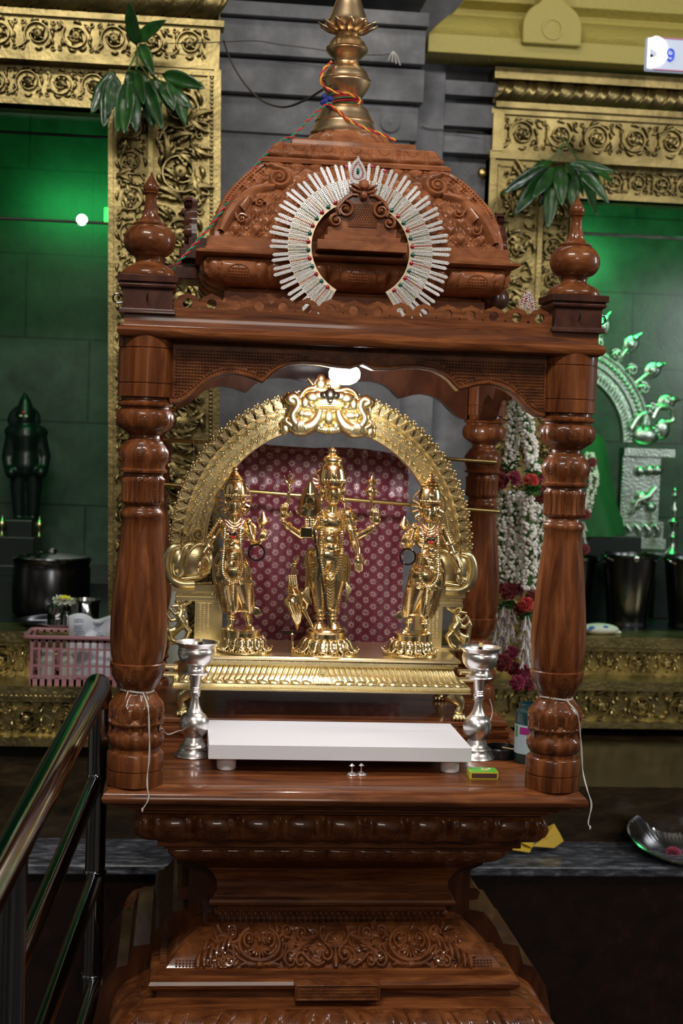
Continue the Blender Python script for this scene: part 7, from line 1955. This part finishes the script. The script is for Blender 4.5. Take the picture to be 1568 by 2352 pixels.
rs_(g1, 1148, 1104, 0.019, 'rose_dark', 1); rs_(g1, 1182, 1098, 0.017, 'rose_magenta', 2, -.01, (0.4, -1, .4)); rs_(g1, 1140, 1082, 0.015, 'rose_dark', 3, .02, (-.5, -1, .5)); rs_(g1, 1165, 1080, 0.014, 'rose_dark', 4, .02, (0, -.6, 1))
rs_(g2, 1220, 1105, 0.0165, 'rose_orange', 5, -.03); rs_(g2, 1242, 1090, 0.015, 'rose_magenta', 6, 0, (.5, -1, .3)); rs_(g2, 1247, 1130, 0.018, 'rose_dark', 7, .01); rs_(g2, 1240, 1155, 0.014, 'rose_dark', 17, .02)
rs_(g1, 1168, 1358, 0.019, 'rose_dark', 8); rs_(g1, 1150, 1348, 0.015, 'rose_dark', 9, .02); rs_(g1, 1190, 1352, 0.014, 'rose_dark', 18, .02)
rs_(g2, 1208, 1388, 0.0165, 'rose_orange', 10, -.03); rs_(g2, 1222, 1372, 0.015, 'rose_dark', 11, 0); rs_(g2, 1197, 1400, 0.015, 'rose_dark', 12, 0)
greens(G(1168, 1070), 0.028, 30, 1, g1); greens(G(1222, 1122, -.05), 0.024, 46, 2, g2); greens(G(1225, 1084, -.03), 0.024, 20, 3, g2); greens(G(1160, 1385), 0.024, 20, 4, g1); greens(G(1205, 1412, -.02), 0.022, 24, 5, g2)
tassel(G(1158, 1385), 1, g1); tassel(G(1172, 1400, -.01), 2, g1, 3); tassel(G(1143, 1400, .01), 3, g1, 4)
tassel(G(1208, 1415, -.03), 4, g2, 5); tassel(G(1218, 1430, -.0), 5, g2, 4)
rs_(g1, 1155, 1522, 0.020, 'rose_dark', 13); rs_(g1, 1175, 1500, 0.016, 'rose_magenta', 14, .015); rs_(g1, 1140, 1505, 0.014, 'rose_dark', 15, .015)
rs_(g2, 1205, 1545, 0.018, 'rose_magenta', 16, 0); rs_(g2, 1188, 1568, 0.017, 'rose_magenta', 19, -.01); rs_(g2, 1215, 1572, 0.015, 'rose_dark', 20, 0); rs_(g1, 1180, 1535, 0.016, 'rose_dark', 21, .01)
for a_, b_2, gg in ((1158, 1385, g1), (1208, 1415, g2)):
    MB().tube([G(a_, b_2), G(a_+2, b_2+70), G(a_, b_2+140)], 0.0015, 5).build('string', 'white_thread', gg)
MB().tube([G(1195, 860), (0.43, 0.80, 1.70), (0.385, 0.76, 1.685)], 0.002, 6).build('hanging_string', 'white_thread', g1)
MB().tube([G(1198, 860, -.03), (0.43, 0.79, 1.70), (0.385, 0.75, 1.685)], 0.002, 6).build('hanging_string', 'white_thread', g2)

# ------------------------------------------------------------------ steel handrail at the left
hr = thing('steel_handrail', 'tubular steel handrail sloping down at the left of the wooden shrine', 'handrail', tuple(aty(222, 2352, 0.30)))
T1 = aty(228, 1572, 0.33); T0 = aty(52, 1905, -0.45); dT = (T0-T1)
postx = aty(222, 1790, 0.33).x
MB().tube(smoothprof([tuple(T1+dT*1.5), tuple(T1+dT*1.0), tuple(T1+dT*0.5), tuple(T1+dT*0.12), tuple(T1+dT*0.03+Vector((0, 0, 0.002))), (postx, T1.y+0.025, T1.z-0.035)], 6), 0.0245, 24).build('top_rail', 'steel_rail', hr)
MB().tube([(postx, 0.355, 0.0), (postx, 0.355, 0.6), (postx, 0.355, T1.z-0.03)], 0.0195, 24).build('post', 'steel_rail', hr)
nz = T1.z
pn = T1+dT*1.08
MB().tube([(pn.x, pn.y, 0), (pn.x, pn.y, 0.5), (pn.x, pn.y, pn.z)], 0.0195, 24).build('post', 'steel_rail', hr)
for k, (py_) in enumerate((1800, 2022, 2262)):
    a = aty(217, py_, 0.34); 
    MB().tube([tuple(a), tuple(a+dT*0.5), tuple(a+dT*1.07)], 0.0155, 20).build('lower_rail', 'steel_rail', hr)
    MB().lathe([(0.0195, -0.004), (0.022, -0.002), (0.0225, 0.003), (0.0205, 0.006)], (postx, 0.355, a.z+0.012), 24).build('weld_collar', 'steel_rail', hr)

# ------------------------------------------------------------------ things on the left threshold
def PZ(px, py, Y): return aty(px, py, Y)
zB = zb0+0.030
bk_ = PZ(62, 1582, 1.40); bx0 = bk_.x; bx1 = bx0+0.335
bt = thing('pink_basket', 'dusty pink plastic basket with slotted sides on the left carved step', 'basket', ((bx0+bx1)/2, 1.41, zB))
H = 0.125; yA, yB2 = 1.352, 1.485
m_ = MB(); 
def bar(x0, x1, y0, y1, z0_, z1_): m_.box(min(x0, x1), max(x0, x1), min(y0, y1), max(y0, y1), z0_, z1_)
fl_ = 0.012
bar(bx0+fl_, bx1, yA, yB2, zB, zB+0.006)
for i, x in enumerate([bx0+fl_+k*0.0185 for k in range(18)]):
    for y in (yA, yB2): bar(x, x+0.0065, y-0.0015, y+0.0015, zB, zB+H)
for z_ in (zB+0.02, zB+0.048, zB+0.092):
    for y in (yA, yB2): bar(bx0+fl_, bx1, y-0.0014, y+0.0014, z_, z_+0.005)
    bar(bx0+fl_-0.001, bx0+fl_+0.002, yA, yB2, z_, z_+0.005)
for y in (yA, yB2): bar(bx0+fl_, bx1, y-0.0015, y+0.0015, zB, zB+0.016); bar(bx0+fl_, bx1, y-0.0015, y+0.0015, zB+0.112, zB+H)
for k in range(7):
    y = yA+(yB2-yA)*k/6; bar(bx0+fl_-0.0015, bx0+fl_+0.0015, y-0.003, y+0.003, zB, zB+H)
m_.build('lattice_wall', 'pink_plastic', bt, smooth=False)
rim = [(bx0, yA-0.008), (bx1, yA-0.008), (bx1, yB2+0.008), (bx0, yB2+0.008)]
m_ = MB().tube([(bx0+0.012, yA-.008, zB+H), (bx1, yA-.008, zB+H), (bx1+.008, yA, zB+H), (bx1+.008, yB2, zB+H), (bx1, yB2+.008, zB+H), (bx0+0.012, yB2+.008, zB+H), (bx0-0.002, yB2, zB+H), (bx0-0.002, yA, zB+H)], 0.0055, 8, closed=True)
m_.ell((bx0-0.006, (yA+yB2)/2, zB+H), (0.008, 0.03, 0.004), 10, 6)
m_.build('rim', 'pink_plastic', bt)
# paper packets in the basket
pp = thing('paper_packet', 'crumpled white printed paper packet standing in the pink basket', 'packet', tuple(PZ(205, 1560, 1.43)))
a0 = PZ(160, 1500, 1.43); a1 = PZ(258, 1418, 1.43)
def pkt(u, v, s_=0): 
    return (a0.x+(a1.x-a0.x)*u+0.003*sin(v*9), 1.43+0.010*sin(u*7+v*4)+0.006*sin(v*13-u*5)+s_, zB+0.01+(a1.z-zB-0.01)*v+0.006*sin(u*8)*(v > .9))
m_ = MB(); m_.grid(lambda u, v: pkt(u, v), 24, 30)
def ps(o):
    q = o.modifiers.new('solid', 'SOLIDIFY'); q.thickness = 0.014; q.offset = 1
m_.build('bag', 'paper', pp, mods=ps)
m_ = MB(); rp = random.Random(5)
for cu in (0.08, 0.52):
    for k in range(11):
        v = 0.95-0.034*k; L = rp.uniform(.2, .30)
        u = cu
        while u < cu+L:
            w_ = rp.uniform(.02, .06); vs = [pkt(a, b, -0.0165) for a, b in ((u, v), (min(u+w_, .98), v), (min(u+w_, .98), v-0.012), (u, v-0.012))]; m_.add([Vector(p_) for p_ in vs], [(0, 1, 2, 3)]); u += w_+0.012
m_.build('printed_text', 'ink', pp, smooth=False)
for k, (xx, lab) in enumerate(((bx0+0.05, 'small glass jar inside the pink basket, nearest its open left corner'), (bx0+0.10, 'small glass jar inside the pink basket, between the jar at its corner and the packet'))):
    tag(MB().lathe([(0.018, zB+0.006), (0.019, zB+0.01), (0.019, zB+0.062), (0.014, zB+0.07), (0.016, zB+0.071), (0.016, zB+0.084)], (xx, 1.42, 0), 20).build('small_jar', 'pouch'), lab, 'jar', 'jars in the pink basket')
# steel plate, tumblers, flower, pot
zS = 0.942
plx = PZ(118, 1430, 1.535)
tag(MB().lathe([(0.001, 0.945), (0.085, 0.945), (0.098, 0.949), (0.112, 0.958), (0.1145, 0.9585), (0.113, 0.956), (0.098, 0.9455), (0.085, 0.942), (0.001, 0.942)], (plx.x+0.02, 1.60, 0), 48).build('steel_plate', 'steel', ang=50), 'shallow round steel plate on the left threshold above the pink basket', 'plate')
cp_ = PZ(130, 1425, 1.56)
tag(MB().lathe([(0.023, 0.946), (0.025, 0.948), (0.027, 1.000), (0.0285, 1.001), (0.026, 0.999), (0.024, 0.95)], (cp_.x, 1.56, 0), 32, cap=False).build('steel_tumbler', 'steel', ang=50), 'small steel tumbler on the shallow plate under the white flower', 'tumbler')
cp2 = PZ(155, 1425, 1.60)
tag(MB().lathe([(0.010, 0.946), (0.012, 0.948), (0.012, 0.985), (0.016, 0.99), (0.011, 0.99)], (cp2.x, 1.555, 0), 24, cap=False).build('steel_cup', 'steel', ang=50), 'narrow steel cup beside the tumbler on the shallow plate', 'cup')
cp3 = PZ(190, 1400, 1.66)
tag(MB().lathe([(0.030, 0.936), (0.042, 0.94), (0.044, 0.995), (0.048, 1.003), (0.050, 1.005), (0.047, 1.004), (0.042, 0.99)], (cp3.x, 1.70, 0), 40, cap=False).build('steel_bowl', 'steel', ang=50), 'steel bowl behind the paper packet on the left threshold', 'bowl')
fl2 = PZ(149, 1381, 1.555)
fw = thing('white_chrysanthemum', 'white chrysanthemum with yellow centre lying on the steel tumbler', 'flower', tuple(fl2))
m_ = MB(); rf = random.Random(2)
for k in range(150):
    a = rf.uniform(0, 2*pi); e = rf.uniform(-.5, 1.0); d = Vector((cos(a)*1.5, sin(a)*.9, e*0.55)).normalized(); L = rf.uniform(.016, .026)
    leaf(m_, fl2+d*0.006, d, L*1.15, 0.0036, 0.1, nrm=(0, 0, 1))
m_.build('petals', 'petal_white', fw, ang=60)
m_ = MB()
for k in range(70):
    a = rf.uniform(0, 2*pi); q = rf.uniform(0, .015); m_.ell(fl2+Vector((q*cos(a), q*sin(a)-0.008, 0.014-q*0.25)), (0.0026, 0.0026, 0.004), 6, 4)
m_.build('centre', 'flower_yellow', fw)
m_ = MB().tube([fl2, fl2+Vector((0.003, 0, -0.02)), fl2+Vector((0.004, 0, -0.045))], 0.002, 6); m_.build('stem', 'greenery', fw)
pt0 = PZ(118, 1282, 1.84)
po = thing('steel_pot', 'large dark steel cooking pot with a bright rim inside the left doorway', 'pot', (pt0.x, 1.86, 0.936))
rp_ = 0.112
pz1 = PZ(118, 1290, 1.75).z
MB().lathe([(rp_*0.9, 0.936), (rp_*0.98, 0.945), (rp_, 0.96), (rp_, pz1-0.03), (rp_*0.96, pz1-0.02), (rp_*1.02, pz1), (rp_*0.96, pz1-0.005), (rp_*0.94, 0.96)], (pt0.x, 1.86, 0), 56, cap=False).build('body', 'steel_dark', po, ang=50)
MB().lathe([(rp_*0.97, pz1+0.002), (rp_*0.95, pz1+0.007), (rp_*0.4, pz1+0.016), (0.015, pz1+0.018), (0.012, pz1+0.028), (0.001, pz1+0.03)], (pt0.x, 1.86, 0), 48).build('lid', 'steel', po, ang=50)
# dark stone idol in the left niche
q0 = PZ(62, 1250, 2.62); ix, iy, iz = q0.x, 2.62, q0.z
ks = (2.62+2.5)/3400
idl = thing('stone_idol', 'dark stone standing idol with tall conical crown in the left green niche', 'statue', (ix, iy, iz))
def I_(px, py, y=0): q = aty(px, py, iy-y); return q
m_ = MB()
for s_ in (-1, 1):
    m_.chain([I_(60+s_*16, 1185), I_(60+s_*18, 1120), I_(60+s_*14, 1060)], [0.020, 0.028, 0.036], 12)
    m_.chain([I_(60+s_*28, 998), I_(60+s_*42, 1050), I_(60+s_*38, 1085, .02)], [0.028, 0.022, 0.018], 12)
    m_.ell(I_(60+s_*34, 1085, .03), 0.022, 10, 8)
m_.chain([I_(60, 1070), I_(60, 1035), I_(60, 1000)], [0.052, 0.042, 0.054], 16)
m_.ell(I_(60, 992), (0.075, 0.04, 0.035), 16, 10)
m_.ell(I_(58, 962, .01), (0.028, 0.03, 0.036), 16, 12)
m_.chain([I_(58, 945), I_(58, 925), I_(57, 903)], [0.032, 0.022, 0.006], 14)
m_.ell(I_(56, 965, -.03), (0.058, 0.015, 0.055), 18, 12)
m_.box(I_(15, 0).x, I_(110, 0).x, iy-0.06, iy+0.06, I_(60, 1230).z, I_(60, 1190).z)
ib = m_.build('body', 'black_stone', idl, mods=skin(0.005, 3))
m_ = MB(); m_.box(I_(-20, 0).x, I_(118, 0).x, iy-0.12, iy+0.12, 0.984, I_(60, 1228).z); m_.box(I_(-30, 0).x, I_(128, 0).x, iy-0.15, iy+0.13, 0.984, 1.02); m_.build('pedestal', 'black_stone', idl, smooth=False, bev=0.003)
m_ = MB(); m_.ell(I_(48, 955, .045), (0.006, .003, .004), 8, 6).ell(I_(60, 956, .045), (0.006, .003, .004), 8, 6); m_.build('painted_eye', 'eye_white', ib)
MB().ell(I_(54, 947, .045), (0.006, .003, .006), 8, 6).build('red_mark', 'red_gloss', ib)
for px_, lab in ((90, 'small brass lamp at the viewer-right foot of the dark idol'), (4, 'small brass lamp at the viewer-left foot of the dark idol')):
    c = PZ(px_, 1186, 2.5); zt_ = I_(60, 1228).z
    tag(MB().lathe([(0.010, 0), (0.012, 0.004), (0.005, 0.01), (0.005, 0.025), (0.014, 0.034), (0.016, 0.045), (0.010, 0.055), (0.003, 0.062), (0.001, 0.07)], (c.x, iy-0.105, zt_), 20).build('brass_lamp', 'brass', ang=50), lab, 'lamp')
# water bottle behind the left front pillar
wbx = PZ(406, 1390, 1.30)
wq = thing('clear_bottle', 'pale clear plastic bottle standing on the left threshold behind the wooden shrine', 'bottle', (wbx.x, 1.45, zB))
MB().lathe([(0.028, zB), (0.032, zB+0.005), (0.032, 1.00), (0.022, 1.04), (0.013, 1.06), (0.013, 1.075)], (wbx.x-0.004, 1.43, 0), 28).build('body', 'pouch', wq, ang=50)
MB().lathe([(0.015, 1.075), (0.015, 1.095), (0.001, 1.096)], (wbx.x-0.004, 1.43, 0), 20).build('cap', 'board_white', wq, ang=40)

# ------------------------------------------------------------------ right shrine contents
AYR = 2.85; kk = (AYR+2.5)/3400
sa = thing('silver_arch', 'green-lit silver aureole arch with leaf finials inside the right doorway', 'arch', tuple(aty(1480, 1245, AYR)))
ac_ = aty(1288, 1010, AYR)
def SA(a, r_, d=0): return (ac_.x+r_*kk*cos(a), AYR-d, ac_.z+r_*kk*sin(a)*1.08)
b0_, b1_ = R(0), R(180)
m_ = MB(); n_ = 70; vs = []
for i in range(n_+1):
    a = b0_+(b1_-b0_)*i/n_
    for r_, d in ((142, 0), (142, .02), (212, .02), (212, 0)): vs.append(SA(a, r_, d))
m_.add(vs, [(i*4+k, i*4+(k+1) % 4, i*4+4+(k+1) % 4, i*4+4+k) for i in range(n_) for k in range(4)]+[(0, 1, 2, 3), tuple(n_*4+k for k in (3, 2, 1, 0))])
mpr = lambda u, v, d: SA(u/200, v, .02+d)
for rr in (146, 178, 206): m_.relief([(200*(b0_+(b1_-b0_)*i/60), rr) for i in range(61)], 4, 0.010, mpr)
for k in range(56):
    a = b0_+(b1_-b0_)*(k+.5)/56; m_.leafr(200*a, 152, R(60), 22, 4, 0.010, mpr, .6); m_.blob(200*a, 193, 6, 6, 0.014, mpr)
for k in range(14):
    a = b0_+(b1_-b0_)*(k+.5)/14; m_.curl(200*a, 222, 12, 0, 1.3, 1, 4.5, 0.018, mpr, .3)
    m_.leafr(200*a+9, 208, R(100), 34, 6, 0.018, mpr, .7); m_.leafr(200*a-6, 208, R(80), 28, 6, 0.018, mpr, -.7)
m_.build('arch_band', 'silver_green', sa, ang=60)
for deg in (20, 37, 54, 71, 90, 109, 126, 143, 160):
    a = R(deg); m_ = MB(); tl = R(20)
    c = Vector(SA(a, 262, .01)); rot = Matrix.Rotation(-(a-pi/2), 3, 'Y')
    m_.ell(c, (0.030, 0.010, 0.038), 18, 12, rot=rot); m_.ell(c+Vector((0, -0.010, 0)), (0.016, 0.008, 0.018), 14, 8)
    m_.chain([c+rot @ Vector((0, 0, .028)), c+rot @ Vector((0.004, 0, .045)), c+rot @ Vector((0.010, 0, .062))], [0.016, 0.008, 0.002], 8)
    m_.chain([Vector(SA(a, 214, .01)), c], [0.010, 0.008], 8)
    m_.build('leaf_finial', 'silver_green', sa)
for s_ in (1, -1):
    def W_(px, py, d=0):
        q = aty(px, py, AYR-d)
        return (q.x if s_ > 0 else 2*ac_.x-q.x, q.y, q.z)
    m_ = MB()
    m_.ell(W_(1480, 1000, .02), (0.055, .03, .040), 18, 12); m_.ell(W_(1520, 985, .02), (0.03, .02, .04), 14, 10)
    m_.tube(smoothprof([W_(1450, 985, .04), W_(1465, 960, .04), W_(1482, 950, .04), W_(1478, 975, .05)], 4), 0.010, 8)
    m_.tube(smoothprof([W_(1500, 960, .03), W_(1515, 935, .03), W_(1540, 940, .03), W_(1545, 965, .03), W_(1525, 970, .03)], 4), 0.011, 8)
    x0_, x1_ = sorted((W_(1425, 1040)[0], W_(1540, 1040)[0])); m_.box(x0_, x1_, AYR-.05, AYR+.02, W_(1480, 1048)[2], W_(1480, 1030)[2])
    m_.build('sea_beast', 'silver_green', sa)
    m_ = MB()
    x0_, x1_ = sorted((W_(1425, 1040)[0], W_(1512, 1040)[0])); m_.box(x0_, x1_, AYR-.03, AYR+.02, W_(1480, 1215)[2], W_(1480, 1046)[2])
    x0_, x1_ = sorted((W_(1422, 1040)[0], W_(1528, 1040)[0])); m_.box(x0_, x1_, AYR-.05, AYR+.03, W_(1480, 1258)[2], W_(1480, 1235)[2]); m_.box(x0_+.01, x1_-.008, AYR-.04, AYR+.03, W_(1480, 1236)[2], W_(1480, 1196)[2])
    for (a, b, rr) in ((1470, 1082, 12), (1492, 1080, 13), (1510, 1080, 12), (1475, 1145, 17), (1495, 1165, 12), (1462, 1160, 12)): m_.ell(W_(a, b, .04), (rr*kk, .016, rr*kk), 12, 8)
    m_.tube([W_(1450, 1180, .04), W_(1465, 1150, .05), W_(1490, 1140, .05), W_(1505, 1120, .04)], 0.010, 8)
    for k in range(4): m_.tube([W_(1438+22*k, 1206, .045), W_(1448+22*k, 1218, .055), W_(1442+22*k, 1232, .045)], 0.010, 8)
    for k in range(20): m_.ell(W_(1431, 1050+8.2*k, .03), 0.005, 6, 4)
    m_.build('arch_pillar', 'silver_green', sa, ang=60)
dd = thing('draped_idol', 'idol draped in dark green cloth under the green-lit silver arch', 'statue', tuple(aty(1330, 1240, 2.75)))
m_ = MB(); dc = aty(1322, 1225, 2.75); dt_ = aty(1322, 985, 2.75)
Hh = dt_.z-dc.z
def fo(a, r, z): return 1+0.08*sin(9*a+z*20)*(1 if z < dt_.z-.1 else .3)
m_.lathe([(0.17, dc.z), (0.155, dc.z+Hh*.15), (0.13, dc.z+Hh*.4), (0.10, dc.z+Hh*.7), (0.085, dc.z+Hh*.9), (0.04, dc.z+Hh*1.0)], (dc.x, 2.75, 0), 72, fo)
m_.build('green_drapery', 'green_cloth', dd, ang=70)
m_ = MB().ell((dt_.x, 2.73, dt_.z+0.05), (0.05, .05, .065), 16, 12); m_.chain([(dt_.x, 2.74, dt_.z+0.10), (dt_.x, 2.74, dt_.z+0.22)], [0.045, 0.012], 12); m_.build('head', 'black_stone', dd)
m_ = MB().box(dc.x-.22, dc.x+.2, 2.6, 2.95, 0.866, dc.z+0.005); m_.build('seat_block', 'black_stone', dd, smooth=False, bev=.005)
gg = thing('idol_garland', 'white flower garland with red blossoms on the green draped idol', 'garland', tuple(aty(1355, 1040, 2.6)))
strand([aty(1352, 1040, 2.58), aty(1362, 1090, 2.56), aty(1358, 1130, 2.56), aty(1345, 1175, 2.56)], 0.016, 60, gg, .8)
for a, b in ((1359, 1062), (1345, 1182), (1343, 1262)):
    m_ = MB(); rose(m_, aty(a, b, 2.53), 0.017, seed=a); m_.build('rose', 'rose_dark', gg, mods=leafsol, ang=70)
tassel(aty(1338, 1198, 2.55), 9, gg, 3)
# buckets and lamp
zF = 0.868
def bucket(px0, px1, pyt, y, lab):
    a = aty(px0, pyt, y); b = aty(px1, pyt, y); r1 = (b.x-a.x)/2; cx = (a.x+b.x)/2; zt_ = a.z
    t = thing('steel_bucket', lab, 'bucket', (cx, y, zF), 'steel buckets')
    MB().lathe([(r1*.72, zF), (r1*.74, zF+.012), (r1*.70, zF+.02), (r1*.72, zF+.028), (r1*.96, zt_-.012), (r1*1.0, zt_-.010), (r1*1.02, zt_-.002), (r1, zt_), (r1*.96, zt_-.006), (r1*.7, zF+.02)], (cx, y, 0), 48, cap=False).build('body', 'steel_dark', t, ang=40)
    MB().tube([(cx+r1*cos(u_), y-r1*sin(u_)*0.35-r1*.3, zt_-.006-0.02*sin(u_)) for u_ in [pi*k/20 for k in range(21)]], 0.004, 8).build('handle', 'steel', t)
    MB().ell((cx-r1*0.05, y-r1*1.0, zt_-.01), (0.012, .006, .012), 12, 8).build('ear', 'steel', t)
bucket(1384, 1508, 1270, 2.42, 'dark steel bucket standing below the foot of the silver arch')
bucket(1526, 1652, 1278, 2.42, 'dark steel bucket at the right edge, below the thin standing lamp')
bucket(1262, 1372, 1275, 2.5, 'dark steel bucket half hidden behind the right front wooden pillar')
lc = aty(1543, 1272, 2.72); lt_ = aty(1546, 1120, 2.72)
Hl = lt_.z-lc.z
pb2 = MB().box(lc.x-.08, lc.x+.09, 2.66, 2.80, zF, lc.z); tag(pb2.build('stone_block', 'black_stone', smooth=False, bev=.004), 'dark block under the thin standing lamp behind the right buckets', 'block')
prl = [(.026, 0), (.027, .01), (.016, .06), (.008, .12), (.006, .20), (.014, .26), (.006, .30), (.006, .38), (.018, .45), (.020, .49), (.008, .54), (.010, .62), (.013, .68), (.006, .74), (.005, .84), (.012, .88), (.006, .92), (.009, .96), (.001, 1.0)]
tag(MB().lathe([(r_, lc.z+h_*Hl) for r_, h_ in prl], (lc.x, 2.72, 0), 28).build('standing_lamp', 'silver_green', ang=50), 'thin turned silver standing lamp at the right edge beside the silver arch', 'lamp')
# small pouch on the right threshold
pc = aty(1385, 1447, 2.10)
m_ = MB(); m_.ell((pc.x, 2.14, q1+0.016), (0.062, 0.040, 0.018), 24, 12); m_.chain([(pc.x+.04, 2.14, q1+.012), (pc.x+.068, 2.14, q1+.006)], [.012, .004], 8)
pth = thing('cloth_pouch', 'small white patterned pouch lying on the right gilt threshold', 'pouch', (pc.x, 2.14, q1))
m_.build('bag', 'pouch', pth)
m_ = MB()
for x, z, r_ in ((-0.035, .028, .010), (-0.045, .020, .008), (.01, .031, .009)): m_.ell((pc.x+x, 2.108, q1+z-.004), (r_, .006, r_*.5), 10, 6)
m_.build('blue_print', 'pouch_blue', pth)

# plate with blossom and yellow paper on the granite shelf
zsh = 0.425
rc_ = aty(1574, 1922, 1.225); tl = Matrix.Rotation(R(14), 3, 'X')
pq = thing('steel_tray_bowl', 'wide shallow fluted steel bowl tilted against the ledge on the granite shelf at the right', 'bowl', (rc_.x, 1.22, zsh))
PB = [(0.078, -0.062), (0.086, -0.060), (0.122, -0.030), (0.143, -0.003), (0.150, -0.001), (0.152, 0.002), (0.147, 0.003), (0.138, -0.004), (0.118, -0.028), (0.084, -0.054), (0.001, -0.055)]
MB().lathe(PB, rc_, 144, lambda a, r, z: 1+(0.010*cos(48*a) if 0.083 < r < .14 and z > -0.058 else 0), axis=tl).build('body', 'steel', pq, ang=40)
bq = rc_+tl @ Vector((-0.030, -0.01, -0.040))
m_ = MB(); rose(m_, bq, 0.020, (0, -.4, 1), 77)
tag(m_.build('pink_blossom', 'rose_magenta', mods=leafsol, ang=70), 'small pink red blossom lying in the wide steel bowl', 'flower')
yc = [aty(1165, 1955, 1.20), aty(1215, 1958, 1.20), aty(1225, 1935, 1.22), aty(1185, 1930, 1.22)]
yy = MB()
def yp(pts, Ys): return [tuple(aty(a, b, c)) for (a, b), c in zip(pts, Ys)]
# sheet 1: low folded strip ; sheet 2: standing creased part
s1 = yp([(1164, 1950), (1216, 1958), (1226, 1938), (1186, 1932)], [1.20, 1.20, 1.23, 1.23])
s2 = yp([(1186, 1932), (1226, 1936), (1222, 1948), (1206, 1940)], [1.23, 1.23, 1.21, 1.21])
s3 = yp([(1222, 1944), (1248, 1925), (1284, 1912), (1294, 1932), (1272, 1948)], [1.22, 1.24, 1.25, 1.25, 1.22])
s4 = yp([(1222, 1944), (1240, 1930), (1247, 1905), (1272, 1892), (1284, 1912), (1250, 1928)], [1.22, 1.25, 1.27, 1.27, 1.25, 1.235])
for s_ in (s1, s2, s3, s4): yy.add(s_, [tuple(range(len(s_)))])
tag(yy.build('yellow_paper', 'yellow_paper', smooth=False, mods=leafsol), 'crumpled yellow paper lying on the granite shelf right of the wooden shrine', 'paper')
